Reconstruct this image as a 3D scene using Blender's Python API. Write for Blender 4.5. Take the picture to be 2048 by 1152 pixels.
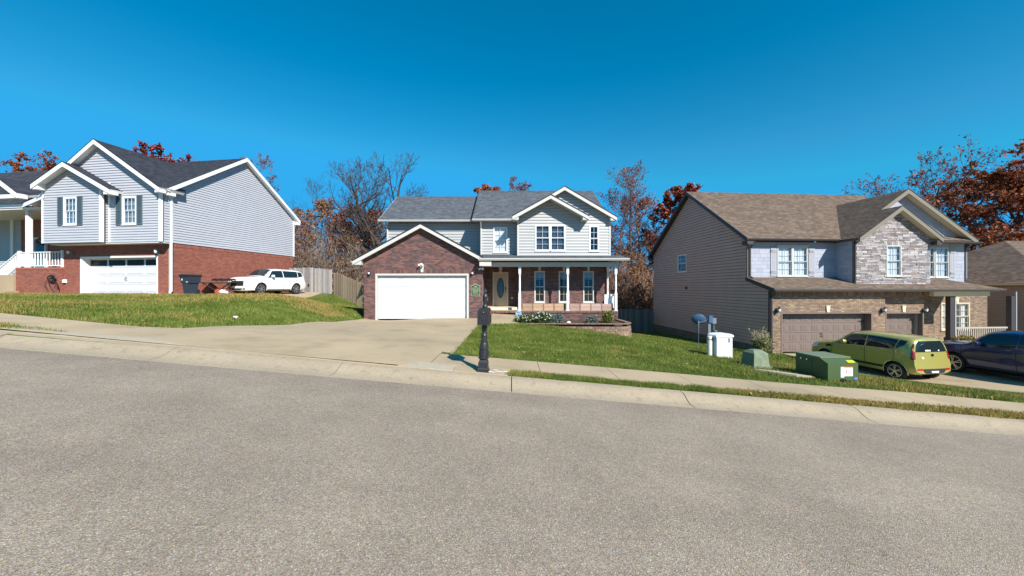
import bpy, bmesh, math, random
import numpy as np
from mathutils import Vector, Matrix

# ------------------------------------------------------------------ camera, sky, sun, exposure
SC = bpy.context.scene
COL = SC.collection
for _o in list(bpy.data.objects):
    bpy.data.objects.remove(_o)
EYE = 1.71
F = 750.0                       # focal length in pixels of the 2048 px wide photograph
cam = bpy.data.cameras.new("camera")
cam.sensor_width = 36.0
cam.lens = 36.0 * F / 2048.0
cam.clip_start = 0.05
cam.clip_end = 2000.0
camo = bpy.data.objects.new("camera", cam)
COL.objects.link(camo)
camo.location = (0, 0, EYE)
camo.rotation_euler = (math.radians(90), 0, 0)
SC.camera = camo

SUN_EL, SUN_AZ = math.radians(37), math.radians(147)     # azimuth clockwise from +Y
world = bpy.data.worlds.new("World")
SC.world = world
world.use_nodes = True
_n, _l = world.node_tree.nodes, world.node_tree.links
_n.clear()
sky = _n.new("ShaderNodeTexSky")
sky.sky_type = 'NISHITA'
sky.sun_disc = False
sky.sun_elevation = SUN_EL
sky.sun_rotation = SUN_AZ
sky.air_density = 1.0
sky.dust_density = 0.1
sky.ozone_density = 3.0
hs = _n.new("ShaderNodeHueSaturation")
hs.inputs['Saturation'].default_value = 1.44
hs.inputs['Hue'].default_value = 0.482
hs.inputs['Value'].default_value = 1.0
bg = _n.new("ShaderNodeBackground")
bg.inputs['Strength'].default_value = 0.092
wo = _n.new("ShaderNodeOutputWorld")
_l.new(sky.outputs[0], hs.inputs['Color'])
cap = _n.new("ShaderNodeMix")          # a clear deep blue that stays blue down to the horizon
cap.data_type, cap.blend_type = 'RGBA', 'DARKEN'
cap.inputs[0].default_value = 1.0
cap.inputs[7].default_value = (0.22, 2.7, 5.7, 1)
_l.new(hs.outputs[0], cap.inputs[6])
_l.new(cap.outputs[2], bg.inputs['Color'])
_l.new(bg.outputs[0], wo.inputs[0])

sun = bpy.data.lights.new("sun", 'SUN')
sun.energy = 4.6
sun.angle = math.radians(0.5)
sun.color = (1.0, 0.955, 0.89)
suno = bpy.data.objects.new("sun", sun)
COL.objects.link(suno)
_sd = Vector((math.sin(SUN_AZ) * math.cos(SUN_EL), math.cos(SUN_AZ) * math.cos(SUN_EL), math.sin(SUN_EL)))
suno.rotation_euler = (-_sd).to_track_quat('-Z', 'Y').to_euler()
suno.location = (20, -30, 40)

SC.view_settings.view_transform = 'Standard'
SC.view_settings.look = 'None'
SC.view_settings.gamma = 1.0
SC.view_settings.exposure = 0.75
SC.view_settings.use_curve_mapping = False
SC.render.engine = 'CYCLES'
SC.cycles.max_bounces = 6
SC.cycles.transparent_max_bounces = 8

# ------------------------------------------------------------------ materials
MATS = {}


def mat(name, col, rough=0.6, noise=None, noise2=None, tint=False, bump=None, metal=0.0, coat=0.0, spec=0.4, vary=None, translucent=0.0):
    """Principled material. noise / noise2 = (scale, amount): brightness varies by that much. vary = (scale, colour, lo, hi): patches of a second colour."""
    m = bpy.data.materials.new(name)
    m.use_nodes = True
    nt = m.node_tree
    N, L = nt.nodes, nt.links
    b = N['Principled BSDF']
    b.inputs['Roughness'].default_value = rough
    b.inputs['Metallic'].default_value = metal
    b.inputs['Specular IOR Level'].default_value = spec
    b.inputs['Coat Weight'].default_value = coat
    b.inputs['Coat Roughness'].default_value = 0.04
    c4 = (*col, 1.0)
    tc = N.new("ShaderNodeTexCoord")
    out = None
    if tint:
        at = N.new("ShaderNodeAttribute")
        at.attribute_name = "tint"
        out = at.outputs['Color']
        if col != (1, 1, 1):
            mx = N.new("ShaderNodeMix")
            mx.data_type = 'RGBA'
            mx.blend_type = 'MULTIPLY'
            mx.inputs[0].default_value = 1.0
            L.new(out, mx.inputs[6])
            mx.inputs[7].default_value = c4
            out = mx.outputs[2]
    if vary:
        nz = N.new("ShaderNodeTexNoise")
        nz.inputs['Scale'].default_value = vary[0]
        nz.inputs['Detail'].default_value = 5
        L.new(tc.outputs['Object'], nz.inputs['Vector'])
        mr = N.new("ShaderNodeMapRange")
        mr.inputs['From Min'].default_value = vary[2]
        mr.inputs['From Max'].default_value = vary[3]
        L.new(nz.outputs['Fac'], mr.inputs['Value'])
        mx = N.new("ShaderNodeMix")
        mx.data_type = 'RGBA'
        L.new(mr.outputs[0], mx.inputs[0])
        if out is None:
            mx.inputs[6].default_value = c4
        else:
            L.new(out, mx.inputs[6])
        mx.inputs[7].default_value = (*vary[1], 1)
        out = mx.outputs[2]
    for nn in (noise, noise2):
        if not nn:
            continue
        nz = N.new("ShaderNodeTexNoise")
        nz.inputs['Scale'].default_value = nn[0]
        nz.inputs['Detail'].default_value = 6
        nz.inputs['Roughness'].default_value = 0.65
        src = tc.outputs['Object']
        if len(nn) > 2:
            mp = N.new("ShaderNodeMapping")
            mp.inputs['Scale'].default_value = nn[2]
            L.new(src, mp.inputs['Vector'])
            src = mp.outputs[0]
        L.new(src, nz.inputs['Vector'])
        mr = N.new("ShaderNodeMapRange")
        mr.inputs['From Min'].default_value = 0.25
        mr.inputs['From Max'].default_value = 0.75
        mr.inputs['To Min'].default_value = 1 - nn[1]
        mr.inputs['To Max'].default_value = 1 + nn[1]
        L.new(nz.outputs['Fac'], mr.inputs['Value'])
        mx = N.new("ShaderNodeMix")
        mx.data_type = 'RGBA'
        mx.blend_type = 'MULTIPLY'
        mx.inputs[0].default_value = 1.0
        if out is None:
            mx.inputs[6].default_value = c4
        else:
            L.new(out, mx.inputs[6])
        L.new(mr.outputs[0], mx.inputs[7])
        out = mx.outputs[2]
    if out is None:
        b.inputs['Base Color'].default_value = c4
    else:
        L.new(out, b.inputs['Base Color'])
    if bump:
        nz = N.new("ShaderNodeTexNoise")
        nz.inputs['Scale'].default_value = bump[0]
        nz.inputs['Detail'].default_value = 4
        L.new(tc.outputs['Object'], nz.inputs['Vector'])
        bp = N.new("ShaderNodeBump")
        bp.inputs['Strength'].default_value = bump[1]
        bp.inputs['Distance'].default_value = bump[2] if len(bump) > 2 else 0.01
        L.new(nz.outputs['Fac'], bp.inputs['Height'])
        L.new(bp.outputs[0], b.inputs['Normal'])
    if translucent:
        tr = N.new("ShaderNodeBsdfTranslucent")
        if out is None:
            tr.inputs['Color'].default_value = c4
        else:
            L.new(out, tr.inputs['Color'])
        ms = N.new("ShaderNodeMixShader")
        ms.inputs[0].default_value = translucent
        L.new(b.outputs[0], ms.inputs[1])
        L.new(tr.outputs[0], ms.inputs[2])
        L.new(ms.outputs[0], N['Material Output'].inputs['Surface'])
    MATS[name] = m
    return m


def srgb(r, g, b):
    f = lambda c: (c / 12.92 if c <= 0.04045 else ((c + 0.055) / 1.055) ** 2.4)
    return (f(r / 255), f(g / 255), f(b / 255))


WHITE = mat("white_paint", (0.78, 0.78, 0.77), 0.45, noise=(3, 0.04))
OFFWHITE = mat("offwhite_trim", (0.52, 0.51, 0.47), 0.5, noise=(3, 0.05))
CREAM = mat("cream_trim", (0.66, 0.58, 0.42), 0.5, noise=(3, 0.05))
DOORWHITE = mat("door_white", (0.60, 0.60, 0.61), 0.4, noise=(1.2, 0.03))
SIDE_GREY = mat("vinyl_grey", (0.43, 0.44, 0.475), 0.5, noise=(1.3, 0.05), noise2=(60, 0.03, (0.05, 0.05, 1)))
SIDE_PALE = mat("vinyl_pale_grey", (0.385, 0.39, 0.385), 0.5, noise=(1.1, 0.05))
SIDE_TAN = mat("vinyl_tan", (0.68, 0.37, 0.27), 0.55, noise=(1.1, 0.08))
SIDE_BEIGE = mat("vinyl_beige", (0.33, 0.25, 0.19), 0.55, noise=(1.1, 0.08))
SHAKE = mat("shake_blue_grey", (0.37, 0.39, 0.45), 0.6, tint=True, noise=(25, 0.12, (4, 4, 0.4)))
BACK = mat("lap_shade_backing", (0.13, 0.12, 0.115), 0.9)  # dark tone put in so the gaps between siding courses read as shade
BRICK = mat("brick_face", (1, 1, 1), 0.85, tint=True, noise=(18, 0.16), bump=(60, 0.4, 0.004))
MORTAR_L = mat("mortar_light", (0.37, 0.31, 0.265), 0.95, noise=(8, 0.1))
MORTAR_D = mat("mortar_grey", (0.27, 0.235, 0.215), 0.95, noise=(8, 0.1))
SHINGLE = mat("asphalt_shingle", (1, 1, 1), 0.9, tint=True, noise=(90, 0.25), bump=(150, 0.5, 0.004))
STONE = mat("ledge_stone", (1, 1, 1), 0.85, tint=True, noise=(9, 0.22), bump=(25, 0.7, 0.012))
BLOCK = mat("retaining_block", (1, 1, 1), 0.9, tint=True, noise=(14, 0.22), bump=(40, 0.8, 0.012))
WOODGREY = mat("weathered_wood", (1, 1, 1), 0.9, tint=True, noise=(7, 0.3, (6, 6, 0.5)), bump=(30, 0.4, 0.005))
PLANTERWOOD = mat("planter_wood", (1, 1, 1), 0.8, tint=True, noise=(9, 0.3, (0.6, 6, 6)))
ROOFEDGE = mat("drip_edge_dark", (0.02, 0.02, 0.023), 0.5)
BROWNTRIM = mat("brown_fascia", (0.055, 0.045, 0.045), 0.5)
TAUPE = mat("taupe_trim", (0.20, 0.175, 0.13), 0.5, noise=(3, 0.06))
SHUTTER = mat("shutter_blue_grey", (0.075, 0.115, 0.14), 0.5)
SHUTTER_R = mat("shutter_grey", (0.34, 0.345, 0.38), 0.6, noise=(12, 0.1, (6, 6, .4)))
BLACK = mat("black_metal", (0.012, 0.012, 0.013), 0.45)
IRON = mat("cast_black", (0.022, 0.023, 0.025), 0.42, noise=(30, 0.25), bump=(80, 0.25, 0.002), spec=0.5)
GREYPLASTIC = mat("bin_plastic", (0.03, 0.042, 0.06), 0.45, noise=(4, 0.1))
CONC = mat("concrete", (0.385, 0.30, 0.19), 0.9, noise=(0.45, 0.17), noise2=(40, 0.09), bump=(90, 0.3, 0.004), vary=(1.3, (0.29, 0.22, 0.14), 0.5, 0.8))
CONC_L = mat("concrete_kerb", (0.325, 0.265, 0.185), 0.95, noise=(1.1, 0.12), noise2=(45, 0.22), bump=(70, 0.7, 0.008), vary=(9, (0.23, 0.185, 0.13), 0.55, 0.80))
CONC_O = mat("concrete_patch", (0.40, 0.345, 0.26), 0.95, noise=(4, 0.12), noise2=(55, 0.25), bump=(70, 0.8, 0.008))
GARAGEBROWN = mat("garage_brown", (0.18, 0.137, 0.118), 0.5, noise=(2, 0.04))
DOORTAN = mat("door_tan", (0.48, 0.38, 0.27), 0.45, noise=(2, 0.04))
CHROME = mat("chrome", (0.75, 0.75, 0.76), 0.12, metal=1.0)
ALLOY = mat("alloy_rim", (0.62, 0.62, 0.63), 0.28, metal=0.85)
RUBBER = mat("tyre_rubber", (0.018, 0.018, 0.019), 0.8, noise=(40, 0.2))
PLASTIC = mat("black_plastic", (0.02, 0.02, 0.022), 0.55)
ARCH = mat("wheel_well", (0.006, 0.006, 0.006), 0.9)
CARGLASS = mat("car_glass", (0.012, 0.02, 0.022), 0.04, spec=0.7)
REDLAMP = mat("tail_lamp_red", (0.42, 0.012, 0.02), 0.15, coat=1.0)
AMBER = mat("lamp_amber", (0.75, 0.25, 0.03), 0.2, coat=1.0)
LAMPCLEAR = mat("lamp_clear", (0.72, 0.74, 0.76), 0.15, coat=1.0)
GREENBOX = mat("transformer_green", (0.062, 0.10, 0.038), 0.45, noise=(2, 0.08))
PEDGREEN = mat("pedestal_green", (0.155, 0.20, 0.125), 0.7, noise=(12, 0.2), vary=(5, (0.23, 0.25, 0.18), 0.5, 0.7))
DISHBLUE = mat("dish_grey", (0.055, 0.115, 0.21), 0.4)
METERGREY = mat("meter_grey", (0.16, 0.19, 0.21), 0.5)
BLIND = mat("blind_white", (0.72, 0.74, 0.74), 0.7)
BLIND_D = mat("blind_grey", (0.22, 0.26, 0.30), 0.7)
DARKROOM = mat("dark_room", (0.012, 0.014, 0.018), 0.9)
BARK = mat("bark_grey", (0.07, 0.053, 0.045), 0.95, noise=(6, 0.35))
BARK_P = mat("bark_pale", (0.27, 0.22, 0.175), 0.95, noise=(6, 0.3))
BARK_R = mat("twig_reddish", (0.15, 0.085, 0.075), 0.95, noise=(6, 0.3))
LEAF = mat("leaf", (1, 1, 1), 0.6, tint=True, translucent=0.3, spec=0.25)
BLADE = mat("grass_blade", (1, 1, 1), 0.6, tint=True, translucent=0.25, spec=0.2)
SOIL = mat("lawn_soil", (1, 1, 1), 0.95, tint=True, noise=(30, 0.3), bump=(60, 0.8, 0.02))
MULCH = mat("mulch", (0.07, 0.045, 0.032), 0.95, noise=(25, 0.4), bump=(50, 1.0, 0.02))
SIGNGREEN = mat("sign_green", (0.012, 0.055, 0.02), 0.4)
SIGNCREAM = mat("sign_cream", (0.62, 0.62, 0.45), 0.5)
ADTBLUE = mat("sign_blue", (0.02, 0.22, 0.42), 0.4)
SIGNWHITE = mat("sign_white", (0.8, 0.8, 0.8), 0.4)
ORANGE = mat("label_orange", (0.6, 0.14, 0.03), 0.5)
YELLOW = mat("label_yellow", (0.6, 0.62, 0.03), 0.5)
PAINTBLUE = mat("marking_blue", (0.10, 0.42, 0.52), 0.8)
RUST = mat("rusty_red", (0.32, 0.06, 0.02), 0.7)
TANBOARD = mat("tan_board", (0.34, 0.17, 0.07), 0.7, noise=(8, 0.2))
BAG = mat("bag_pale", (1, 1, 1), 0.7, tint=True)


def glass_mat(name, tintc, refl):
    m = bpy.data.materials.new(name)
    m.use_nodes = True
    N, L = m.node_tree.nodes, m.node_tree.links
    N.remove(N['Principled BSDF'])
    t = N.new("ShaderNodeBsdfTransparent")
    t.inputs[0].default_value = (*tintc, 1)
    g = N.new("ShaderNodeBsdfGlossy")
    g.inputs['Roughness'].default_value = 0.03
    lw0 = N.new("ShaderNodeLayerWeight")
    lw0.inputs['Blend'].default_value = 0.35
    lw = N.new("ShaderNodeMapRange")
    lw.inputs['To Min'].default_value = refl
    lw.inputs['To Max'].default_value = 0.30
    L.new(lw0.outputs['Facing'], lw.inputs['Value'])
    ms = N.new("ShaderNodeMixShader")
    L.new(lw.outputs[0], ms.inputs[0])
    L.new(t.outputs[0], ms.inputs[1])
    L.new(g.outputs[0], ms.inputs[2])
    L.new(ms.outputs[0], N['Material Output'].inputs['Surface'])
    return m


GLASS = glass_mat("window_glass", (0.95, 0.97, 0.98), 0.04)
GLASS_D = glass_mat("window_glass_dark", (0.78, 0.82, 0.86), 0.06)


def asphalt_mat():
    m = bpy.data.materials.new("asphalt")
    m.use_nodes = True
    N, L = m.node_tree.nodes, m.node_tree.links
    b = N['Principled BSDF']
    b.inputs['Roughness'].default_value = 0.9
    b.inputs['Specular IOR Level'].default_value = 0.25
    tc = N.new("ShaderNodeTexCoord")
    vo = N.new("ShaderNodeTexVoronoi")
    vo.inputs['Scale'].default_value = 150
    L.new(tc.outputs['Object'], vo.inputs['Vector'])
    sep = N.new("ShaderNodeSeparateColor")
    L.new(vo.outputs['Color'], sep.inputs[0])
    cr = N.new("ShaderNodeValToRGB")
    e = cr.color_ramp.elements
    e[0].position, e[0].color = 0.0, (0.13, 0.113, 0.095, 1)
    e[1].position, e[1].color = 1.0, (0.52, 0.455, 0.375, 1)
    for p, c in ((0.15, (0.18, 0.155, 0.13, 1)), (0.45, (0.24, 0.208, 0.172, 1)), (0.7, (0.285, 0.245, 0.205, 1)), (0.87, (0.32, 0.272, 0.22, 1)), (0.95, (0.37, 0.32, 0.262, 1))):
        k = e.new(p)
        k.color = c
    L.new(sep.outputs[0], cr.inputs[0])
    hv = N.new("ShaderNodeHueSaturation")          # stones of different rock: each cell a little warmer or cooler
    hm = N.new("ShaderNodeMapRange")
    hm.inputs['To Min'].default_value, hm.inputs['To Max'].default_value = 0.46, 0.54
    sm_ = N.new("ShaderNodeMapRange")
    sm_.inputs['To Min'].default_value, sm_.inputs['To Max'].default_value = 0.2, 1.7
    L.new(sep.outputs[1], hm.inputs['Value'])
    L.new(sep.outputs[2], sm_.inputs['Value'])
    L.new(hm.outputs[0], hv.inputs['Hue'])
    L.new(sm_.outputs[0], hv.inputs['Saturation'])
    L.new(cr.outputs[0], hv.inputs['Color'])
    last = hv.outputs[0]
    for sc, lo, hi, amt, stretch in ((0.30, 0.3, 0.7, 0.13, (0.25, 2.4, 1)), (0.9, 0.35, 0.65, 0.07, (1, 1, 1)), (2.2, 0.3, 0.7, 0.05, (1, 1, 1)), (14, 0.3, 0.7, 0.06, (1, 1, 1)), (230, 0.3, 0.7, 0.17, (1, 1, 1))):
        mp = N.new("ShaderNodeMapping")
        mp.inputs['Scale'].default_value = stretch
        L.new(tc.outputs['Object'], mp.inputs['Vector'])
        nz = N.new("ShaderNodeTexNoise")
        nz.inputs['Scale'].default_value = sc
        nz.inputs['Detail'].default_value = 4
        L.new(mp.outputs[0], nz.inputs['Vector'])
        mr = N.new("ShaderNodeMapRange")
        mr.inputs['From Min'].default_value, mr.inputs['From Max'].default_value = lo, hi
        mr.inputs['To Min'].default_value, mr.inputs['To Max'].default_value = 1 - amt, 1 + amt
        L.new(nz.outputs['Fac'], mr.inputs['Value'])
        mx = N.new("ShaderNodeMix")
        mx.data_type, mx.blend_type = 'RGBA', 'MULTIPLY'
        mx.inputs[0].default_value = 1
        L.new(last, mx.inputs[6])
        L.new(mr.outputs[0], mx.inputs[7])
        last = mx.outputs[2]
    # dark oil drips and tar specks
    v2 = N.new("ShaderNodeTexVoronoi")
    v2.inputs['Scale'].default_value = 0.9
    nz = N.new("ShaderNodeTexNoise")
    nz.inputs['Scale'].default_value = 9
    L.new(tc.outputs['Object'], nz.inputs['Vector'])
    mxv = N.new("ShaderNodeMix")
    mxv.data_type = 'RGBA'
    mxv.inputs[0].default_value = 0.09
    L.new(tc.outputs['Object'], mxv.inputs[6])
    L.new(nz.outputs['Color'], mxv.inputs[7])
    L.new(mxv.outputs[2], v2.inputs['Vector'])
    mr = N.new("ShaderNodeMapRange")
    mr.inputs['From Min'].default_value, mr.inputs['From Max'].default_value = 0.012, 0.035
    mr.inputs['To Min'].default_value, mr.inputs['To Max'].default_value = 0.45, 1.0
    L.new(v2.outputs['Distance'], mr.inputs['Value'])
    mx = N.new("ShaderNodeMix")
    mx.data_type, mx.blend_type = 'RGBA', 'MULTIPLY'
    mx.inputs[0].default_value = 1
    L.new(last, mx.inputs[6])
    L.new(mr.outputs[0], mx.inputs[7])
    wm = N.new("ShaderNodeMix")
    wm.data_type, wm.blend_type = 'RGBA', 'MULTIPLY'
    wm.inputs[0].default_value = 1
    L.new(mx.outputs[2], wm.inputs[6])
    wm.inputs[7].default_value = (1.08, 1.015, 0.925, 1)
    L.new(wm.outputs[2], b.inputs['Base Color'])
    bp = N.new("ShaderNodeBump")
    bp.inputs['Strength'].default_value = 0.6
    bp.inputs['Distance'].default_value = 0.006
    L.new(vo.outputs['Distance'], bp.inputs['Height'])
    L.new(bp.outputs[0], b.inputs['Normal'])
    return m


ASPHALT = asphalt_mat()

# ------------------------------------------------------------------ helpers: naming
ZB = {}


def tag(o, label=None, cat=None, group=None, kind=None):
    if label:
        o['label'] = label
    if cat:
        o['category'] = cat
    if group:
        o['group'] = group
    if kind:
        o['kind'] = kind
    return o


def thing(name, label, cat, loc=(0, 0, 0), rz=0.0, group=None):
    o = bpy.data.objects.new(name, None)
    o.empty_display_size = 0.2
    COL.objects.link(o)
    o.location = loc
    o.rotation_euler = (0, 0, rz)
    return tag(o, label, cat, group)


def link(name, me, parent=None, loc=None, rot=None):
    o = bpy.data.objects.new(name, me)
    COL.objects.link(o)
    if parent is not None:
        o.parent = parent
    if loc is not None:
        o.location = loc
    if rot is not None:
        o.rotation_euler = rot
    return o


def copy_tree(o, parent=None):
    c = o.copy()
    COL.objects.link(c)
    if parent is not None:
        c.parent = parent
    for ch in list(o.children):
        copy_tree(ch, c)
    return c


class MB:
    """Collects faces; build() links them as one mesh object."""

    def __init__(self):
        self.v, self.f, self.c, self.mi = [], [], [], []

    def face(self, pts, col=(1, 1, 1), mi=0):
        i = len(self.v)
        self.v += [tuple(p) for p in pts]
        self.f.append(tuple(range(i, i + len(pts))))
        self.c.append(col)
        self.mi.append(mi)

    def mesh(self, verts, faces, col=(1, 1, 1), mi=0):
        i = len(self.v)
        self.v += [tuple(p) for p in verts]
        for f in faces:
            self.f.append(tuple(i + k for k in f))
            self.c.append(col)
            self.mi.append(mi)

    def box(self, x0, x1, y0, y1, z0, z1, col=(1, 1, 1), M=None, mi=0):
        vs = [Vector((x, y, z)) for z in (z0, z1) for y in (y0, y1) for x in (x0, x1)]
        if M is not None:
            vs = [M @ p for p in vs]
        self.mesh(vs, [(0, 2, 3, 1), (4, 5, 7, 6), (0, 1, 5, 4), (2, 6, 7, 3), (0, 4, 6, 2), (1, 3, 7, 5)], col, mi)
        return self

    def bar(self, a, b, w, h=None, col=(1, 1, 1), up=(0, 0, 1), mi=0):
        a, b = Vector(a), Vector(b)
        h = h or w
        d = (b - a).normalized()
        s = d.cross(Vector(up))
        if s.length < 1e-4:
            s = d.cross(Vector((0, 1, 0)))
        s.normalize()
        t = s.cross(d)
        vs = []
        for p in (a, b):
            for x, y in ((-1, -1), (1, -1), (1, 1), (-1, 1)):
                vs.append(p + s * (x * w / 2) + t * (y * h / 2))
        self.mesh(vs, [(3, 2, 1, 0), (4, 5, 6, 7), (0, 1, 5, 4), (1, 2, 6, 5), (2, 3, 7, 6), (3, 0, 4, 7)], col, mi)
        return self

    def tube(self, pts, r, n=8, col=(1, 1, 1), cap=True, mi=0):
        pts = [Vector(p) for p in pts]
        rs = r if isinstance(r, (list, tuple)) else [r] * len(pts)
        vs, fs = [], []
        for i, p in enumerate(pts):
            d = (pts[min(i + 1, len(pts) - 1)] - pts[max(i - 1, 0)])
            if d.length < 1e-9:
                d = Vector((0, 0, 1))
            d.normalize()
            s = d.cross(Vector((0, 0, 1)))
            if s.length < 1e-3:
                s = d.cross(Vector((1, 0, 0)))
            s.normalize()
            t = d.cross(s)
            for k in range(n):
                a = 2 * math.pi * k / n
                vs.append(p + (s * math.cos(a) + t * math.sin(a)) * rs[i])
        for i in range(len(pts) - 1):
            for k in range(n):
                k2 = (k + 1) % n
                fs.append((i * n + k, i * n + k2, (i + 1) * n + k2, (i + 1) * n + k))
        if cap:
            fs.append(tuple(range(n - 1, -1, -1)))
            fs.append(tuple(range((len(pts) - 1) * n, len(pts) * n)))
        self.mesh(vs, fs, col, mi)
        return self

    def lathe(self, prof, n=16, c=(0, 0, 0), axis='z', col=(1, 1, 1), square=False, M=None, mi=0):
        """prof = [(r, h)]; square rings give four-sided turned work."""
        vs, fs = [], []
        for r, h in prof:
            for k in range(n):
                a = 2 * math.pi * (k + (0.5 if square else 0)) / n
                rr = r
                x, y = rr * math.cos(a), rr * math.sin(a)
                if axis == 'z':
                    p = Vector((x, y, h))
                elif axis == 'x':
                    p = Vector((h, x, y))
                else:
                    p = Vector((x, h, y))
                p += Vector(c)
                vs.append(M @ p if M is not None else p)
        m = len(prof)
        for i in range(m - 1):
            for k in range(n):
                k2 = (k + 1) % n
                fs.append((i * n + k, i * n + k2, (i + 1) * n + k2, (i + 1) * n + k))
        fs.append(tuple(range(n - 1, -1, -1)))
        fs.append(tuple(range((m - 1) * n, m * n)))
        self.mesh(vs, fs, col, mi)
        return self

    def prism(self, poly, P, d0, d1, col=(1, 1, 1), back=False, mi=0):
        """poly in plane coordinates; P(a, b, d) -> point; front at depth d1, sides back to d0."""
        f1 = [P(a, b, d1) for a, b in poly]
        f0 = [P(a, b, d0) for a, b in poly]
        n = len(poly)
        fs = [tuple(range(n, 2 * n))]
        fs += [(k, (k + 1) % n, n + (k + 1) % n, n + k) for k in range(n)]
        if back:
            fs.append(tuple(range(n - 1, -1, -1)))
        self.mesh(f0 + f1, fs, col, mi)
        return self

    def data(self, name, mats, smooth=False, zoff=0.0, recalc=False):
        me = bpy.data.meshes.new(name)
        vs = self.v if not zoff else [(x, y, z - zoff) for x, y, z in self.v]
        me.from_pydata(vs, [], self.f)
        for m in (mats if isinstance(mats, (list, tuple)) else [mats]):
            me.materials.append(m)
        a = me.attributes.new("tint", 'FLOAT_COLOR', 'FACE')
        c = np.ones((len(self.f), 4), np.float32)
        c[:, :3] = np.array(self.c, np.float32).reshape(-1, 3)
        a.data.foreach_set('color', c.ravel())
        if any(self.mi):
            me.polygons.foreach_set('material_index', self.mi)
        if recalc:
            b = bmesh.new()
            b.from_mesh(me)
            bmesh.ops.remove_doubles(b, verts=b.verts, dist=1e-5)
            bmesh.ops.recalc_face_normals(b, faces=b.faces)
            b.to_mesh(me)
            b.free()
        if smooth:
            me.shade_smooth()
            me.set_sharp_from_angle(angle=math.radians(38))
        me.update()
        return me

    def build(self, name, mats, parent=None, smooth=False, recalc=False, kind=None, label=None):
        root = parent
        while root is not None and root.parent is not None:
            root = root.parent
        me = self.data(name, mats, smooth, ZB.get(root.name, 0.0) if root is not None else 0.0, recalc)
        o = link(name, me, parent)
        if kind:
            o['kind'] = kind
        if label:
            o['label'] = label
        return o


# ------------------------------------------------------------------ helpers: 2D clipping and courses
def half(poly, a, b, c):
    """keep a*x + b*y <= c"""
    out = []
    n = len(poly)
    for i in range(n):
        p, q = poly[i], poly[(i + 1) % n]
        dp, dq = a * p[0] + b * p[1] - c, a * q[0] + b * q[1] - c
        if dp <= 1e-9:
            out.append(p)
        if (dp < -1e-9 and dq > 1e-9) or (dp > 1e-9 and dq < -1e-9):
            t = dp / (dp - dq)
            out.append((p[0] + (q[0] - p[0]) * t, p[1] + (q[1] - p[1]) * t))
    return out


def area(p):
    return 0.5 * sum(p[i][0] * p[(i + 1) % len(p)][1] - p[(i + 1) % len(p)][0] * p[i][1] for i in range(len(p)))


def planes_of(poly):
    if area(poly) < 0:
        poly = poly[::-1]
    r = []
    for i in range(len(poly)):
        (x0, y0), (x1, y1) = poly[i], poly[(i + 1) % len(poly)]
        a, b = y1 - y0, -(x1 - x0)
        l = math.hypot(a, b) or 1
        r.append((a / l, b / l, (a * x0 + b * y0) / l))
    return r


def cut(cell, planes, holes):
    x0, x1 = min(p[0] for p in cell), max(p[0] for p in cell)
    y0, y1 = min(p[1] for p in cell), max(p[1] for p in cell)
    for a, b, c in planes:
        if max(a * p[0] + b * p[1] for p in cell) > c + 1e-9:
            cell = half(cell, a, b, c)
            if len(cell) < 3:
                return []
    res = [cell]
    for hx0, hx1, hy0, hy1 in holes:
        if hx1 <= x0 or hx0 >= x1 or hy1 <= y0 or hy0 >= y1:
            continue
        nxt = []
        for p in res:
            nxt.append(half(p, 1, 0, hx0))
            nxt.append(half(p, -1, 0, -hx1))
            m = half(half(p, -1, 0, -hx0), 1, 0, hx1) if len(p) > 2 else []
            if len(m) > 2:
                nxt.append(half(m, 0, 1, hy0))
                nxt.append(half(m, 0, -1, -hy1))
        res = [p for p in nxt if len(p) > 2]
    return [p for p in res if abs(area(p)) > 2e-5]


def layout(poly, holes=(), w=0.2, h=0.067, gap=0.01, bond=0.5, x0=0.0, y0=None, rng=None, wj=0.0, hj=0.0):
    """Courses of cells clipped to a convex polygon minus rectangular holes."""
    pl = planes_of(poly)
    bx0, bx1 = min(p[0] for p in poly), max(p[0] for p in poly)
    by0, by1 = min(p[1] for p in poly), max(p[1] for p in poly)
    y = by0 if y0 is None else y0
    out, j = [], 0
    rng = rng or random
    while y < by1:
        hh = h * (1 + rng.uniform(-hj, hj)) if hj else h
        if y + hh > by0:
            if w is None:
                for p in cut([(bx0, y + gap), (bx1, y + gap), (bx1, y + hh), (bx0, y + hh)], pl, holes):
                    out.append((p, y, y + hh))
            else:
                x = bx0 - w * 2 + ((x0 - bx0) % w) + (j * bond * w) % w if not wj else bx0 - rng.uniform(0, w)
                while x < bx1:
                    ww = w * (1 + rng.uniform(-wj, wj)) if wj else w
                    cell = [(x + gap / 2, y + gap / 2), (x + ww - gap / 2, y + gap / 2), (x + ww - gap / 2, y + hh - gap / 2), (x + gap / 2, y + hh - gap / 2)]
                    if x + ww > bx0:
                        for p in cut(cell, pl, holes):
                            out.append((p, y, y + hh))
                    x += ww
        y += hh
        j += 1
    return out


def plane(o, A, N, B=(0, 0, 1)):
    o, A, B, N = Vector(o), Vector(A), Vector(B), Vector(N)
    return lambda a, b, d: o + A * a + B * b + N * d


def pick(rng, pal, j=0.08):
    c = rng.choice(pal)
    k = 1 + rng.uniform(-j, j)
    return tuple(min(1, x * k) for x in c)


def pal(*cs, k=1.0, s=1.0):
    out = []
    for c in cs:
        c = srgb(*c)
        g = sum(c) / 3
        out.append(tuple(max(0.0, (g + (x - g) * s) * k) for x in c))
    return out


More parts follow.
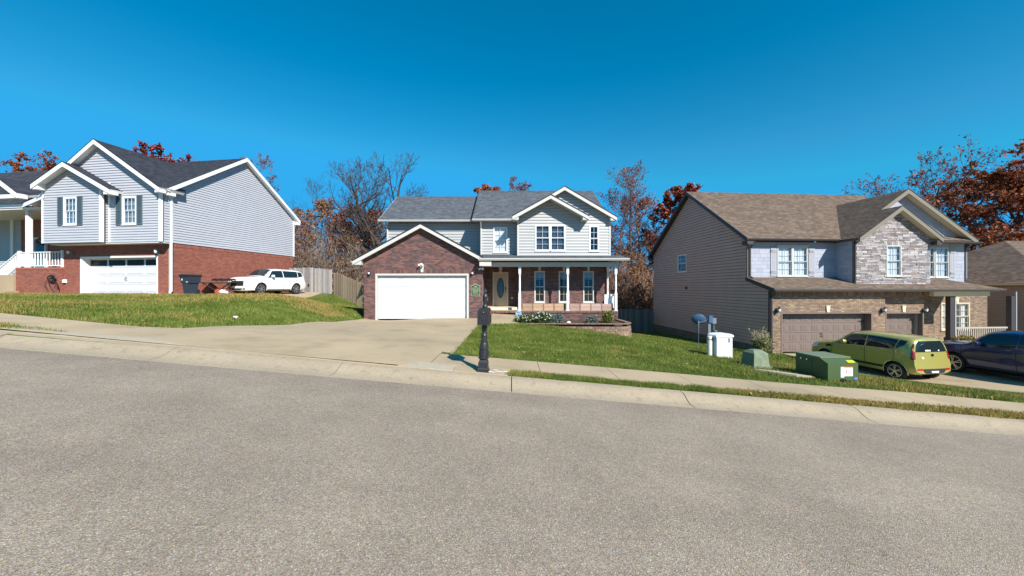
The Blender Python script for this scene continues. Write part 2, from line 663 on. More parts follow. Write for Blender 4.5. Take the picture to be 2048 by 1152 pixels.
PAL_RED = pal((158, 84, 60), (164, 90, 64), (150, 78, 56), (156, 86, 66), (146, 76, 56), k=.95, s=.80)
PAL_DARK = pal((122, 80, 70), (106, 70, 66), (88, 66, 66), (76, 64, 68), (134, 88, 74), (114, 82, 76), (98, 66, 64), (68, 58, 62), (126, 90, 80), k=1.0, s=.93)
PAL_TAN = pal((158, 132, 104), (144, 118, 94), (130, 106, 88), (172, 150, 118), (120, 98, 82), (152, 122, 98), (112, 90, 80), s=.9, k=.9)
_mt = [sum(c[i] for c in PAL_TAN) / len(PAL_TAN) for i in range(3)]
PAL_TAN = [tuple(m_ + (x - m_) * .6 for x, m_ in zip(c, _mt)) for c in PAL_TAN]
_md = [sum(c[i] for c in PAL_DARK) / len(PAL_DARK) for i in range(3)]
PAL_DARK = [tuple(m_ + (x - m_) * .72 for x, m_ in zip(c, _md)) for c in PAL_DARK]
PAL_SHG = pal((92, 97, 103), (84, 89, 95), (99, 104, 110), (79, 84, 90), (90, 93, 99))
PAL_SHN = pal((58, 61, 70), (52, 55, 63), (64, 67, 76), (48, 50, 58))
PAL_SHB = pal((124, 106, 90), (113, 96, 82), (134, 115, 99), (105, 89, 77), (119, 101, 87), k=.86)
PAL_STONE = pal((172, 166, 166), (150, 146, 150), (186, 180, 178), (132, 126, 128), (160, 150, 146), (118, 108, 108), (176, 170, 168), (142, 128, 120), (196, 192, 192), k=.9)
_ms = [sum(c[i] for c in PAL_STONE) / len(PAL_STONE) for i in range(3)]
PAL_STONE = [tuple(m_ + (x - m_) * .75 for x, m_ in zip(c, _ms)) for c in PAL_STONE]
RNG = random.Random(7)


def wall(house, name, polys, P, holes=(), cover='siding', pal=None, smat=None, mortar=None, thick=0.16, w=0.215, h=0.077, course=0.165, y0=None, individual=None, rng=RNG):
    """A wall panel with real thickness; on it courses of siding, bricks, stones or shakes."""
    polys = polys if isinstance(polys[0][0], (tuple, list)) else [polys]
    b = MB()
    for poly in polys:
        for p in cut(list(poly), planes_of(poly), holes):
            b.prism(p, P, -thick, 0.0, back=True)
    bm = mortar if cover in ('brick', 'stone') else BACK
    wo_ = b.build(name, bm, house)
    m = MB()
    for poly in polys:
        if cover == 'siding':
            for p, ya, yb in layout(poly, holes, None, course, course * (.11 if smat is SIDE_TAN else .05), y0=y0):  # strip left open under each lap: dark backing painted in as shadow line
                dep = lambda bb: 0.004 + course * 0.22 * (yb - bb) / (yb - ya)
                f1 = [P(a, c, dep(c)) for a, c in p]
                f0 = [P(a, c, 0.0) for a, c in p]
                n = len(p)
                m.mesh(f0 + f1, [tuple(range(n, 2 * n))] + [(k, (k + 1) % n, n + (k + 1) % n, n + k) for k in range(n)])
        elif cover == 'brick':
            for p, ya, yb in layout(poly, holes, w, h, 0.012, 0.5, y0=y0):
                m.prism(p, P, 0.0, 0.010 + rng.uniform(0, 0.004), pick(rng, pal))
        else:
            hj = 0.42 if cover == 'stone' else 0.0
            for p, ya, yb in layout(poly, holes, w, h, 0.014 if cover == 'stone' else 0.007, 0.37, y0=y0, rng=rng, wj=0.5 if cover == 'stone' else 0.35, hj=hj):
                c = pick(rng, pal, 0.12)
                d = rng.uniform(0.02, 0.05) if cover == 'stone' else 0.016
                pm = MB()
                pm.prism(p, P, 0.0, d, c)
                if individual:
                    pm.build(individual, smat, wo_)
                else:
                    m.mesh(pm.v, pm.f, c)
    if m.f:
        nm = {'siding': 'siding', 'brick': 'bricks', 'stone': 'stones', 'shake': 'shakes'}[cover]
        m.build(nm, BRICK if cover == 'brick' else smat, wo_, kind='stuff')
    return wo_


def roof(house, pts, pal, deckmat, t=0.14, gap=0.005, name='roof', rng=RNG, w=0.22, h=0.145):
    """One roof slope: a deck slab with courses of shingles on it. pts: eave start, eave end, then up (seen from outside, counter-clockwise)."""
    pts = [Vector(p) for p in pts]
    A = (pts[1] - pts[0]).normalized()
    Nn = A.cross(pts[-1] - pts[0]).normalized()
    B = Nn.cross(A)
    if Nn.z < 0:
        Nn = -Nn
    P = plane(pts[0], A, Nn, B)
    poly = [((p - pts[0]).dot(A), (p - pts[0]).dot(B)) for p in pts]
    d = MB()
    d.prism(poly, P, -t, 0.0, back=True)
    dk = d.build(name, deckmat, house)
    m = MB()
    for p, ya, yb in layout(poly, (), w, h, gap, 0.5, rng=rng, wj=0.4):
        f1 = [P(a, c, 0.006 + 0.014 * (yb - c) / (yb - ya)) for a, c in p]
        f0 = [P(a, c, 0.0) for a, c in p]
        n = len(p)
        c = pick(rng, pal, 0.06)
        m.mesh(f0 + f1, [tuple(range(n, 2 * n))] + [(k, (k + 1) % n, n + (k + 1) % n, n + k) for k in range(n)], c)
    m.build('shingles', SHINGLE, dk, kind='stuff')
    return dk


def board(house, a, b, hgt, thick, material, name='fascia', drop=True, up=None, cap=None):
    """A trim board from a to b; its top edge runs through the two points."""
    a, b = Vector(a), Vector(b)
    dz = Vector((0, 0, -hgt))
    d = (b - a).normalized()
    n = d.cross(Vector((0, 0, 1))).normalized() * thick
    m = MB()
    vs = [a, b, b + dz, a + dz]
    m.mesh(vs + [p + n for p in vs], [(0, 1, 2, 3), (7, 6, 5, 4), (0, 4, 5, 1), (1, 5, 6, 2), (2, 6, 7, 3), (3, 7, 4, 0)])
    return m.build(name, material, house, recalc=True)


def hloc(house, x, y, z):
    return (x, y, z - ZB.get(house.name, 0.0))


def window(house, x, y, z, w, h, rz=0.0, fm=WHITE, cols=2, rows=2, blind=BLIND_D, blind_drop=1.0, glass=GLASS, fw=0.05, slats=False, sashes=2, mm=None, sill=True, depth=0.09, name='window'):
    """Double-hung window; x, y, z is the middle of its bottom edge, it faces -y before rz."""
    f = MB()
    d0, d1 = -0.045, 0.05
    f.box(-w / 2, -w / 2 + fw, d0, d1, 0, h).box(w / 2 - fw, w / 2, d0, d1, 0, h)
    f.box(-w / 2 + fw, w / 2 - fw, d0, d1, 0, fw).box(-w / 2 + fw, w / 2 - fw, d0, d1, h - fw, h)
    o = link(name, f.data(name, fm), house, hloc(house, x, y, z), (0, 0, rz))
    iw0, iw1 = -w / 2 + fw, w / 2 - fw
    hs_ = (h - 2 * fw) / sashes
    mm = mm or fm
    for s in range(sashes):
        z0 = fw + s * hs_
        z1 = z0 + hs_
        yy = 0.012 if s == 0 else -0.012
        if sashes == 1:
            yy = 0
        sm = MB()
        rw = 0.028
        sm.box(iw0, iw0 + rw, yy - 0.015, yy + 0.03, z0, z1).box(iw1 - rw, iw1, yy - 0.015, yy + 0.03, z0, z1)
        sm.box(iw0 + rw, iw1 - rw, yy - 0.015, yy + 0.03, z0, z0 + rw).box(iw0 + rw, iw1 - rw, yy - 0.015, yy + 0.03, z1 - rw, z1)
        for c in range(1, cols):
            xc = iw0 + (iw1 - iw0) * c / cols
            sm.box(xc - 0.0055, xc + 0.0055, yy - 0.004, yy + 0.022, z0 + rw, z1 - rw)
        for r in range(1, rows):
            zc = z0 + (z1 - z0) * r / rows
            sm.box(iw0 + rw, iw1 - rw, yy - 0.003, yy + 0.021, zc - 0.0055, zc + 0.0055)
        link('sash', sm.data('sash', mm), o)
        g = MB()
        g.box(iw0 + rw, iw1 - rw, yy + 0.006, yy + 0.012, z0 + rw, z1 - rw)
        link('pane', g.data('pane', glass), o)
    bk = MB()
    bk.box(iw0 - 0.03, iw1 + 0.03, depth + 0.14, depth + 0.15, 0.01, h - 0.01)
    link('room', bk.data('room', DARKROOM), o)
    if blind is not None:
        b = MB()
        zt = h - fw
        zb = fw + (1 - blind_drop) * (h - 2 * fw)
        if slats:
            zz = zt
            while zz > zb:
                b.box(iw0, iw1, depth, depth + 0.03, zz - 0.028, zz - 0.022)
                b.box(iw0, iw1, depth + 0.012, depth + 0.016, zz - 0.022, zz - 0.001)
                zz -= 0.045
        else:
            n = 10
            for k in range(n):
                xa, xb = iw0 + (iw1 - iw0) * k / n, iw0 + (iw1 - iw0) * (k + 1) / n
                b.box(xa, xb, depth + (0.012 if k % 2 else 0), depth + (0.018 if k % 2 else 0.006), zb, zt)
        link('blind', b.data('blind', blind), o)
    if sill:
        s = MB()
        s.box(-w / 2 - 0.03, w / 2 + 0.03, -0.075, -0.0455, -0.035, 0.0)
        s.box(-w / 2 - 0.03, w / 2 + 0.03, -0.0455, 0.0, -0.035, -0.001)
        link('sill', s.data('sill', fm), o)
    return o


def shutter(house, x, y, z, w, h, material, rz=0.0, battens=False):
    m = MB()
    if battens:
        for k in range(3):
            m.box(-w / 2 + k * w / 3 + 0.004, -w / 2 + (k + 1) * w / 3 - 0.004, -0.03, 0, 0, h)
        m.box(-w / 2 + 0.02, w / 2 - 0.02, -0.05, -0.0301, h * 0.10, h * 0.19).box(-w / 2 + 0.02, w / 2 - 0.02, -0.05, -0.0301, h * 0.81, h * 0.90)
    else:
        m.box(-w / 2, -w / 2 + 0.05, -0.045, 0, 0, h).box(w / 2 - 0.05, w / 2, -0.045, 0, 0, h)
        for z0, z1 in ((0, 0.06), (h * 0.48, h * 0.48 + 0.06), (h - 0.06, h)):
            m.box(-w / 2 + 0.05, w / 2 - 0.05, -0.045, 0, z0, z1)
        zz = 0.06
        while zz < h - 0.06:
            m.mesh([(-w / 2 + 0.05, -0.036, zz), (w / 2 - 0.05, -0.036, zz), (w / 2 - 0.05, -0.012, zz + 0.045), (-w / 2 + 0.05, -0.012, zz + 0.045)], [(0, 1, 2, 3)])
            zz += 0.045
    o = link('shutter', m.data('shutter', material), house, hloc(house, x, y, z), (0, 0, rz))
    if battens:
        hm = MB()
        for f in (0.145, 0.855):
            hm.box(-w / 2 - 0.02, w / 2 * 0.5, -0.057, -0.0501, h * f - 0.012, h * f + 0.012)
        link('strap_hinge', hm.data('strap_hinge', BLACK), o)
    return o


def wall_lamp(house, x, y, z, body=BLACK, globe=LAMPCLEAR, s=1.0, rz=0.0):
    m = MB()
    m.box(-0.05 * s, 0.05 * s, -0.02, 0, -0.14 * s, 0.08 * s)
    m.tube([(0, -0.02, -0.05 * s), (0, -0.09 * s, -0.10 * s), (0, -0.15 * s, -0.05 * s)], 0.012 * s, 6)
    m.lathe([(0.01, 0.16 * s), (0.03 * s, 0.13 * s), (0.075 * s, 0.08 * s), (0.08 * s, 0.07 * s)], 8, (0, -0.15 * s, 0))
    m.lathe([(0.06 * s, -0.055 * s), (0.05 * s, -0.075 * s), (0.015 * s, -0.095 * s)], 8, (0, -0.15 * s, 0))
    o = link('wall_lamp', m.data('wall_lamp', body), house, hloc(house, x, y, z), (0, 0, rz))
    g = MB()
    g.lathe([(0.045 * s, -0.055 * s), (0.06 * s, 0.0), (0.065 * s, 0.068 * s)], 8, (0, -0.15 * s, 0))
    link('lamp_glass', g.data('lamp_glass', globe, True), o)
    return o


def downspout(house, x, y, z0, z1, material, off=0.30, s=0.07, side=(0, -1)):
    m = MB()
    sx, sy = side
    m.bar((x, y, z0 + 0.12), (x, y, z1 - 0.35), s, s * 0.8, up=(0, 1, 0))
    m.bar((x, y, z1 - 0.36), (x + sx * off, y + sy * off, z1 - 0.06), s, s * 0.8)
    m.bar((x + sx * off, y + sy * off, z1 - 0.07), (x + sx * off, y + sy * off, z1 + 0.02), s, s * 0.8, up=(0, 1, 0))
    m.bar((x, y, z0 + 0.13), (x + sx * 0.2, y + sy * 0.2, z0 + 0.04), s, s * 0.8)
    return m.build('downspout', material, house)


def gutter(house, a, b, material, d=(0, -1), s=0.11):
    a, b = Vector(a), Vector(b)
    dv = Vector((d[0], d[1], 0))
    pr = [(0, 0), (0, -s), (s * 0.55, -s), (s * 0.95, -s * 0.45), (s, 0), (s * 0.85, 0), (s * 0.8, -s * 0.4), (s * 0.1, -s * 0.9), (s * 0.1, 0)]
    vs = [p + dv * x + Vector((0, 0, z)) for p in (a, b) for x, z in pr]
    n = len(pr)
    m = MB()
    m.mesh(vs, [(k, (k + 1) % n, n + (k + 1) % n, n + k) for k in range(n)] + [tuple(range(n))[::-1], tuple(range(n, 2 * n))])
    return m.build('gutter', material, house, recalc=True)


class Frame:
    """A house's own axes: u to its right, v away from the street, z up (world height)."""

    def __init__(self, x, y, yaw):
        self.o = (x, y)
        self.c, self.s = math.cos(yaw), math.sin(yaw)

    def ray(self, px, py):
        k, q = (px - 1024) / F, (py - 576) / F
        return k, q

    def at(self, px, py, v):
        """point of the plane v = const that the sight line of the photograph's pixel meets: (u, z)"""
        k, q = self.ray(px, py)
        # world = o + u*(c,s) + v*(-s,c);  x = k*y
        x0, y0 = self.o[0] - v * self.s, self.o[1] + v * self.c
        u = (k * y0 - x0) / (self.c - k * self.s)
        y = y0 + u * self.s
        return u, EYE - q * y

    def side(self, px, py, u):
        k, q = self.ray(px, py)
        x0, y0 = self.o[0] + u * self.c, self.o[1] + u * self.s
        v = (k * y0 - x0) / (-self.s - k * self.c)
        y = y0 + v * self.c
        return v, EYE - q * y

    def w(self, u, v, z=0.0):
        return Vector((self.o[0] + u * self.c - v * self.s, self.o[1] + u * self.s + v * self.c, z))


def at(px, py, Y):
    return Vector(((px - 1024) / F * Y, Y, EYE - (py - 576) / F * Y))

# ------------------------------------------------------------------ terrain
FR_C = Frame(-7.89, 20.0, 0.0)
FR_R = Frame(13.07, 19.0, math.radians(4.5))
FR_L = Frame(-19.34, 21.3, math.radians(-8.8))
GRADE = 0.085


def road_z(x):
    return -GRADE * np.clip(np.asarray(x, float), -16.0, 24.0)


def yoff(x):
    x = np.asarray(x, float)
    return np.where(x < 0, 0.0028 * np.minimum(x * x, 400), 0.0)


_cp = []
for _x in np.arange(-28, 29, 3.5):
    for _y in (7.0, 8.5):
        _cp.append((_x, _y + float(yoff(_x)) * 0.6, float(road_z(_x)) + 0.12))
_cp += [(-7.5, 12.2, 0.50), (-7.9, 16, 0.28), (-7.9, 18.3, 0.14), (-7.9, 20, 0.05), (-4.7, 20, 0.05), (-1.5, 20, 0.05), (-1.5, 17, 0.03), (-1.4, 11.5, 0.15), (-4.5, 13, 0.34), (-4.5, 16.5, 0.16),
        (-9.8, 14, 0.90), (-9.4, 17.6, 0.62), (-9.9, 19.6, 0.70), (-12.3, 19.8, 1.31), (-16, 19.5, 1.33), (-16, 15.5, 1.16), (-12.5, 14.5, 1.08), (-19, 20, 1.35), (-24, 19.6, 1.36), (-30, 20.6, 1.38), (-22, 14, 1.24),
        (-16, 22, 1.31), (-16.1, 24.5, 1.25), (-15, 28, 1.24), (-14.1, 29.5, 1.24), (-11.8, 27.8, 0.62), (-10.9, 27, 0.33), (-8.6, 25, 0.1), (-18, 28, 1.25), (-26, 23, 1.37),
        (0.6, 17.4, 0.0), (2, 17.2, -0.09), (4, 17.2, -0.36), (5.7, 17.3, -0.62), (6.4, 19, -0.80), (6.3, 22, -1.0), (6.9, 12.5, -0.60), (6.9, 10.5, -0.52), (8.1, 9.4, -0.56), (9.0, 14.5, -0.98),
        (13.0, 18.8, -1.62), (12.9, 20.5, -1.68), (12.5, 26, -1.86), (12.05, 31.8, -2.06), (8.0, 27.3, -1.55), (10.5, 27.6, -1.75), (9.0, 31.5, -1.98), (7, 31.3, -1.9), (8.5, 22, -1.25),
        (14.2, 14.0, -1.68), (14.0, 16.5, -1.65), (16, 19, -1.62), (18.5, 16, -1.62), (18, 13, -1.62), (22, 14, -1.68), (24, 19, -1.66), (30, 20, -1.72), (12, 11.6, -1.20), (12.7, 12.7, -1.42), (16, 11, -1.46),
        (2, 30, -0.6), (0, 45, -0.9), (-40, 45, 1.2), (40, 45, -2.2), (-60, 20, 1.3), (60, 20, -2.2), (0, 75, -1.0), (-50, 75, 0.0), (50, 75, -1.8)]
_cp = np.array(_cp)


def _phi(r2):
    return np.where(r2 > 1e-12, 0.5 * r2 * np.log(r2 + 1e-12), 0.0)


def _base(x):
    return road_z(x) + 0.12


_d = _cp[:, 2] - _base(_cp[:, 0])
_K = _phi(((_cp[:, None, :2] - _cp[None, :, :2]) ** 2).sum(-1)) + np.eye(len(_cp)) * 0.02
_Pm = np.c_[np.ones(len(_cp)), _cp[:, :2]]
_A = np.block([[_K, _Pm], [_Pm.T, np.zeros((3, 3))]])
_W = np.linalg.solve(_A, np.r_[_d, 0, 0, 0])


def T(x, y):
    """terrain height"""
    x, y = np.broadcast_arrays(np.asarray(x, float), np.asarray(y, float))
    sh = x.shape
    X, Y = x.ravel(), y.ravel()
    Xc, Yc = np.clip(X, -65, 65), np.clip(Y, 5, 80)
    z = _base(Xc) + _W[-3] + _W[-2] * Xc + _W[-1] * Yc
    for k in range(len(_cp)):
        z = z + _W[k] * _phi((Xc - _cp[k, 0]) ** 2 + (Yc - _cp[k, 1]) ** 2)
    t = np.clip((Y - yoff(X) - 7.2) / 1.0, 0, 1)
    z = z * t + _base(Xc) * (1 - t)
    far = np.clip((np.hypot(X, Y - 20) - 50) / 30, 0, 1)
    z = z * (1 - far) + (-1.0) * far
    return z.reshape(sh)


def tz(x, y):
    return float(T(np.array([x]), np.array([y]))[0])


# value noise for lawn colours
_vr = np.random.RandomState(3)
_vg = _vr.rand(64, 64)


def vnoise(x, y, s):
    x, y = np.asarray(x) * s + 100.0, np.asarray(y) * s + 100.0
    xi, yi = np.floor(x).astype(int), np.floor(y).astype(int)
    fx, fy = x - xi, y - yi
    fx, fy = fx * fx * (3 - 2 * fx), fy * fy * (3 - 2 * fy)
    g = lambda i, j: _vg[i % 64, j % 64]
    return (g(xi, yi) * (1 - fx) + g(xi + 1, yi) * fx) * (1 - fy) + (g(xi, yi + 1) * (1 - fx) + g(xi + 1, yi + 1) * fx) * fy


def straw(x, y):
    """how dry the grass is, 0 .. 1"""
    n = 0.5 * vnoise(x, y, 0.55) + 0.3 * vnoise(x, y, 1.7) + 0.2 * vnoise(x, y, 5.0)
    b = np.zeros_like(n)
    b = b + 0.30 * np.exp(-((y - 19.3) / 2.0) ** 2) * (x < -8.5)                 # dry crest in front of the left house
    b = b + 0.06 * (x < -8.5)
    b = b + np.where((y < 7.4) & (x > 0), np.clip((x - 0) / 18 + .06, 0, 0.42), 0)        # kerb strip, right
    b = b + np.where((x > 8.5) & (y < 13), 0.20, 0)
    b = b + np.where((x > 6.5) & (y > 10) & (y < 18.5), 0.05, 0)
    b = b + np.where((x < -6) & (y < 9), 0.10, 0)
    b = b - np.where((x > -2) & (x < 7) & (y > 8.6), 0.05, 0)
    return np.clip((n + b - 0.57) / 0.28, 0, 1)


G_DARK, G_MID, G_LITE, G_STRAW = [np.array(c) for c in ((0.060, 0.098, 0.014), (0.130, 0.175, 0.026), (0.245, 0.275, 0.065), (0.38, 0.28, 0.085))]


def grass_col(x, y, r):
    s = straw(x, y)[:, None]
    k = np.clip(0.6 * vnoise(x, y, 2.3) + 0.5 * r, 0, 1)[:, None]
    g = np.where(k < 0.5, G_DARK + (G_MID - G_DARK) * (k * 2), G_MID + (G_LITE - G_MID) * (k * 2 - 1))
    pick_ = (np.random.RandomState(5).rand(len(x))[:, None] < s * 0.85)
    return np.where(pick_, G_STRAW * (0.65 + 0.6 * r[:, None]), g)


def np_mesh(name, verts, faces, cols, material, nper=3, domain='POINT'):
    me = bpy.data.meshes.new(name)
    nv, nf = len(verts), len(faces)
    me.vertices.add(nv)
    me.vertices.foreach_set('co', np.asarray(verts, np.float32).ravel())
    me.loops.add(nf * nper)
    me.loops.foreach_set('vertex_index', np.asarray(faces, np.int32).ravel())
    me.polygons.add(nf)
    me.polygons.foreach_set('loop_start', np.arange(0, nf * nper, nper, dtype=np.int32))
    me.polygons.foreach_set('loop_total', np.full(nf, nper, np.int32))
    me.materials.append(material)
    a = me.attributes.new("tint", 'FLOAT_COLOR', domain)
    c = np.ones((len(cols), 4), np.float32)
    c[:, :3] = cols
    a.data.foreach_set('color', c.ravel())
    me.update(calc_edges=True)
    me.validate()
    return me


# the ground: one sheet, fine where it is seen, coarse out to the horizon
_gx = np.r_[[-900, -400, -200, -120, -80], np.arange(-60, -28, 2.0), np.arange(-28, 30, 0.5), np.arange(30, 62, 2.0), [80, 120, 200, 400, 900]]
_gy = np.r_[[-900, -300, -100, -40, -20, -8, 0, 4], [6.0, 6.45, 6.68], np.arange(7.0, 36, 0.5), np.arange(36, 82, 2.0), [100, 140, 200, 400, 900]]
_X, _Y = np.meshgrid(_gx, _gy)
_Z = T(_X, _Y)
_Z = np.where(_Y < 6.6 + yoff(_X) * 0.35, road_z(_X) - 0.35, _Z)
nx, ny = len(_gx), len(_gy)
_i = np.arange(nx * ny).reshape(ny, nx)
_f = np.stack([_i[:-1, :-1], _i[:-1, 1:], _i[1:, 1:], _i[1:, :-1]], -1).reshape(-1, 4)
_xy = np.c_[_X.ravel(), _Y.ravel()]
_s = straw(_xy[:, 0], _xy[:, 1])[:, None] * 0.8
_gc = (np.array((0.09, 0.12, 0.022)) * (1 - _s) + np.array((0.20, 0.13, 0.05)) * _s)
_wood = np.clip((_xy[:, 1:2] - 31) / 3, 0, 1)
_gc = _gc * (1 - _wood) + np.array((0.16, 0.09, 0.045)) * _wood
gme = np_mesh("ground", np.c_[_xy, _Z.ravel()], _f, _gc, SOIL, 4)
gme.shade_smooth()
ground = tag(link("ground", gme), kind='structure')

# road
rx = np.r_[[-300, -60], np.arange(-30, 32, 1.0), [60, 300]]
ry = np.array([-200, -30, -12, -4, 0, 3, 5, 6.2])
m = MB()
V = [(x, y + (float(yoff(x)) * 0.35 if y > 5 else 0), float(road_z(x))) for y in ry for x in rx]
n = len(rx)
m.mesh(V, [(j * n + i, j * n + i + 1, (j + 1) * n + i + 1, (j + 1) * n + i) for j in range(len(ry) - 1) for i in range(n - 1)])
road = tag(m.build("road", ASPHALT), kind='structure')


def drape(poly, off, material, name, parent=None, step=0.5, hf=None, skirt=0.12):
    """A slab laid on the terrain: its top follows the ground, its rim has thickness."""
    hf = hf or (lambda x, y: T(x, y) + off)
    pl = planes_of(poly)
    x0, x1 = min(p[0] for p in poly), max(p[0] for p in poly)
    y0, y1 = min(p[1] for p in poly), max(p[1] for p in poly)
    polys = []
    gx0, gy0 = math.floor(x0 / step) * step, math.floor(y0 / step) * step
    j = gy0
    while j < y1:
        i = gx0
        while i < x1:
            polys += cut([(i, j), (i + step, j), (i + step, j + step), (i, j + step)], pl, ())
            i += step
        j += step
    pts = [p for q in polys for p in q]
    if area(poly) < 0:
        poly = poly[::-1]
    rim = []
    for k in range(len(poly)):
        a, b = poly[k], poly[(k + 1) % len(poly)]
        nn = max(1, int(math.hypot(b[0] - a[0], b[1] - a[1]) / step))
        rim += [(a[0] + (b[0] - a[0]) * t / nn, a[1] + (b[1] - a[1]) * t / nn) for t in range(nn)]
    allp = np.array(pts + rim)
    z = hf(allp[:, 0], allp[:, 1])
    m = MB()
    k = 0
    for q in polys:
        m.face([(p[0], p[1], z[k + i]) for i, p in enumerate(q)])
        k += len(q)
    R_ = [(p[0], p[1], z[k + i]) for i, p in enumerate(rim)]
    for i in range(len(R_)):
        a, b = R_[i], R_[(i + 1) % len(R_)]
        m.face([(a[0], a[1], a[2] - skirt), (b[0], b[1], b[2] - skirt), b, a])
    return m.build(name, material, parent)


# kerb: rolled concrete kerb in lengths with open joints
kerb = tag(link("kerb", None), kind='structure')
KP = [(-0.03, -0.10), (0.0, 0.004), (0.17, 0.012), (0.27, 0.055), (0.35, 0.105), (0.42, 0.128), (0.56, 0.135), (0.56, -0.1)]


def kerb_piece(x0, x1, low=False):
    m = MB()
    nn = 4
    rows = []
    for k in range(nn + 1):
        x = x0 + (x1 - x0) * k / nn
        yo = 6.14 + float(yoff(x)) * 0.35
        st = 1.0 + (0.25 * min(1, max(0, (-1.4 - x) / 2)) if low else 0)
        rows.append([(x, yo + a * st, float(road_z(x)) + b) for a, b in KP])
    nP = len(KP)
    V = [p for r in rows for p in r]
    m.mesh(V, [(k * nP + i, (k + 1) * nP + i, (k + 1) * nP + i + 1, k * nP + i + 1) for k in range(nn) for i in range(nP - 1)] + [tuple(range(nP)), tuple(range(nn * nP, nn * nP + nP))[::-1]])
    m.build("kerb_segment", CONC_L, kerb, smooth=True)


_x = -24.0
while _x < 22:
    kerb_piece(_x, _x + 2.985, low=(-10 < _x < -1))
    _x += 3.0

# pavement slabs
pavement = tag(link("sidewalk", None), kind='structure')


def sw_y(x):
    return 7.13 + float(yoff(x)) * 0.75, 8.18 + float(yoff(x)) * 0.9


def slab(x0, x1, y0=None, y1=None):
    a0, a1 = sw_y(x0), sw_y(x1)
    p = [(x0, y0 or a0[0]), (x1, y0 or a1[0]), (x1, y1 or a1[1]), (x0, y1 or a0[1])]
    drape(p, 0.03, CONC, "slab", pavement, 0.5, skirt=0.1)


_x = 0.55
while _x < 21:
    slab(_x, _x + 1.49)
    _x += 1.5
_x = -8.2
while _x > -24:
    slab(_x - 1.49, _x)
    _x -= 1.5
slab(-0.95, 0.54)
slab(-1.55, -0.96)
# concrete around the letterbox post between pavement and kerb
drape([(-1.05, 6.69), (-0.08, 6.69), (-0.08, 7.125), (-1.05, 7.125)], 0.03, CONC, "slab", pavement)
drape([(-2.05, 6.72), (-1.06, 6.70), (-1.06, 7.10), (-1.75, 7.14)], 0.034, CONC_O, "slab", pavement)

# driveways
driveway = tag(link("driveway", None), kind='structure')
for _a, _b in ((12.3, 16.09), (16.1, 20.0)):
    _xl = lambda y: -7.3 - .075 * (y - 12.3)
    _xr = lambda y: -1.42 - .017 * (y - 12.3)
    drape([(_xl(_a), _a), (-4.48, _a), (-4.48, _b), (_xl(_b), _b)], 0.03, CONC, "driveway_slab", driveway)
    drape([(-4.47, _a), (_xr(_a), _a), (_xr(_b), _b), (-4.47, _b)], 0.03, CONC, "driveway_slab", driveway)
drape([(-7.55, 8.6), (-1.32, 8.6), (-1.43, 12.29), (-7.32, 12.29)], 0.03, CONC, "driveway_slab", driveway)
drape([(-9.9, 6.86), (-5, 6.80), (-1.56, 6.68), (-1.56, 7.15), (-1.33, 8.585), (-7.56, 8.585), (-8.18, 8.4)], 0.03, CONC, "driveway_slab", driveway)
drape([(-9.7, 7.02), (-8.3, 6.93), (-6.0, 6.88), (-6.9, 7.2)], 0.036, CONC_O, "driveway_slab", driveway)
# path and entrance landing of the middle house
path = tag(link("path", None), kind='structure')
_ph = lambda x, y: T(x, y) + 0.035 + np.clip((y - 17.5) / 2.35, 0, 1) * 0.30
drape([(-1.515, 17.35), (0.30, 17.6), (0.42, 19.8), (-1.54, 19.8)], 0, CONC, "path_slab", path, 0.5, _ph, 0.4)
# driveway of the right house
d2 = tag(link("driveway", None), kind='structure')
drape([(15.4, 8.4), (26, 8.4), (26, 12.9), (13.35, 12.9), (13.35, 12.2), (14.2, 10.5)], 0.03, CONC, "driveway_slab", d2)
drape([(13.35, 12.92), (26, 12.92), (26, 19.6), (13.75, 19.05)], 0.03, CONC, "driveway_slab", d2)
# parking pad of the left house
d3 = tag(link("driveway", None), kind='structure')
drape([(-27, 20.9), (-18.3, 20.3), (-14.4, 22.6), (-13.7, 24.5), (-14.6, 29.3), (-17.5, 29.3), (-19.0, 21.9), (-19.45, 21.25), (-27, 22.4)][::1], 0.03, CONC, "driveway_slab", d3) if False else None
drape([(-27, 20.75), (-19.0, 20.35), (-19.3, 21.3), (-27, 22.5)], 0.03, CONC, "driveway_slab", d3)
drape([(-18.98, 20.35), (-17.2, 20.5), (-14.3, 22.7), (-14.0, 25), (-14.8, 29.2), (-17.9, 29.2), (-19.28, 21.3)], 0.03, CONC, "driveway_slab", d3)

# painted marks
mk = MB()
for k, (x, y, s) in enumerate(((-0.22, 6.86, .09), (-0.40, 6.80, .10), (-0.10, 6.93, .07), (-0.30, 6.98, .06))):
    P8 = [(x + s * math.cos(a) * (1 + .3 * math.sin(3 * a + k)), y + .45 * s * math.sin(a) * (1 + .25 * math.cos(2 * a + k))) for a in np.arange(0, 6.28, .5)]
    mk.face([(p[0], p[1], tz(*p) + 0.038) for p in P8])
tag(mk.build("paint_splash", WHITE), "white paint splashes on the concrete at the foot of the black letterbox post", "paint mark")
mk = MB()
xb = -9.15
mk.mesh([(xb - .6, 6.80, float(road_z(xb - .6)) + .139), (xb - .1, 6.74, float(road_z(xb - .1)) + .139), (xb - .12, 6.82, float(road_z(xb)) + .139), (xb - .6, 6.90, float(road_z(xb - .6)) + .139)], [(0, 1, 2, 3)])
tag(mk.build("painted_mark", PAINTBLUE), "light blue paint mark sprayed on top of the kerb", "paint mark")

# ------------------------------------------------------------------ grass
def in_poly(x, y, poly):
    ins = np.zeros(len(x), bool)
    j = len(poly) - 1
    for i in range(len(poly)):
        xi, yi = poly[i]
        xj, yj = poly[j]
        c = ((yi > y) != (yj > y)) & (x < (xj - xi) * (y - yi) / (yj - yi + 1e-12) + xi)
        ins ^= c
        j = i
    return ins


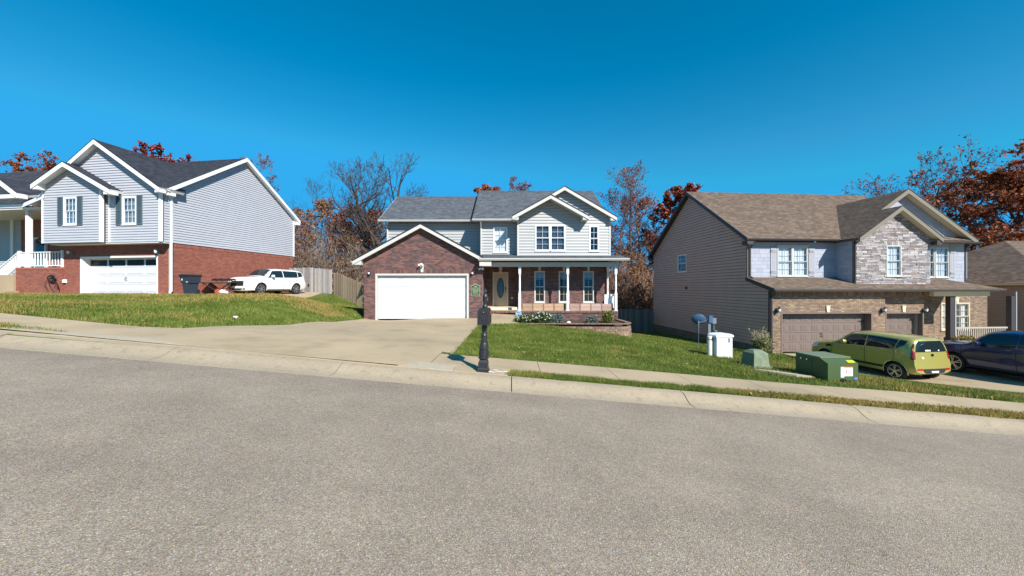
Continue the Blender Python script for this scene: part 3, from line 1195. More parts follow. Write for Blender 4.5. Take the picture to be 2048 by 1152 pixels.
def blades(name, poly, n, h, w, rs, holes=(), dist_pow=1.6):
    x0, x1 = min(p[0] for p in poly), max(p[0] for p in poly)
    y0, y1 = min(p[1] for p in poly), max(p[1] for p in poly)
    x, y = rs.uniform(x0, x1, n * 6), rs.uniform(y0, y1, n * 6)
    keep = in_poly(x, y, poly)
    d = np.hypot(x, y)
    # edges ragged, nearer ground denser
    keep &= rs.rand(len(x)) < np.clip((8.0 / d) ** dist_pow, 0.03, 1)
    for hp in holes:
        keep &= ~in_poly(x, y, hp)
    x, y = x[keep][:n], y[keep][:n]
    d = np.hypot(x, y)
    n = len(x)
    z = T(x, y)
    sc = np.clip(d / 9, 0.9, 2.6)
    hh = h * rs.uniform(0.55, 1.35, n) * (0.8 + 0.5 * vnoise(x, y, 1.1)) * np.clip(sc, 1, 1.5)
    ww = w * rs.uniform(0.7, 1.3, n) * sc
    a = rs.uniform(0, 6.283, n)
    ln = rs.uniform(0.1, 0.9, n) * hh
    b = rs.uniform(0, 6.283, n)
    V = np.empty((n, 3, 3), np.float32)
    V[:, 0] = np.c_[x - np.cos(a) * ww, y - np.sin(a) * ww, z - 0.01]
    V[:, 1] = np.c_[x + np.cos(a) * ww, y + np.sin(a) * ww, z - 0.01]
    V[:, 2] = np.c_[x + np.cos(b) * ln, y + np.sin(b) * ln, z + hh]
    c = grass_col(x, y, rs.rand(n))
    c = np.repeat(c, 3, 0)
    return tag(link(name, np_mesh(name, V.reshape(-1, 3), np.arange(3 * n).reshape(-1, 3), c, BLADE)), kind='stuff')


def wob(poly, rs, amp=0.05, step=0.25):
    out = []
    for k in range(len(poly)):
        a, b = poly[k], poly[(k + 1) % len(poly)]
        nn = max(1, int(math.hypot(b[0] - a[0], b[1] - a[1]) / step))
        for t in range(nn):
            out.append((a[0] + (b[0] - a[0]) * t / nn + rs.uniform(-amp, amp), a[1] + (b[1] - a[1]) * t / nn + rs.uniform(-amp, amp)))
    return out


_rs = np.random.RandomState(11)
BED = [(0.1, 17.6), (5.2, 17.3), (5.75, 17.9), (5.75, 20.2), (0.4, 20.2)]
LAWN_R = [(-1.36, 8.2), (15.4, 8.2), (14.2, 10.5), (13.3, 12.2), (13.3, 14), (13.5, 18.9), (12.9, 20.4), (12.0, 32), (6.2, 29), (5.8, 20), (5.9, 17.6), (5.2, 17.25), (1.5, 17.5), (0.0, 17.5), (-1.50, 17.3), (-1.40, 12)]
blades("grass", wob(LAWN_R, _rs), 170000, 0.050, 0.0055, _rs)
LAWN_L = [(-24, 9.3), (-16, 8.85), (-12, 8.55), (-8.3, 8.42), (-7.62, 8.62), (-7.38, 12.2), (-7.95, 18), (-7.95, 20), (-8.2, 25), (-10.9, 27), (-14.1, 29.3), (-13.9, 25), (-14.3, 22.6), (-17.2, 20.4), (-19, 20.3), (-27, 20.7), (-27, 14)]
blades("grass", wob(LAWN_L, _rs), 120000, 0.055, 0.0065, _rs, dist_pow=1.1)
STRIP_R = [(-0.05, 6.72), (16, 6.72), (16, 7.12), (-0.05, 7.12)]
blades("grass", wob(STRIP_R, _rs, 0.07), 32000, 0.06, 0.006, _rs)
STRIP_L = [(-20, 8.0), (-12, 7.0), (-9.9, 6.97), (-8.35, 7.12), (-9, 7.3), (-12, 7.5), (-20, 8.3)]
blades("grass", wob(STRIP_L, _rs, 0.04), 7000, 0.055, 0.006, _rs)
# weeds that hang over the driveway edge in front of the green car
blades("grass", wob([(9.4, 9.0), (14.6, 9.0), (13.3, 12.2), (12.9, 13.2), (11, 11.5)], _rs, 0.1), 14000, 0.055, 0.006, _rs)

# dry leaves lying about on lawn, pavement and gutter
def litter(name, n, region, size, cols, rs, off=0.02):
    x0, x1, y0, y1 = region
    x, y = rs.uniform(x0, x1, n), rs.uniform(y0, y1, n)
    z = T(x, y) + off
    V = np.empty((n, 4, 3), np.float32)
    a = rs.uniform(0, 6.283, n)
    s = size * rs.uniform(0.6, 1.4, n)
    for k, (dx, dy) in enumerate(((-1, 0), (0, -0.6), (1, 0), (0, 0.6))):
        V[:, k] = np.c_[x + s * (dx * np.cos(a) - dy * np.sin(a)), y + s * (dx * np.sin(a) + dy * np.cos(a)), z + rs.uniform(0, 0.03, n)]
    c = np.array(cols)[rs.randint(0, len(cols), n)] * rs.uniform(0.7, 1.3, (n, 1))
    return tag(link(name, np_mesh(name, V.reshape(-1, 3), np.arange(4 * n).reshape(-1, 4), np.repeat(c, 4, 0), LEAF, 4)), kind='stuff')


LC = [(0.35, 0.17, 0.06), (0.42, 0.25, 0.09), (0.28, 0.11, 0.05), (0.5, 0.33, 0.12)]
litter("fallen_leaves", 380, (-1, 13, 8.4, 16), 0.035, LC, _rs, 0.045)
litter("fallen_leaves", 480, (-22, -8, 9, 19), 0.04, LC, _rs, 0.05)
litter("fallen_leaves", 220, (4, 14, 6.72, 7.15), 0.022, LC, _rs, 0.05)

# ------------------------------------------------------------------ middle house
def corner_trim(house, x, y, z0, z1, m, s=0.09):
    b = MB()
    b.box(x - s / 2, x + s / 2, y - s / 2, y + s / 2, z0, z1)
    return b.build('corner_trim', m, house)


def keystone(house, x, y, z, w, h, m):
    b = MB()
    P = plane((x, y, z), (1, 0, 0), (0, -1, 0))
    b.prism([(-w * .32, 0), (w * .32, 0), (w * .5, h), (-w * .5, h)], P, 0, 0.05, back=True)
    b.prism([(-w * .56, h), (w * .56, h), (w * .56, h + .04), (-w * .56, h + .04)], P, 0, 0.065, back=True)
    return b.build('keystone', m, house)


def floodlight(house, x, y, z, m=WHITE):
    b = MB()
    b.box(x - .06, x + .06, y - .04, y, z, z + .09)
    for s in (-1, 1):
        b.tube([(x + s * .03, y - .04, z + .04), (x + s * .08, y - .10, z + .02)], .02, 6)
        b.lathe([(.03, 0), (.05, -.07), (.055, -.10)], 8, (x + s * .09, y - .08, z + .01), 'y')
    return b.build('floodlight', m, house)


def garage_panels(house, u0, u1, z0, z1, v, rows, cols, m, lites=None, grooves=0, inset=0.03):
    d = MB()
    rh = (z1 - z0) / rows
    d.box(u0, u1, v, v + .04, z0, z1)
    for r in range(rows):                       # sections with a joint between
        d.box(u0, u1, v - .018, v - .0005, z0 + r * rh + .006, z0 + (r + 1) * rh - .006)
    door = d.build('garage_door', m, house)
    cw = (u1 - u0) / cols
    for r in range(rows):
        for c in range(cols):
            a0, a1 = u0 + c * cw + .07, u0 + (c + 1) * cw - .07
            b0, b1 = z0 + r * rh + .09, z0 + (r + 1) * rh - .09
            p = MB()
            if lites and r == rows - 1:
                p.box(a0, a1, v - .030, v - .0185, b0, b1)
                o = p.build('pane', mat('garage_pane', (.015, .018, .02), .2, spec=.15) if 'garage_pane' not in MATS else MATS['garage_pane'], door)
                continue
            p.box(a0, a1, v - .024, v - .0185, b0, b1)
            if grooves:
                gw = (a1 - a0 - .08) / grooves
                for g in range(grooves):
                    p.box(a0 + .04 + g * gw + .006, a0 + .04 + (g + 1) * gw - .006, v - .034, v - .0245, b0 + .04, b1 - .04)
            else:
                p.box(a0 + .05, a1 - .05, v - .036, v - .0245, b0 + .05, b1 - .05)
            p.build('panel', m, door)
    return door


def pull_handles(door, u, z, v, m=BLACK):
    for s in (-1, 1):
        b = MB()
        b.tube([(u + s * .06, v - .02, z - .12), (u + s * .045, v - .06, z - .06), (u + s * .04, v - .06, z + .06), (u + s * .06, v - .02, z + .12)], .012, 6)
        b.build('handle', m, door)


def opening(house, u0, u1, z0, z1, v, dep, m, w=.10, name='garage_frame'):
    b = MB()
    b.box(u0 - w, u0, v - .03, v + dep, z0, z1 + w).box(u1, u1 + w, v - .03, v + dep, z0, z1 + w).box(u0, u1, v - .03, v + dep, z1, z1 + w)
    return b.build(name, m, house)


C = FR_C
hc = thing("house", "dark brick and pale siding house with white garage door and white porch posts", "house", (C.o[0], C.o[1], 0.05))
ZB["house"] = 0.05
A1, NF = (1, 0, 0), (0, -1, 0)

# garage block
ua, za = C.at(841, 447.4, -.3)
SL = .545
u1 = C.at(965, 576, 0)[0]
zr = lambda u, d=.165: za - d - SL * abs(u - ua)
gu0, gz1 = C.at(751, 546.5, 0)
gu1 = C.at(937.5, 576, 0)[0]
gz1 -= .02
GH = [(gu0 - .0, gu1 + .0, -.2, gz1 + .0)]
sol = [(gu0 - .1, gu1 + .1, gz1, gz1 + .21)]
wall(hc, 'wall', [(0, -.1), (u1, -.1), (u1, zr(u1)), (ua, zr(ua)), (0, zr(0))], plane((0, 0, 0), A1, NF), GH + sol, 'brick', PAL_DARK, mortar=MORTAR_D, thick=.25)
# soldier course over the door
m = MB()
P0 = plane((0, 0, 0), A1, NF)
wall_s = MB()
wall_s.box(gu0 - .1, gu1 + .1, .0, .25, gz1, gz1 + .21)
ws = wall_s.build('lintel', MORTAR_D, hc)
x = gu0 - .1
while x < gu1 + .08:
    m.prism([(x + .004, gz1 + .005), (x + .064, gz1 + .005), (x + .064, gz1 + .205), (x + .004, gz1 + .205)], P0, 0, .013, pick(RNG, PAL_DARK))
    x += .068
m.build('bricks', BRICK, ws, kind='stuff')
ks = C.at(844.5, 545.5, 0)
keystone(hc, ks[0], -.013, ks[1] + .02, .19, .32, OFFWHITE)
floodlight(hc, ks[0] - .02, -.08, ks[1] + .40)
opening(hc, gu0 + .1, gu1 - .1, 0, gz1 - .1, 0, .2, OFFWHITE, .1)
gd = garage_panels(hc, gu0 + .11, gu1 - .11, .05, gz1 - .105, .16, 4, 4, DOORWHITE)
for px in (739.5, 945):
    l = C.at(px, 546, 0)
    wall_lamp(hc, l[0], -.014, l[1] - .02, BLACK, LAMPCLEAR, .85)
# side walls of the garage
wall(hc, 'wall', [(0.26, -.4), (6.0, -.4), (6.0, zr(0)), (0.26, zr(0))], plane((0, 0, 0), (0, 1, 0), (-1, 0, 0)), (), 'brick', PAL_DARK, mortar=MORTAR_D)
wall(hc, 'wall', [(0.26, -.1), (2.2, -.1), (2.2, 3.05), (0.26, 3.05)], plane((u1, 0, 0), (0, 1, 0), (1, 0, 0)), (), 'brick', PAL_DARK, mortar=MORTAR_D)
HS = 3.57
e = za - SL * HS
roof(hc, [(ua - HS, 3.0, e), (ua - HS, -.3, e), (ua, -.3, za), (ua, 3.0, za)], PAL_SHG, OFFWHITE)
roof(hc, [(ua + HS, -.3, e), (ua + HS, 2.6, e), (ua, 2.6, za), (ua, -.3, za)], PAL_SHG, OFFWHITE)
for s in (-1, 1):
    board(hc, (ua, -.302, za - .005), (ua + s * HS, -.302, e - .005), .21, .03 * s, OFFWHITE, 'rake_board')
    board(hc, (ua, -.304, za + .045), (ua + s * (HS + .02), -.304, e + .04), .07, .045 * s, ROOFEDGE, 'drip_edge')
    b = MB()
    P = plane((ua + s * HS, -.29, e), (-s, 0, 0), (0, -1, 0))
    b.prism([(0, -.21), (.45, -.21), (.45, .02), (0, -.14)] if s < 0 else [(0, -.21), (.25, -.21), (.25, .0), (0, -.14)], P, -.28, 0, back=True)
    b.build('eave_return', OFFWHITE, hc)
gutter(hc, (ua - HS, -.3, e), (ua - HS, 3.0, e), OFFWHITE, (-1, 0), .1)

# upper storey, left: siding wall set back
uU = C.at(776, 500, 2.6)[0]
uM = C.at(962, 500, 1.6)[0]
wall(hc, 'wall', [(uU, 2.8), (uM + .3, 2.8), (uM + .3, 5.62), (uU, 5.62)], plane((0, 2.6, 0), A1, NF), (), 'siding', smat=SIDE_PALE)
roof(hc, [(uU - .42, 2.12, 5.72), (uM + .35, 2.12, 5.72), (uM + .35, 5.9, 8.02), (uU - .42, 5.9, 8.02)], PAL_SHG, OFFWHITE)
roof(hc, [(uM + .35, 9.7, 5.72), (uU - .42, 9.7, 5.72), (uU - .42, 5.9, 8.02), (uM + .35, 5.9, 8.02)], PAL_SHG, OFFWHITE)
gutter(hc, (uU - .42, 2.12, 5.72), (uM - .35, 2.12, 5.72), OFFWHITE)
wall(hc, 'wall', [(2.76, -.5), (9.3, -.5), (9.3, 5.62), (5.9, 7.7), (2.76, 5.62)], plane((uU, 0, 0), (0, 1, 0), (-1, 0, 0)), (), 'siding', smat=SIDE_PALE)
board(hc, (uU - .42, 5.9, 8.02), (uU - .42, 2.12, 5.72), .2, .03, OFFWHITE, 'rake_board')
downspout(hc, uU + .0, 2.52, 3.6, 5.62, OFFWHITE, .36)
corner_trim(hc, uU, 2.6, 2.9, 5.6, OFFWHITE)

# upper storey, middle
uG = C.at(1036, 480, .95)[0]
uE = C.at(1219.5, 480, .95)[0]
w1 = C.at(1000.5, 505, 1.6)
w1t = C.at(1000.5, 454.5, 1.6)
w1w = C.at(1015, 480, 1.6)[0] - C.at(986.5, 480, 1.6)[0]
wall(hc, 'wall', [(uM, 3.3), (uG + .1, 3.3), (uG + .1, 5.58), (uM, 5.58)], plane((0, 1.6, 0), A1, NF), [(w1[0] - w1w / 2 + .02, w1[0] + w1w / 2 - .02, w1[1] + .02, w1t[1] - .02)], 'siding', smat=SIDE_PALE)
window(hc, w1[0], 1.6, w1[1], w1w, w1t[1] - w1[1], 0, WHITE, 2, 2, BLIND, 1.0, GLASS)
wall(hc, 'wall', [(1.76, 2.9), (5.6, 2.9), (5.6, 8.2), (1.76, 5.85)], plane((uM, 0, 0), (0, 1, 0), (-1, 0, 0)), (), 'siding', smat=SIDE_PALE)
corner_trim(hc, uM, 1.6, 3.5, 5.56, OFFWHITE, .11)
downspout(hc, uM + .02, 1.50, 3.45, 5.5, OFFWHITE, .26)
uML, uMR = -2.25 + 7.89, 13.42
roof(hc, [(uML, 1.2, 5.61), (uMR, 1.2, 5.61), (uMR, 5.7, 8.37), (uML, 5.7, 8.37)], PAL_SHG, OFFWHITE)
roof(hc, [(uMR, 10.2, 5.61), (uML, 10.2, 5.61), (uML, 5.7, 8.37), (uMR, 5.7, 8.37)], PAL_SHG, OFFWHITE)
gutter(hc, (uML, 1.2, 5.61), (uG - .3, 1.2, 5.61), OFFWHITE)
board(hc, (uML, 5.7, 8.37), (uML, 1.2, 5.61), .2, .03, ROOFEDGE, 'rake_board')  # off-white board coloured dark to stand for shade on its left face
# the front gables
uo, zo = C.at(1129.6, 372.8, .6)
ui, zi = C.at(1101.6, 389.5, .3)
HO, SO = 2.86, .584
HI, SI = 2.08, .553
zo_w = lambda u: zo - .17 - SO * abs(u - uo)
zgb = 3.35
wins = []
for pl_, pr_, pt, pb in ((1069.5, 1130.8, 450, 502), (1178.3, 1197.3, 451.5, 502.5)):
    a, b = C.at(pl_, pb, .95), C.at(pr_, pt, .95)
    wins.append((a[0], b[0], a[1], b[1]))
wall(hc, 'wall', [(uG, zgb), (uE, zgb), (uE, zo_w(uE)), (uo, zo_w(uo)), (uG, zo_w(uG))], plane((0, .95, 0), A1, NF), [(a + .02, b - .02, c + .02, d - .02) for a, b, c, d in wins], 'siding', smat=SIDE_PALE)
a, b, c, d = wins[0]
mid = (a + b) / 2
for q in ((a, mid + .01), (mid - .01, b)):
    window(hc, (q[0] + q[1]) / 2, .95, c, q[1] - q[0] - .021, d - c, 0, WHITE, 2, 2, BLIND_D, 1.0, GLASS_D, slats=True)
a, b, c, d = wins[1]
window(hc, (a + b) / 2, .95, c, b - a, d - c, 0, WHITE, 2, 2, None, 0, GLASS_D)
corner_trim(hc, uG, .95, zgb, zo_w(uG) - .0, OFFWHITE)
corner_trim(hc, uE, .95, zgb, zo_w(uE), OFFWHITE)
wall(hc, 'wall', [(1.11, 2.9), (1.6, 2.9), (1.6, 5.5), (1.11, 5.5)], plane((uG, 0, 0), (0, 1, 0), (-1, 0, 0)), (), 'siding', smat=SIDE_PALE)
wall(hc, 'wall', [(1.11, 2.9), (10.0, 2.9), (10.0, 5.5), (5.7, 8.1), (1.11, 5.5)], plane((uE, 0, 0), (0, 1, 0), (1, 0, 0)), (), 'siding', smat=SIDE_PALE)
eo = zo - SO * HO
roof(hc, [(uo - HO, 1.35, eo), (uo - HO, .6, eo), (uo, .6, zo), (uo, 4.1, zo)], PAL_SHG, OFFWHITE)
roof(hc, [(uo + HO, .6, eo), (uo + HO, 1.3, eo), (uo, 4.1, zo), (uo, .6, zo)], PAL_SHG, OFFWHITE)
ei = zi - SI * HI
roof(hc, [(ui - HI, .59, ei), (ui - HI, .3, ei), (ui, .3, zi), (ui, .59, zi)], PAL_SHG, OFFWHITE)
roof(hc, [(ui + HI, .3, ei), (ui + HI, .94, ei), (ui, .94, zi), (ui, .3, zi)], PAL_SHG, OFFWHITE)
for (uu, zz, hh, ee, vv) in ((uo, zo, HO, eo, .598), (ui, zi, HI, ei, .298)):
    for s in (-1, 1):
        if uu == uo and s < 0:
            continue
        board(hc, (uu, vv, zz - .005), (uu + s * hh, vv, ee - .005), .2, .03 * s, OFFWHITE, 'rake_board')
        board(hc, (uu, vv - .002, zz + .045), (uu + s * (hh + .02), vv - .002, ee + .04), .07, .04 * s, ROOFEDGE, 'drip_edge')
        b = MB()
        P = plane((uu + s * hh, vv + .01, ee), (-s, 0, 0), (0, -1, 0))
        b.prism([(0, -.2), (.34, -.2), (.34, .03), (0, -.13)], P, -.3 if uu == uo else -.6, 0, back=True)
        b.build('eave_return', OFFWHITE, hc)
board(hc, (uo, .598, zo - .005), (uo - HO * .5, .598, zo - SO * HO * .5 - .005), .2, -.03, OFFWHITE, 'rake_board')
board(hc, (uo, .596, zo + .03), (uo - HO * .6, .596, zo - SO * HO * .6 + .03), .045, -.04, ROOFEDGE, 'drip_edge')

# porch
pz = .50
uP0 = C.at(1037, 620, -.15)[0]
uP1 = C.at(1236, 620, -.15)[0]
b = MB()
b.box(uP0 + .0, uP1, -.149, 1.2, pz - .1, pz).box(u1, uP0 - .002, -.1, 2.2, pz - .12, pz)
b.build('porch_floor', CONC, hc)
wall(hc, 'porch_base', [(uP0, -.95), (uP1, -.95), (uP1, pz - .12), (uP0, pz - .12)], plane((0, -.12, 0), A1, NF), (), 'brick', PAL_DARK, mortar=MORTAR_D, thick=.15)
wall(hc, 'porch_base', [(.03, -.95), (1.2, -.95), (1.2, pz - .12), (.03, pz - .12)], plane((uP1, -.12, 0), (0, 1, 0), (1, 0, 0)), (), 'brick', PAL_DARK, mortar=MORTAR_D, thick=.15)
m = MB()
P_ = plane((0, -.12, 0), A1, NF)
x = u1 + .02
while x < uP1 - .06:
    m.prism([(x + .004, pz - .115), (x + .064, pz - .115), (x + .064, pz - .012), (x + .004, pz - .012)], P_, -.2, .045, pick(RNG, PAL_DARK), back=True)
    x += .068
m.build('porch_edge_bricks', BRICK, hc, kind='stuff')
b = MB()
b.box(u1 + .05, uP0 - .05, .75, 2.19, pz + .001, pz + .13)
b.build('step', CREAM, hc)
# porch walls with windows and door
pw = []
for pxl, pxr in ((1068.6, 1089.8), (1117.3, 1138.5), (1166, 1187.3)):
    a, b_ = C.at(pxl, 605, 1.2), C.at(pxr, 542, 1.2)
    pw.append((a[0], b_[0], a[1], b_[1]))
wall(hc, 'wall', [(uP0, pz - .3), (uE, pz - .3), (uE, 3.2), (uP0, 3.2)], plane((0, 1.2, 0), A1, NF), pw, 'brick', PAL_DARK, mortar=MORTAR_D)
for a, b_, c, d in pw:
    window(hc, (a + b_) / 2, 1.2, c, b_ - a, d - c, 0, OFFWHITE, 2, 2, BLIND, .22, GLASS_D)
    keystone(hc, (a + b_) / 2, 1.187, d + .0, .16, .24, OFFWHITE)
    s = MB()
    s.box(a - .04, b_ + .04, 1.12, 1.186, c - .12, c - .037)
    s.build('brick_sill', mat("sill_brick", PAL_DARK[5], .9) if 'sill_brick' not in MATS else MATS['sill_brick'], hc)
wall(hc, 'wall', [(1.36, pz - .3), (6.0, pz - .3), (6.0, 3.0), (1.36, 3.0)], plane((uE, 0, 0), (0, 1, 0), (1, 0, 0)), (), 'brick', PAL_DARK, mortar=MORTAR_D)
wall(hc, 'wall', [(1.36, pz), (2.2, pz), (2.2, 3.05), (1.36, 3.05)], plane((uP0, 0, 0), (0, 1, 0), (-1, 0, 0)), (), 'brick', PAL_DARK, mortar=MORTAR_D)
d0, d1 = C.at(985.5, 614, 2.2), C.at(1016.5, 544.5, 2.2)
wall(hc, 'wall', [(u1, pz - .1), (uP0, pz - .1), (uP0, 3.2), (u1, 3.2)], plane((0, 2.2, 0), A1, NF), [(d0[0], d1[0], 0, d1[1])], 'brick', PAL_DARK, mortar=MORTAR_D)
keystone(hc, (d0[0] + d1[0]) / 2, 2.187, d1[1], .2, .26, OFFWHITE)
opening(hc, d0[0] + .07, d1[0] - .07, pz + .13, d1[1] - .07, 2.2, .1, CREAM, .07, 'door_frame')
b = MB()
dx0, dx1, dz0, dz1 = d0[0] + .075, d1[0] - .075, pz + .14, d1[1] - .075
b.box(dx0, dx1, 2.23, 2.28, dz0, dz1)
door = b.build('front_door', DOORTAN, hc)
dcx, dcz = (dx0 + dx1) / 2, dz0 + (dz1 - dz0) * .56
for (rx_, rz_, y_, mt, nm) in ((.215, .60, 2.215, BLACK, 'oval_frame'), (.185, .56, 2.205, mat("door_oval_glass", (.05, .11, .17), .12, noise=(14, .6)), 'oval_glass')):
    b = MB()
    pts = [(dcx + rx_ * math.cos(t), dcz + rz_ * math.sin(t)) for t in np.arange(0, 6.28, .26)]
    b.prism(pts, plane((0, 2.23, 0), A1, NF), 0, 2.23 - y_ if y_ else .01)
    b.build(nm, mt, door)
b = MB()
for zz in (dz0 + .12,):
    b.box(dx0 + .12, dx1 - .12, 2.22, 2.2295, zz, zz + .3)
b.build('door_panel', DOORTAN, door)
b = MB()
b.lathe([(.03, 0), (.035, -.03), (.01, -.06)], 8, (dx1 - .08, 2.23, dz0 + .85), 'y')
b.box(dx1 - .11, dx1 - .05, 2.215, 2.2295, dz0 + .95, dz0 + 1.15)
b.build('handle', BLACK, door)
b = MB()
bx = C.at(1024, 596, 2.2)
b.box(bx[0] - .06, bx[0] + .06, 2.13, 2.187, bx[1] - .05, bx[1] + .06)
b.build('mail_slot', CREAM, hc)
# porch roof, beam, gutter, ceiling
uRR = C.at(1258, 520, -.5)[0]
uRL = C.at(957, 520, -.5)[0]
zg = 3.255
roof(hc, [(uRL, -.5, zg), (uRR, -.5, zg), (uRR, .96, zg + .26), (uRL, .96, zg + .26)], PAL_SHG, OFFWHITE, .1)
roof(hc, [(uM, .96, zg + .26), (uG + .05, .96, zg + .26), (uG + .05, 1.62, zg + .385), (uM, 1.62, zg + .385)], PAL_SHG, OFFWHITE, .1)
gutter(hc, (uRL, -.5, zg), (uRR, -.5, zg), OFFWHITE, (0, -1), .13)
b = MB()
b.box(u1 + .002, uRR - .45, -.22, .02, 2.84, 3.07)
b.build('beam', OFFWHITE, hc)
b = MB()
b.box(u1 + .002, uRR - .5, .021, 2.19, 3.0, 3.06)
b.build('porch_ceiling', OFFWHITE, hc)
b = MB()
b.box(u1 - .12, u1 + .5, -.5, -.222, 2.86, 3.10)
b.build('eave_return', OFFWHITE, hc)
floodlight(hc, C.at(963, 556, -.1)[0], -.1, 2.70)


def porch_post(house, x, y, z0, z1, s=.13, m=WHITE):
    b = MB()
    r = s / math.sqrt(2)
    b.box(x - s * .62, x + s * .62, y - s * .62, y + s * .62, z0, z0 + .04)
    b.box(x - s / 2, x + s / 2, y - s / 2, y + s / 2, z0 + .04, z0 + .95)
    b.lathe([(s * .46, z0 + .95), (s * .36, z0 + .98), (s * .5, z0 + 1.02), (s * .34, z0 + 1.06), (s * .42, z0 + 1.25), (s * .36, z1 - .6), (s * .3, z1 - .48), (s * .5, z1 - .45), (s * .36, z1 - .41), (s * .46, z1 - .38)], 14, (x, y, 0))
    b.box(x - s / 2, x + s / 2, y - s / 2, y + s / 2, z1 - .38, z1 - .04)
    b.box(x - s * .64, x + s * .64, y - s * .64, y + s * .64, z1 - .04, z1)
    return b.build('porch_post', m, house)


for px in (1039.5, 1135.3, 1231.5):
    porch_post(hc, C.at(px, 600, -.06)[0], -.06, pz + .001, 2.84)
porch_post(hc, uE - .09, 1.05, pz + .001, 3.0, .11)
# side railing and a solid white panel at the right end
b = MB()
ux = uP1 - .12
b.box(ux - .03, ux + .03, .05, 1.0, pz + .82, pz + .88).box(ux - .025, ux + .025, .05, 1.0, pz + .1, pz + .15)
rail = b.build('railing', WHITE, hc)
for k in range(7):
    b = MB()
    b.box(ux - .018, ux + .018, .12 + k * .13, .155 + k * .13, pz + .15, pz + .82)
    b.build('baluster', WHITE, rail)
b = MB()
for k in range(4):
    b.box(ux - .48 + k * .11, ux - .375 + k * .11, .30, .33, pz + .05, pz + .86)
b.box(ux - .49, ux - .035, .331, .36, pz + .75, pz + .83).box(ux - .49, ux - .035, .331, .36, pz + .12, pz + .2)
b.build('railing_panel', WHITE, hc)
# hidden back body so that no light leaks through
b = MB()
b.box(.3, uE - .3, 6.5, 9.2, -.4, 5.4)
b.build('rear_wall', SIDE_PALE, hc)

# wooden planters on the porch edge
for (pa, pb) in ((1045, 1130), (1140, 1226)):
    x0, x1 = C.at(pa, 615, -.05)[0], C.at(pb, 615, -.05)[0]
    t = thing("planter_box", "long wooden planter of reddish tan boards on the porch edge beside the entrance step" if pa < 1100 else "long wooden planter of greyer boards on the porch edge near the white panel", "planter", (C.o[0] + (x0 + x1) / 2, C.o[1] + .16, pz + .002), 0, "wooden planters along the porch edge")
    hw = (x1 - x0) / 2
    b = MB()
    b.box(-hw + .02, hw - .02, -.06, .10, .0, .36)
    b.build('box', WOODGREY, t)
    n = 4
    for k in range(n):
        c = pick(RNG, [srgb(176, 146, 118), srgb(164, 136, 114), srgb(184, 158, 132)] if pa < 1100 else [srgb(164, 140, 128), srgb(154, 128, 116), srgb(176, 150, 134)])
        a0, a1 = -hw + k * 2 * hw / n + .03, -hw + (k + 1) * 2 * hw / n - .03
        for zz in (.02, .20):
            b = MB()
            b.box(a0, a1, -.085, -.0605, zz, zz + .165, pick(RNG, [c], .12))
            b.build('board', PLANTERWOOD, t)
    for k in range(n + 1):
        b = MB()
        xx = -hw + k * 2 * hw / n
        b.box(xx - .027, xx + .027, -.10, -.0605, 0, .39, pick(RNG, [srgb(140, 100, 80)]))
        b.build('stile', PLANTERWOOD, t)

# green house sign screwed to the brick beside the garage door
sx, sz = C.at(951.3, 580, 0)
sg = thing("wall_sign", "dark green no soliciting plaque with cream border on the brick beside the white garage door", "sign", (C.o[0] + sx, C.o[1] - .016, sz))


def plaque(w, h, s):
    return [(-w / 2 * s, -h / 2 * s), (w / 2 * s, -h / 2 * s), (w / 2 * s, h / 2 * s * .72), (w * .33 * s, h / 2 * s * .74), (w * .2 * s, h / 2 * s * .96), (0, h / 2 * s), (-w * .2 * s, h / 2 * s * .96), (-w * .33 * s, h / 2 * s * .74), (-w / 2 * s, h / 2 * s * .72)]


b = MB()
b.prism(plaque(.455, .63, 1), plane((0, 0, 0), A1, NF), 0, .012, back=True)
b.build('border', SIGNCREAM, sg)
b = MB()
b.prism(plaque(.43, .60, 1), plane((0, 0, 0), A1, NF), .0125, .018)
b.build('field', SIGNGREEN, sg)


def text(body, size, parent, loc, m, rot=(math.radians(90), 0, 0), name='lettering', ext=.001, sx=1.0):
    cu = bpy.data.curves.new(name, 'FONT')
    cu.body = body
    cu.size = size
    cu.align_x, cu.align_y = 'CENTER', 'CENTER'
    cu.extrude = ext
    o = bpy.data.objects.new(name, cu)
    me = bpy.data.meshes.new_from_object(o)
    bpy.data.objects.remove(o)
    me.materials.append(m)
    o = link(name, me, parent, loc, rot)
    o.scale = (sx, 1, 1)
    return o


text("NO", .10, sg, (0, -.02, .185), SIGNCREAM)
text("SOLICITING", .062, sg, (0, -.02, .105), SIGNCREAM)
b = MB()
rr = random.Random(2)
for k, zz in enumerate((.04, -.03, -.09, -.15, -.22)):
    hw = (.19, .16, .15, .15, .19)[k]
    x = -hw
    while x < hw - .02:
        ww = rr.uniform(.03, .07)
        b.box(x, min(hw, x + ww), -.0205, -.0185, zz - .009, zz + .009)
        x += ww + .018
b.build('small_print', SIGNCREAM, sg)

# blue security sign on a stake
ap = at(1037, 627.5, 19.3)
az = tz(ap.x, 19.3)
st = thing("security_sign", "small round blue security sign on a stake by the entrance step", "sign", (ap.x, 19.3, az))
b = MB()
b.bar((0, .01, -.2), (0, .01, ap.z - az), .025)
b.build('stake', CHROME, st)
oct_ = lambda r: [(r * math.cos(math.pi / 8 + k * math.pi / 4), r * math.sin(math.pi / 8 + k * math.pi / 4)) for k in range(8)]
b = MB()
b.prism(oct_(.155), plane((0, 0, ap.z - az), A1, NF), 0, .01, back=True)
b.build('rim', SIGNWHITE, st)
b = MB()
b.prism(oct_(.14), plane((0, 0, ap.z - az), A1, NF), .0105, .014)
b.build('face', ADTBLUE, st)
text("ADT", .12, st, (0, -.016, ap.z - az), SIGNWHITE)

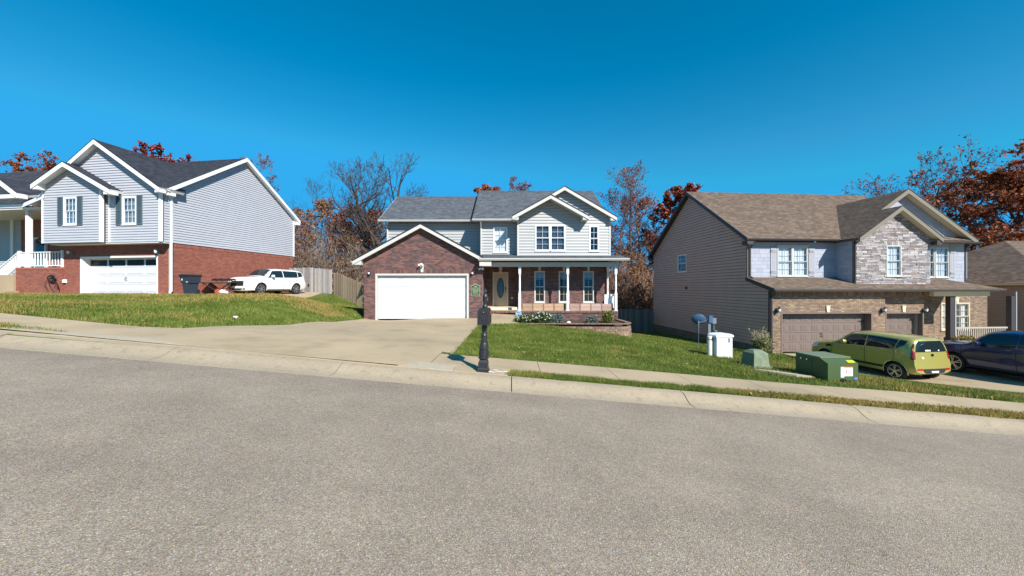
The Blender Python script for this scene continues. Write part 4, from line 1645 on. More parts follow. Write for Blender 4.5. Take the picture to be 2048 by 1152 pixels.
# ------------------------------------------------------------------ right house
R = FR_R
hr = thing("house", "tan sided house with brown roof, ledge stone gable and two brown garage doors", "house", (R.o[0], R.o[1], -1.62), math.radians(4.5))
ZB[hr.name] = -1.62
zl = 1.66                                   # lower eave
ue = R.at(1862.5, 640, .0)[0]
us2 = R.at(1769.7, 640, 0)[0]
sbz = -2.0
V2 = .35
# side wall in tan siding with gable
apv, apz = 7.28, 8.43
ezr = 4.38
sl = (apz - ezr) / (apv - 1.2)
wp = lambda v: apz - .2 - sl * abs(v - apv)
wv0, wz0 = R.side(1373.5, 544, 0)
wv1, wz1 = R.side(1356, 511, 0)
swin = (min(wv0, wv1), max(wv0, wv1), wz0 + .02, wz1)
vb = 12.95
LS = plane((0, 0, 0), (0, 1, 0), (-1, 0, 0))
wall(hr, 'wall', [[(1.6, -1.35), (vb, -1.35), (vb, wp(vb)), (apv, wp(apv)), (1.6, wp(1.6))], [(0, -1.35), (1.6, -1.35), (1.6, zl + .48), (0, zl - .02)]], LS, [swin], 'siding', smat=SIDE_TAN, course=.18, y0=-1.35)
wall(hr, 'foundation', [(0, -2.6), (vb, -2.6), (vb, -1.355), (0, -1.355)], LS, (), 'brick', PAL_TAN, mortar=MORTAR_D)
corner_trim(hr, 0, 1.6, zl + .6, 4.3, TAUPE)
b = MB()
b.box(-.05, .06, -.06, .06, sbz, zl - .1)
b.build('corner_trim', BROWNTRIM, hr)
window(hr, 0, (swin[0] + swin[1]) / 2, swin[2], swin[1] - swin[0], swin[3] - swin[2], math.radians(-90), WHITE, 3, 2, BLIND_D, 1.0, GLASS_D)
tv = R.side(1373.7, 575.6, 0)
b = MB()
b.box(-.09, 0, tv[0] - .08, tv[0] + .08, tv[1] - .09, tv[1] + .09)
b.build('vent', BROWNTRIM, hr)
# main roof
uRE = R.at(1945, 480, 1.2)[0]
roof(hr, [(-.32, 1.18, ezr), (uRE, 1.18, ezr), (uRE, apv, apz), (-.32, apv, apz)], PAL_SHB, BROWNTRIM)
roof(hr, [(uRE, 2 * apv - 1.18, ezr), (-.32, 2 * apv - 1.18, ezr), (-.32, apv, apz), (uRE, apv, apz)], PAL_SHB, BROWNTRIM)
board(hr, (-.322, apv, apz + .03), (-.322, 1.16, ezr + .03), .24, .03, BROWNTRIM, 'rake_board')
board(hr, (-.322, apv, apz + .03), (-.322, 2 * apv - 1.16, ezr + .03), .24, -.03, BROWNTRIM, 'rake_board')
b = MB()
b.box(-.32, 0.0, 1.16, 1.62, ezr - .32, ezr - .1)
b.build('eave_return', BROWNTRIM, hr)
b = MB()
b.box(-.32, 0.0, 2 * apv - 1.62, 2 * apv - 1.16, ezr - .32, ezr - .1)
b.build('eave_return', BROWNTRIM, hr)
# upper front wall, left
ub = 5.15
vbay = .43
vg = 1.6
FW = plane((0, 1.6, 0), A1, NF)
d_w = []
a, b_ = R.at(1553.6, 552.5, 1.6), R.at(1615, 494, 1.6)
d_w.append((a[0], b_[0], a[1], b_[1]))
PAL_SHAKE = [(1, 1, 1), (.96, .96, .97), (1.03, 1.03, 1.02)]
wall(hr, 'wall', [(0, zl + .3), (ub, zl + .3), (ub, 4.25), (0, 4.25)], FW, d_w, 'shake', PAL_SHAKE, SHAKE, w=.42, h=.205, individual='shake')
a, b_, c, d = d_w[0]
mid = (a + b_) / 2
for q in ((a, mid), (mid, b_)):
    window(hr, (q[0] + q[1]) / 2, 1.6, c, q[1] - q[0] - .002, d - c, 0, OFFWHITE, 2, 2, BLIND, 1.0, GLASS)
b = MB()
b.box(a - .06, b_ + .06, 1.53, 1.575, d + .002, d + .09)
b.build('window_head', OFFWHITE, hr)
shw = .36
shutter(hr, a - shw / 2 - .04, 1.58, c, shw, d - c, SHUTTER_R, battens=True)
shutter(hr, b_ + shw / 2 + .04, 1.58, c, shw, d - c, SHUTTER_R, battens=True)
downspout(hr, .07, 1.50, zl + .55, 4.25, BROWNTRIM, .3)
gutter(hr, (-.32, 1.18, ezr), (ub - .2, 1.18, ezr), BROWNTRIM)
# return wall of the stone bay
wall(hr, 'wall', [(vbay + .17, zl + .1), (1.6, zl + .1), (1.6, 4.3), (vbay + .17, 4.3)], plane((ub, 0, 0), (0, 1, 0), (-1, 0, 0)), (), 'shake', PAL_SHAKE, SHAKE, w=.42, h=.205, individual='shake')
# stone gable
ust = R.at(1859, 520, vbay)[0]
uai, zai = R.at(1804.5, 411.5, vbay - .35)
SLG = .70
zst = lambda u: zai - .19 - SLG * abs(u - uai)
a, b_ = R.at(1771, 552.5, vbay), R.at(1801, 491, vbay)
stw = (a[0], b_[0], a[1], b_[1])
SP = plane((0, vbay, 0), A1, NF)
wall(hr, 'wall', [(ub, zl + .05), (ust, zl + .05), (ust, max(zst(ust), zl + .1)), (uai, zst(uai)), (ub, zst(ub))], SP, [stw, (stw[0], stw[1], stw[3], stw[3] + .2)], 'stone', PAL_STONE, STONE, MORTAR_D, w=.34, h=.085, individual='stone', rng=random.Random(5))
wall(hr, 'wall', [(ub, zl + .05), (ub + .01, zl + .05), (ub + .01, zl + .06)], SP, (), 'brick', PAL_TAN, mortar=MORTAR_D) if False else None
x = stw[0] - .05
while x < stw[1]:
    b = MB()
    b.prism([(x + .005, stw[3] + .005), (x + .115, stw[3] + .005), (x + .115, stw[3] + .2), (x + .005, stw[3] + .2)], SP, -.1, .035, pick(RNG, PAL_STONE))
    b.build('stone', STONE, hr)
    x += .12
window(hr, (stw[0] + stw[1]) / 2, vbay - .01, stw[2], stw[1] - stw[0], stw[3] - stw[2], 0, OFFWHITE, 2, 2, BLIND, 1.0, GLASS)
corner_trim(hr, ub, vbay + .02, zl + .1, ezr - .15, BROWNTRIM, .1)
HSI = uai - R.at(1719, 475, vbay - .35)[0]
esi = zai - SLG * HSI
roof(hr, [(uai - HSI, vg - .4, esi), (uai - HSI, vbay - .35, esi), (uai, vbay - .35, zai), (uai, vg - .4, zai)], PAL_SHB, TAUPE)
HSR = R.at(1886, 476, vbay - .35)[0] - uai
esr = zai - SLG * HSR
roof(hr, [(uai + HSR, vbay - .35, esr), (uai + HSR, 1.18, esr), (uai, 1.18, zai), (uai, vbay - .35, zai)], PAL_SHB, CREAM)
for s, hh, ee in ((-1, HSI, esi), (1, HSR, esr)):
    board(hr, (uai, vbay - .352, zai), (uai + s * hh, vbay - .352, ee), .24, .03 * s, TAUPE, 'rake_board')
    board(hr, (uai, vbay - .354, zai + .035), (uai + s * (hh + .02), vbay - .354, ee + .03), .045, .045 * s, BROWNTRIM, 'drip_edge')
b = MB()
b.box(ust + .002, uai + HSR - .02, vbay - .34, 1.1, esr - .38, esr - .16)
b.build('eave_return', BROWNTRIM, hr)
gutter(hr, (uai - HSI, vbay - .2, esi), (uai - HSI, 1.4, esi), BROWNTRIM, (-1, 0), .1)
# large gable behind, with shakes

uao, zao = R.at(1816.6, 375.6, vg - .4)
uor, zor = R.at(1955.5, 480.5, vg - .4)
fit_ = zai + SLG * (uao - uai)
print('apex', zao, fit_)
zao = fit_ if abs(zao - fit_) < .35 else zao
SLO = (zao - zor) / (uor - uao)
HOg = uor - uao
zog = lambda u: zao - .2 - SLO * abs(u - uao)
uright = R.at(1929.5, 520, vg)[0]
GP = plane((0, vg, 0), A1, NF)
a, b_ = R.at(1858.6, 555, vg), R.at(1896.5, 495, vg)
gw = (a[0], b_[0], a[1], b_[1])
zsplit = 4.36
wall(hr, 'wall', [(ub + .2, zsplit), (uao + (zao - .2 - zsplit) / SLO, zsplit), (uao, zog(uao))] if False else [(uao - (zao - .2 - zsplit) / SLO, zsplit), (uao + (zao - .2 - zsplit) / SLO, zsplit), (uao, zog(uao))], GP, (), 'shake', PAL_SHAKE, SHAKE, w=.42, h=.205, individual='shake')
wall(hr, 'wall', [(ust - .1, zl + .2), (uright, zl + .2), (uright, zsplit - .01), (ust - .1, zsplit - .01)], GP, [gw], 'shake', PAL_SHAKE, SHAKE, w=.42, h=.205, individual='shake')
mid = gw[0] + (gw[1] - gw[0]) * .28
window(hr, (mid + gw[1]) / 2, vg, gw[2], gw[1] - mid, gw[3] - gw[2], 0, OFFWHITE, 2, 2, BLIND, 1.0, GLASS)
window(hr, (gw[0] - .5 + mid) / 2, vg + .02, gw[2], mid - gw[0] + .5, gw[3] - gw[2], 0, OFFWHITE, 2, 2, BLIND, 1.0, GLASS)
shutter(hr, gw[1] + .04 + .17, vg - .02, gw[2], .34, gw[3] - gw[2], SHUTTER_R, battens=True)
corner_trim(hr, uright, vg, zl + .4, zsplit - .1, BROWNTRIM)
downspout(hr, uright + .08, vg + .0, zl + .45, zsplit - .05, mat("downspout_grey", (.26, .28, .31), .5), .25, side=(.6, -.8))
wall(hr, 'wall', [(vg + .17, sbz), (12.9, sbz), (12.9, 4.3), (apv, 8.2), (vg + .17, 4.3)], plane((uright, 0, 0), (0, 1, 0), (1, 0, 0)), (), 'siding', smat=SIDE_TAN, course=.18)
uil = uai - HSI

roof(hr, [(uil, 2.6, esi), (uil, vg - .4, esi), (uao, vg - .4, zao), (uao, 6.6, zao)], PAL_SHB, BROWNTRIM)
roof(hr, [(uor, vg - .4, zor), (uor, 2.4, zor), (uao, 6.6, zao), (uao, vg - .4, zao)], PAL_SHB, CREAM)
board(hr, (uao, vg - .402, zao), (uor, vg - .402, zor), .25, .03, TAUPE, 'rake_board')
board(hr, (uao, vg - .404, zao + .035), (uor + .02, vg - .404, zor + .03), .045, .045, BROWNTRIM, 'drip_edge')
board(hr, (uao, vg - .402, zao), (uai, vg - .402, zai), .25, -.03, TAUPE, 'rake_board')
board(hr, (uao, vg - .404, zao + .035), (uai, vg - .404, zai + .035), .045, -.045, BROWNTRIM, 'drip_edge')
# little pent roof across the gable's foot
roof(hr, [(uai + HSR * .85, vg - .45, 4.30), (uor + .1, vg - .45, 4.30), (uor - .15, vg + .02, 4.47), (uai + HSR * .85, vg + .02, 4.47)], PAL_SHB, CREAM, .08)
gutter(hr, (uai + HSR * .85, vg - .45, 4.30), (uor + .12, vg - .45, 4.30), BROWNTRIM, (0, -1), .11)
# lower brick front
doors = []
for pl_, pr_, pt, pb in ((1561.5, 1744, 624, 707), (1769.6, 1846.5, 624, 707)):
    vv = 0 if pl_ < 1700 else V2
    a, b_ = R.at(pl_, pb, vv), R.at(pr_, pt, vv)
    doors.append((a[0], b_[0], -1.6, b_[1]))
zd = doors[0][3]
fa = zl - .14
for k, (uA, uB, vv, dd) in enumerate(((0, us2, 0, doors[0]), (us2, ue, V2, doors[1]))):
    PP = plane((0, vv, 0), A1, NF)
    wall(hr, 'wall', [(uA, sbz), (uB, sbz), (uB, fa), (uA, fa)], PP, [(dd[0], dd[1], -3, dd[3]), (uA, uB, fa - .21, fa)], 'brick', PAL_TAN, mortar=MORTAR_L, thick=.2)
    b = MB()
    b.box(uA, uB, vv, vv + .2, fa - .21, fa)
    li = b.build('brick_frieze', MORTAR_D, hr)
    m = MB()
    x = uA
    while x < uB - .05:
        m.prism([(x + .004, fa - .205), (x + .064, fa - .205), (x + .064, fa), (x + .004, fa)], PP, 0, .02, pick(RNG, PAL_TAN, .15))
        x += .068
    m.build('bricks', BRICK, li, kind='stuff')
    opening(hr, dd[0] + .07, dd[1] - .07, -1.62, dd[3] - .07, vv, .40, GARAGEBROWN, .07)
    gdr = garage_panels(hr, dd[0] + .075, dd[1] - .075, -1.6, dd[3] - .075, vv + .36, 4, 8 if k == 0 else 4, GARAGEBROWN, None, 3)
    if k == 0:
        pull_handles(gdr, (dd[0] + dd[1]) / 2, -1.6 + .85, vv + .36)
    for s in (-1, 1):
        for zz in (.35, 1.55):
            b = MB()
            uu = dd[0] + .08 if s < 0 else dd[1] - .08
            b.box(min(uu, uu - s * .34), max(uu, uu - s * .34), vv + .32, vv + .3355, -1.6 + zz, -1.6 + zz + .035)
            b.build('strap_hinge', BLACK, gdr)
    kx = R.at(1654.5 if k == 0 else 1806, 622, vv)[0]
    keystone(hr, kx, vv - .014, dd[3] + .0, .20, .30, CREAM)
for px, vv in ((1552.5, 0), (1762.5, 0), (1863.5, V2)):
    l = R.at(px, 620, vv)
    wall_lamp(hr, min(l[0], ue - .06) if px > 1800 else l[0], vv - .014, l[1], BLACK, LAMPCLEAR, 1.15)
wall(hr, 'wall', [(.2, sbz), (2.4, sbz), (2.4, fa), (.2, fa)], plane((ue, V2, 0), (0, 1, 0), (1, 0, 0)), (), 'brick', PAL_TAN, mortar=MORTAR_L)
wall(hr, 'wall', [(0, sbz), (.5, sbz), (.5, fa), (0, fa)], plane((us2, 0, 0), (0, 1, 0), (1, 0, 0)), (), 'brick', PAL_TAN, mortar=MORTAR_L)
downspout(hr, .03, -.08, sbz + .3, zl - .1, BROWNTRIM, .25)
# lower roof, gutter, porch
ulr = 12.6
roof(hr, [(-.12, -.42, zl), (ulr, -.42, zl), (ulr - 1.3, 1.62, zl + .64), (-.12, 1.62, zl + .64)], PAL_SHB, BROWNTRIM, .12)
board(hr, (-.122, 1.62, zl + .66), (-.122, -.44, zl + .02), .2, -.03, BROWNTRIM, 'rake_board')
gutter(hr, (-.12, -.42, zl), (ulr, -.42, zl), mat("gutter_bronze", (.09, .085, .085), .5), (0, -1), .12)
b = MB()
b.box(ue + .01, ulr - .35, -.12, .1, zl - .38, zl - .13)
b.build('beam', CREAM, hr)
b = MB()
b.box(0.0, ulr - .2, -.4, .0 - .002, zl - .135, zl - .125).box(ue, ulr - .3, .101, 1.9, zl - .14, zl - .12)
b.build('soffit', CREAM, hr)
vp = 1.75
pwin = []
for pl_, pr_ in ((1881, 1898), (1900.5, 1938)):
    a, b_ = R.at(pl_, 660, vp), R.at(pr_, 605.5, vp)
    pwin.append((a[0], b_[0], a[1], b_[1]))
upr = R.at(1974, 640, vp)[0]
wall(hr, 'wall', [(ue, sbz), (upr, sbz), (upr, fa), (ue, fa)], plane((0, vp, 0), A1, NF), pwin, 'brick', PAL_TAN, mortar=MORTAR_L)
for a, b_, c, d in pwin:
    window(hr, (a + b_) / 2, vp, c, b_ - a, d - c, 0, CREAM, 2, 2, BLIND, 1.0, GLASS)
keystone(hr, R.at(1912.5, 606, vp)[0], vp - .014, pwin[1][3], .2, .28, CREAM)
wall(hr, 'wall', [(vp + .17, sbz), (6, sbz), (6, fa), (vp + .17, fa)], plane((upr, 0, 0), (0, 1, 0), (1, 0, 0)), (), 'brick', PAL_TAN, mortar=MORTAR_L)
b = MB()
b.box(ue + .02, ulr - .2, -.15, vp, sbz, -1.28)
b.build('porch_floor', CONC, hr)
for px in (1899.5, 2021):
    uu = R.at(px, 640, 0)[0]
    b = MB()
    b.box(uu - .11, uu + .11, -.11, .11, -1.28, zl - .38).box(uu - .15, uu + .15, -.15, .15, -1.28, -.9)
    b.build('porch_post', BROWNTRIM, hr)
    b = MB()
    b.bar((uu + .19, -.08, -1.5), (uu + .19, -.08, zl - .15), .07, .06, up=(0, 1, 0))
    b.build('downspout', MATS['downspout_grey'], hr)
RAILM = mat("railing_taupe", (.40, .36, .30), .6)
ur0, ur1 = R.at(1905, 660, 0)[0], R.at(2013, 660, 0)[0]
b = MB()
b.box(ur0, ur1, -.05, .05, -.44, -.36).box(ur0, ur1, -.03, .03, -1.2, -1.14)
rl = b.build('railing', RAILM, hr)
k = ur0 + .08
while k < ur1 - .05:
    b = MB()
    b.box(k - .02, k + .02, -.02, .02, -1.14, -.44)
    b.build('baluster', RAILM, rl)
    k += .125
b = MB()
b.box(.3, uright - .3, 5.0, 12.6, -1.9, 4.2)
b.build('rear_wall', SIDE_TAN, hr)

# ------------------------------------------------------------------ left house
Lf = FR_L
hl = thing("house", "grey sided split level house on red brick base with dark roof and white garage door", "house", (Lf.o[0], Lf.o[1], 1.37), math.radians(-8.8))
ZB[hl.name] = 1.37
zs = Lf.at(343, 485.5, 0)[1]
vB = 9.5
rv, rz_ = Lf.side(492, 316, .3)
ev, ez = Lf.side(343, 377.5, .0)
ev = -.42
ez = 7.22
rv = 4.72
slm = (rz_ - ez) / (rv - ev)
wp2 = lambda v: rz_ - .2 - slm * abs(v - rv)
RS = plane((0, 0, 0), (0, 1, 0), (1, 0, 0))
wall(hl, 'wall', [(0, zs), (vB, zs), (vB, wp2(vB)), (rv, wp2(rv)), (0, wp2(0))], RS, (), 'siding', smat=SIDE_GREY, course=.145)
wall(hl, 'wall', [(0, .9), (vB, .9), (vB, zs - .21), (0, zs - .21)], plane((-.03, 0, 0), (0, 1, 0), (1, 0, 0)), (), 'brick', PAL_RED, mortar=MORTAR_L)
b = MB()
b.box(-.2, -.03, 0, vB, zs - .21, zs - .002)
li = b.build('brick_frieze', MORTAR_L, hl)
m = MB()
PP = plane((-.03, 0, 0), (0, 1, 0), (1, 0, 0))
x = 0
while x < vB - .06:
    m.prism([(x + .005, zs - .205), (x + .063, zs - .205), (x + .063, zs - .005), (x + .005, zs - .005)], PP, 0, .022, pick(RNG, PAL_RED, .12))
    x += .068
m.build('bricks', BRICK, li, kind='stuff')
uLm = -14.0
roof(hl, [(uLm, ev, ez), (.32, ev, ez), (.32, rv, rz_), (uLm, rv, rz_)], PAL_SHN, WHITE)
roof(hl, [(.32, 2 * rv - ev, ez), (uLm, 2 * rv - ev, ez), (uLm, rv, rz_), (.32, rv, rz_)], PAL_SHN, WHITE)
board(hl, (.322, rv, rz_ + .02), (.322, ev - .02, ez + .02), .24, -.03, WHITE, 'rake_board')
board(hl, (.322, rv, rz_ + .02), (.322, 2 * rv - ev + .02, ez + .02), .24, .03, WHITE, 'rake_board')
for vv in (ev - .02, 2 * rv - ev - .4):
    b = MB()
    b.box(0.003, .32, vv, vv + .42, ez - .34, ez - .1)
    b.build('eave_return', WHITE, hl)
corner_trim(hl, 0.0, vB, zs, wp2(vB) - .02, WHITE, .11)
# front: wall at the corner, brick below, garage
gd0, gd1 = Lf.at(161.5, 587, 0), Lf.at(315.5, 511.5, 0)
uq0 = Lf.at(86, 430, -.85)[0]
ub_l = Lf.at(124, 560, 0)[0]
GO = [(gd0[0], gd1[0], 0, gd1[1])]
wall(hl, 'wall', [(ub_l, .9), (-.2, .9), (-.2, zs), (ub_l, zs)], plane((0, 0, 0), A1, NF), GO, 'brick', PAL_RED, mortar=MORTAR_L)
wall(hl, 'wall', [(uq0 + .2, zs), (0, zs), (0, ez - .1), (uq0 + .2, ez - .1)], plane((0, 0, 0), A1, NF), (), 'siding', smat=SIDE_GREY, course=.145)
opening(hl, gd0[0] + .09, gd1[0] - .06, 1.37, gd1[1] - .08, 0, .45, WHITE, .09)
gdl = garage_panels(hl, gd0[0] + .095, gd1[0] - .065, 1.38, gd1[1] - .085, .40, 4, 4, DOORWHITE, True)
pull_handles(gdl, (gd0[0] + gd1[0]) / 2, 1.38 + .85, .40)
for px, py in ((145, 506), (318.5, 504)):
    l = Lf.at(px, py, 0)
    wall_lamp(hl, l[0], -.014, l[1], mat("lamp_grey", (.16, .17, .18), .4) if 'lamp_grey' not in MATS else MATS['lamp_grey'], LAMPCLEAR, 1.2)
corner_trim(hl, .0, -.0, zs, ez - .2, WHITE, .11)
b = MB()
b.bar((.06, -.07, 1.5), (.06, -.07, ez - .5), .10, .08, up=(0, 1, 0)).bar((.06, -.07, ez - .52), (.12, -.42, ez - .12), .10, .08).bar((.06, -.07, 1.55), (.2, -.25, 1.42), .10, .08)
b.build('downspout', WHITE, hl)
# upper projecting gable
vq = -.6
ua_l, za_l = Lf.at(188, 278.5, vq - .35)
ur_l, zr_l = Lf.at(315, 371.5, vq - .35)
SLL = (za_l - zr_l) / (ur_l - ua_l)
HL_ = ur_l - ua_l + .12
uq1 = Lf.at(321.5, 430, vq)[0]
zlw = lambda u: za_l - .2 - SLL * abs(u - ua_l)
uqs = Lf.at(206, 430, vq)[0]
wn = []
for pl_, pr_, pt, pb in ((128.3, 155.3, 393.5, 450.8), (245.3, 274.3, 392, 450)):
    vv = vq - .25 if pl_ < 200 else vq
    a, b_ = Lf.at(pl_, pb, vv), Lf.at(pr_, pt, vv)
    wn.append((a[0], b_[0], a[1], b_[1]))
uq0 = Lf.at(86, 430, vq - .25)[0]
QP = plane((0, vq, 0), A1, NF)
wall(hl, 'wall', [(uq0 + .3, zs), (uq1, zs), (uq1, zlw(uq1)), (ua_l, zlw(ua_l)), (uq0 + .3, zlw(uq0 + .3))], QP, [wn[1]], 'siding', smat=SIDE_GREY, course=.145)
wall(hl, 'wall', [(vq + .17, zs), (-.0, zs), (-.0, zr_l + .1), (vq + .17, zr_l + .1)], plane((uq1, 0, 0), (0, 1, 0), (1, 0, 0)), (), 'siding', smat=SIDE_GREY, course=.145)
b = MB()
b.box(uq0 + .05, uq1, vq - .0, .0, zs - .06, zs - .002)
b.build('soffit', WHITE, hl)
corner_trim(hl, uq1, vq, zs, zlw(uq1), WHITE, .13)
# small gable in front of it
vs = vq - .25
us1 = Lf.at(203, 430, vs)[0]
uas, zas = Lf.at(125.7, 323.6, vs - .4)
url, zrl = Lf.at(218.8, 378.0, vs - .4)
ull = Lf.at(62, 378.0, vs - .4)[0]
SLS = (zas - zrl) / (url - uas)
zsw = lambda u: zas - .2 - SLS * abs(u - uas)
wall(hl, 'wall', [(uq0, zs), (us1, zs), (us1, zsw(us1)), (uas, zsw(uas)), (uq0, zsw(uq0))], plane((0, vs, 0), A1, NF), [wn[0]], 'siding', smat=SIDE_GREY, course=.145)
corner_trim(hl, us1, vs, zs, zsw(us1), WHITE, .14)
corner_trim(hl, us1 + .2, vq, zs, zsw(us1) + .2, WHITE, .09)
corner_trim(hl, uq0, vs, zs, zsw(uq0), WHITE, .09)
wall(hl, 'wall', [(vs + .17, zs), (2.4, zs), (2.4, ez - .3), (vs + .17, ez - .3)], plane((uq0, 0, 0), (0, 1, 0), (-1, 0, 0)), (), 'siding', smat=SIDE_GREY, course=.145)
for k, (a, b_, c, d) in enumerate(wn):
    vv = vs if k == 0 else vq
    window(hl, (a + b_) / 2, vv, c, b_ - a, d - c, 0, WHITE, 3, 2, BLIND_D, 1.0, GLASS, fw=.09)
    sw_ = .36
    shutter(hl, a - sw_ / 2 - .03, vv - .02, c - .02, sw_, d - c + .04, SHUTTER)
    shutter(hl, b_ + sw_ / 2 + .03, vv - .02, c - .02, sw_, d - c + .04, SHUTTER)
el_ = za_l - SLL * HL_
roof(hl, [(ua_l - HL_ - .8, 1.0, el_ - SLL * .8), (ua_l - HL_ - .8, vq - .0, el_ - SLL * .8), (ua_l - 1.2, vq - .35, za_l - SLL * 1.2), (ua_l, vq - .35, za_l), (ua_l, 4.8, za_l)], PAL_SHN, WHITE)
roof(hl, [(ua_l + HL_, vq - .35, el_), (ua_l + HL_, .4, el_), (ua_l, 4.8, za_l), (ua_l, vq - .35, za_l)], PAL_SHN, WHITE)
board(hl, (ua_l, vq - .352, za_l), (ua_l + HL_, vq - .352, el_), .26, .03, WHITE, 'rake_board')
board(hl, (ua_l, vq - .352, za_l), (ua_l - 2.4, vq - .352, za_l - SLL * 2.4), .26, -.03, WHITE, 'rake_board')
board(hl, (ua_l, vq - .354, za_l + .035), (ua_l + HL_, vq - .354, el_ + .035), .04, .04, ROOFEDGE, 'drip_edge')
board(hl, (ua_l, vq - .354, za_l + .035), (ua_l - 2.4, vq - .354, za_l - SLL * 2.4 + .035), .04, -.04, ROOFEDGE, 'drip_edge')
hsR, hsL = url - uas, uas - ull
es_r, es_l = zas - SLS * hsR, zas - SLS * hsL
roof(hl, [(ull, .6, es_l), (ull, vs - .4, es_l), (uas, vs - .4, zas), (uas, 2.4, zas)], PAL_SHN, WHITE)
roof(hl, [(url, vs - .4, es_r), (url, vq - .01, es_r), (uas, vq - .01, zas), (uas, vs - .4, zas)], PAL_SHN, WHITE)
for s, hh, ee in ((-1, hsL, es_l), (1, hsR, es_r)):
    board(hl, (uas, vs - .402, zas), (uas + s * hh, vs - .402, ee), .26, .03 * s, WHITE, 'rake_board')
    board(hl, (uas, vs - .404, zas + .035), (uas + s * (hh + .02), vs - .404, ee + .03), .04, .04 * s, ROOFEDGE, 'drip_edge')
    b = MB()
    P = plane((uas + s * hh, vs - .39, ee), (-s, 0, 0), (0, -1, 0))
    b.prism([(0, -.26), (.42, -.26), (.42, .06), (0, -.14)], P, -.4, 0, back=True)
    b.build('eave_return', WHITE, hl)
b = MB()
P = plane((ua_l + HL_, vq - .34, el_), (-1, 0, 0), (0, -1, 0))
b.prism([(0, -.26), (.32, -.26), (.32, .06), (0, -.14)], P, -.34, 0, back=True)
b.build('eave_return', WHITE, hl)
gutter(hl, (ua_l + HL_, ev, ez), (.32, ev, ez), WHITE, (0, -1), .13)
# entrance: porch roof, column, brick base, rail, steps
vf = -.12
pzl = 3.02
uc0, zc0 = Lf.at(50.5, 535, vf)
uc1, zc1 = Lf.at(65.5, 415, vf)
pzl = zc0
zpr = Lf.at(30, 409, vf - .3)[1]
upr_ = Lf.at(100.5, 400, vf - .3)[0]
uc = (uc0 + uc1) / 2
ulx = uc - 12.0
usp = Lf.at(43, 480, 2.4)[0]
roof(hl, [(ulx, vf - .35, zpr), (uc + .15, vf - .35, zpr), (uq0 + .1, 2.2, zpr + .72), (ulx, 2.2, zpr + .72)], PAL_SHN, WHITE, .12)
board(hl, (ulx, vf - .36, zpr), (uc + .15, vf - .36, zpr), .2, -.03, WHITE, 'fascia')
board(hl, (uc + .15, vf - .36, zpr), (uq0 + .15, vs - .05, zpr + .36), .22, .03, WHITE, 'fascia')
b = MB()
b.box(ulx, uq0, vf - .3, 2.39, zpr - .3, zpr - .22)
b.build('porch_ceiling', WHITE, hl)
b = MB()
b.box(uc0, uc0 + .21, vf, vf + .21, pzl, zpr - .2)
b.box(uc0 - .03, uc0 + .24, vf - .03, vf + .24, pzl, pzl + .12)
b.build('porch_column', WHITE, hl)
ud0 = Lf.at(32, 560, vf)[0]
ud1 = Lf.at(123, 560, vf)[0]
wall(hl, 'porch_base', [(ud0, .9), (ud1, .9), (ud1, pzl - .12), (ud0, pzl - .12)], plane((0, vf, 0), A1, NF), (), 'brick', PAL_RED, mortar=MORTAR_L)
wall(hl, 'porch_base', [(0.0, .9), (-vf, .9), (-vf, pzl - .12), (0.0, pzl - .12)], plane((ud1, vf, 0), (0, 1, 0), (1, 0, 0)), (), 'brick', PAL_RED, mortar=MORTAR_L)
b = MB()
b.box(ud0, ud1 + .03, vf - .03, 2.39, pzl - .12, pzl - .001)
b.build('porch_floor', mat("brick_floor", PAL_RED[1], .9, noise=(20, .3)), hl)
# steps to the left of the brick base
b = MB()
for k in range(9):
    b.box(ud0 - .26 * (k + 1), ud0 - .26 * k, vf + .12, vf + 1.5, .9, pzl - .17 * (k + 1))
b.box(ud0 - 1.6, ud0 - .001, vf - .12, vf + .119, .9, pzl - .45)
b.box(ud0 - 1.6, ud0 + .45, vf - .7, vf - .121, .9, 1.52).box(ud0 - 1.6, ud0 + .9, vf - 1.1, vf - .701, .9, 1.42)
b.build('steps', CONC, hl)


def railing(house, p, q, hgt, m, n, post=True):
    p, q = Vector(p), Vector(q)
    b = MB()
    dz = Vector((0, 0, hgt))
    b.bar(p + dz, q + dz, .09, .05).bar(p + Vector((0, 0, .1)), q + Vector((0, 0, .1)), .05, .05)
    r = b.build('railing', m, house)
    for k in range(n):
        s = p + (q - p) * ((k + .5) / n)
        b = MB()
        b.box(s.x - .022, s.x + .022, s.y - .022, s.y + .022, s.z + .12, s.z + hgt - .02)
        b.build('baluster', m, r)
    b = MB()
    b.box(q.x - .06, q.x + .06, q.y - .06, q.y + .06, q.z, q.z + hgt + .1)
    b.build('rail_post', m, r)
    return r


railing(hl, (uc0 + .25, vf + .1, pzl), (ud1 - .07, vf + .1, pzl), .92, WHITE, 11)
railing(hl, (uc0 - .02, vf + .1, pzl), (uc0 - .62, vf + .1, pzl), .92, WHITE, 5)
railing(hl, (uc0 - .72, vf + .1, pzl), (uc0 - 2.6, vf + .1, pzl - 1.24), .92, WHITE, 12)
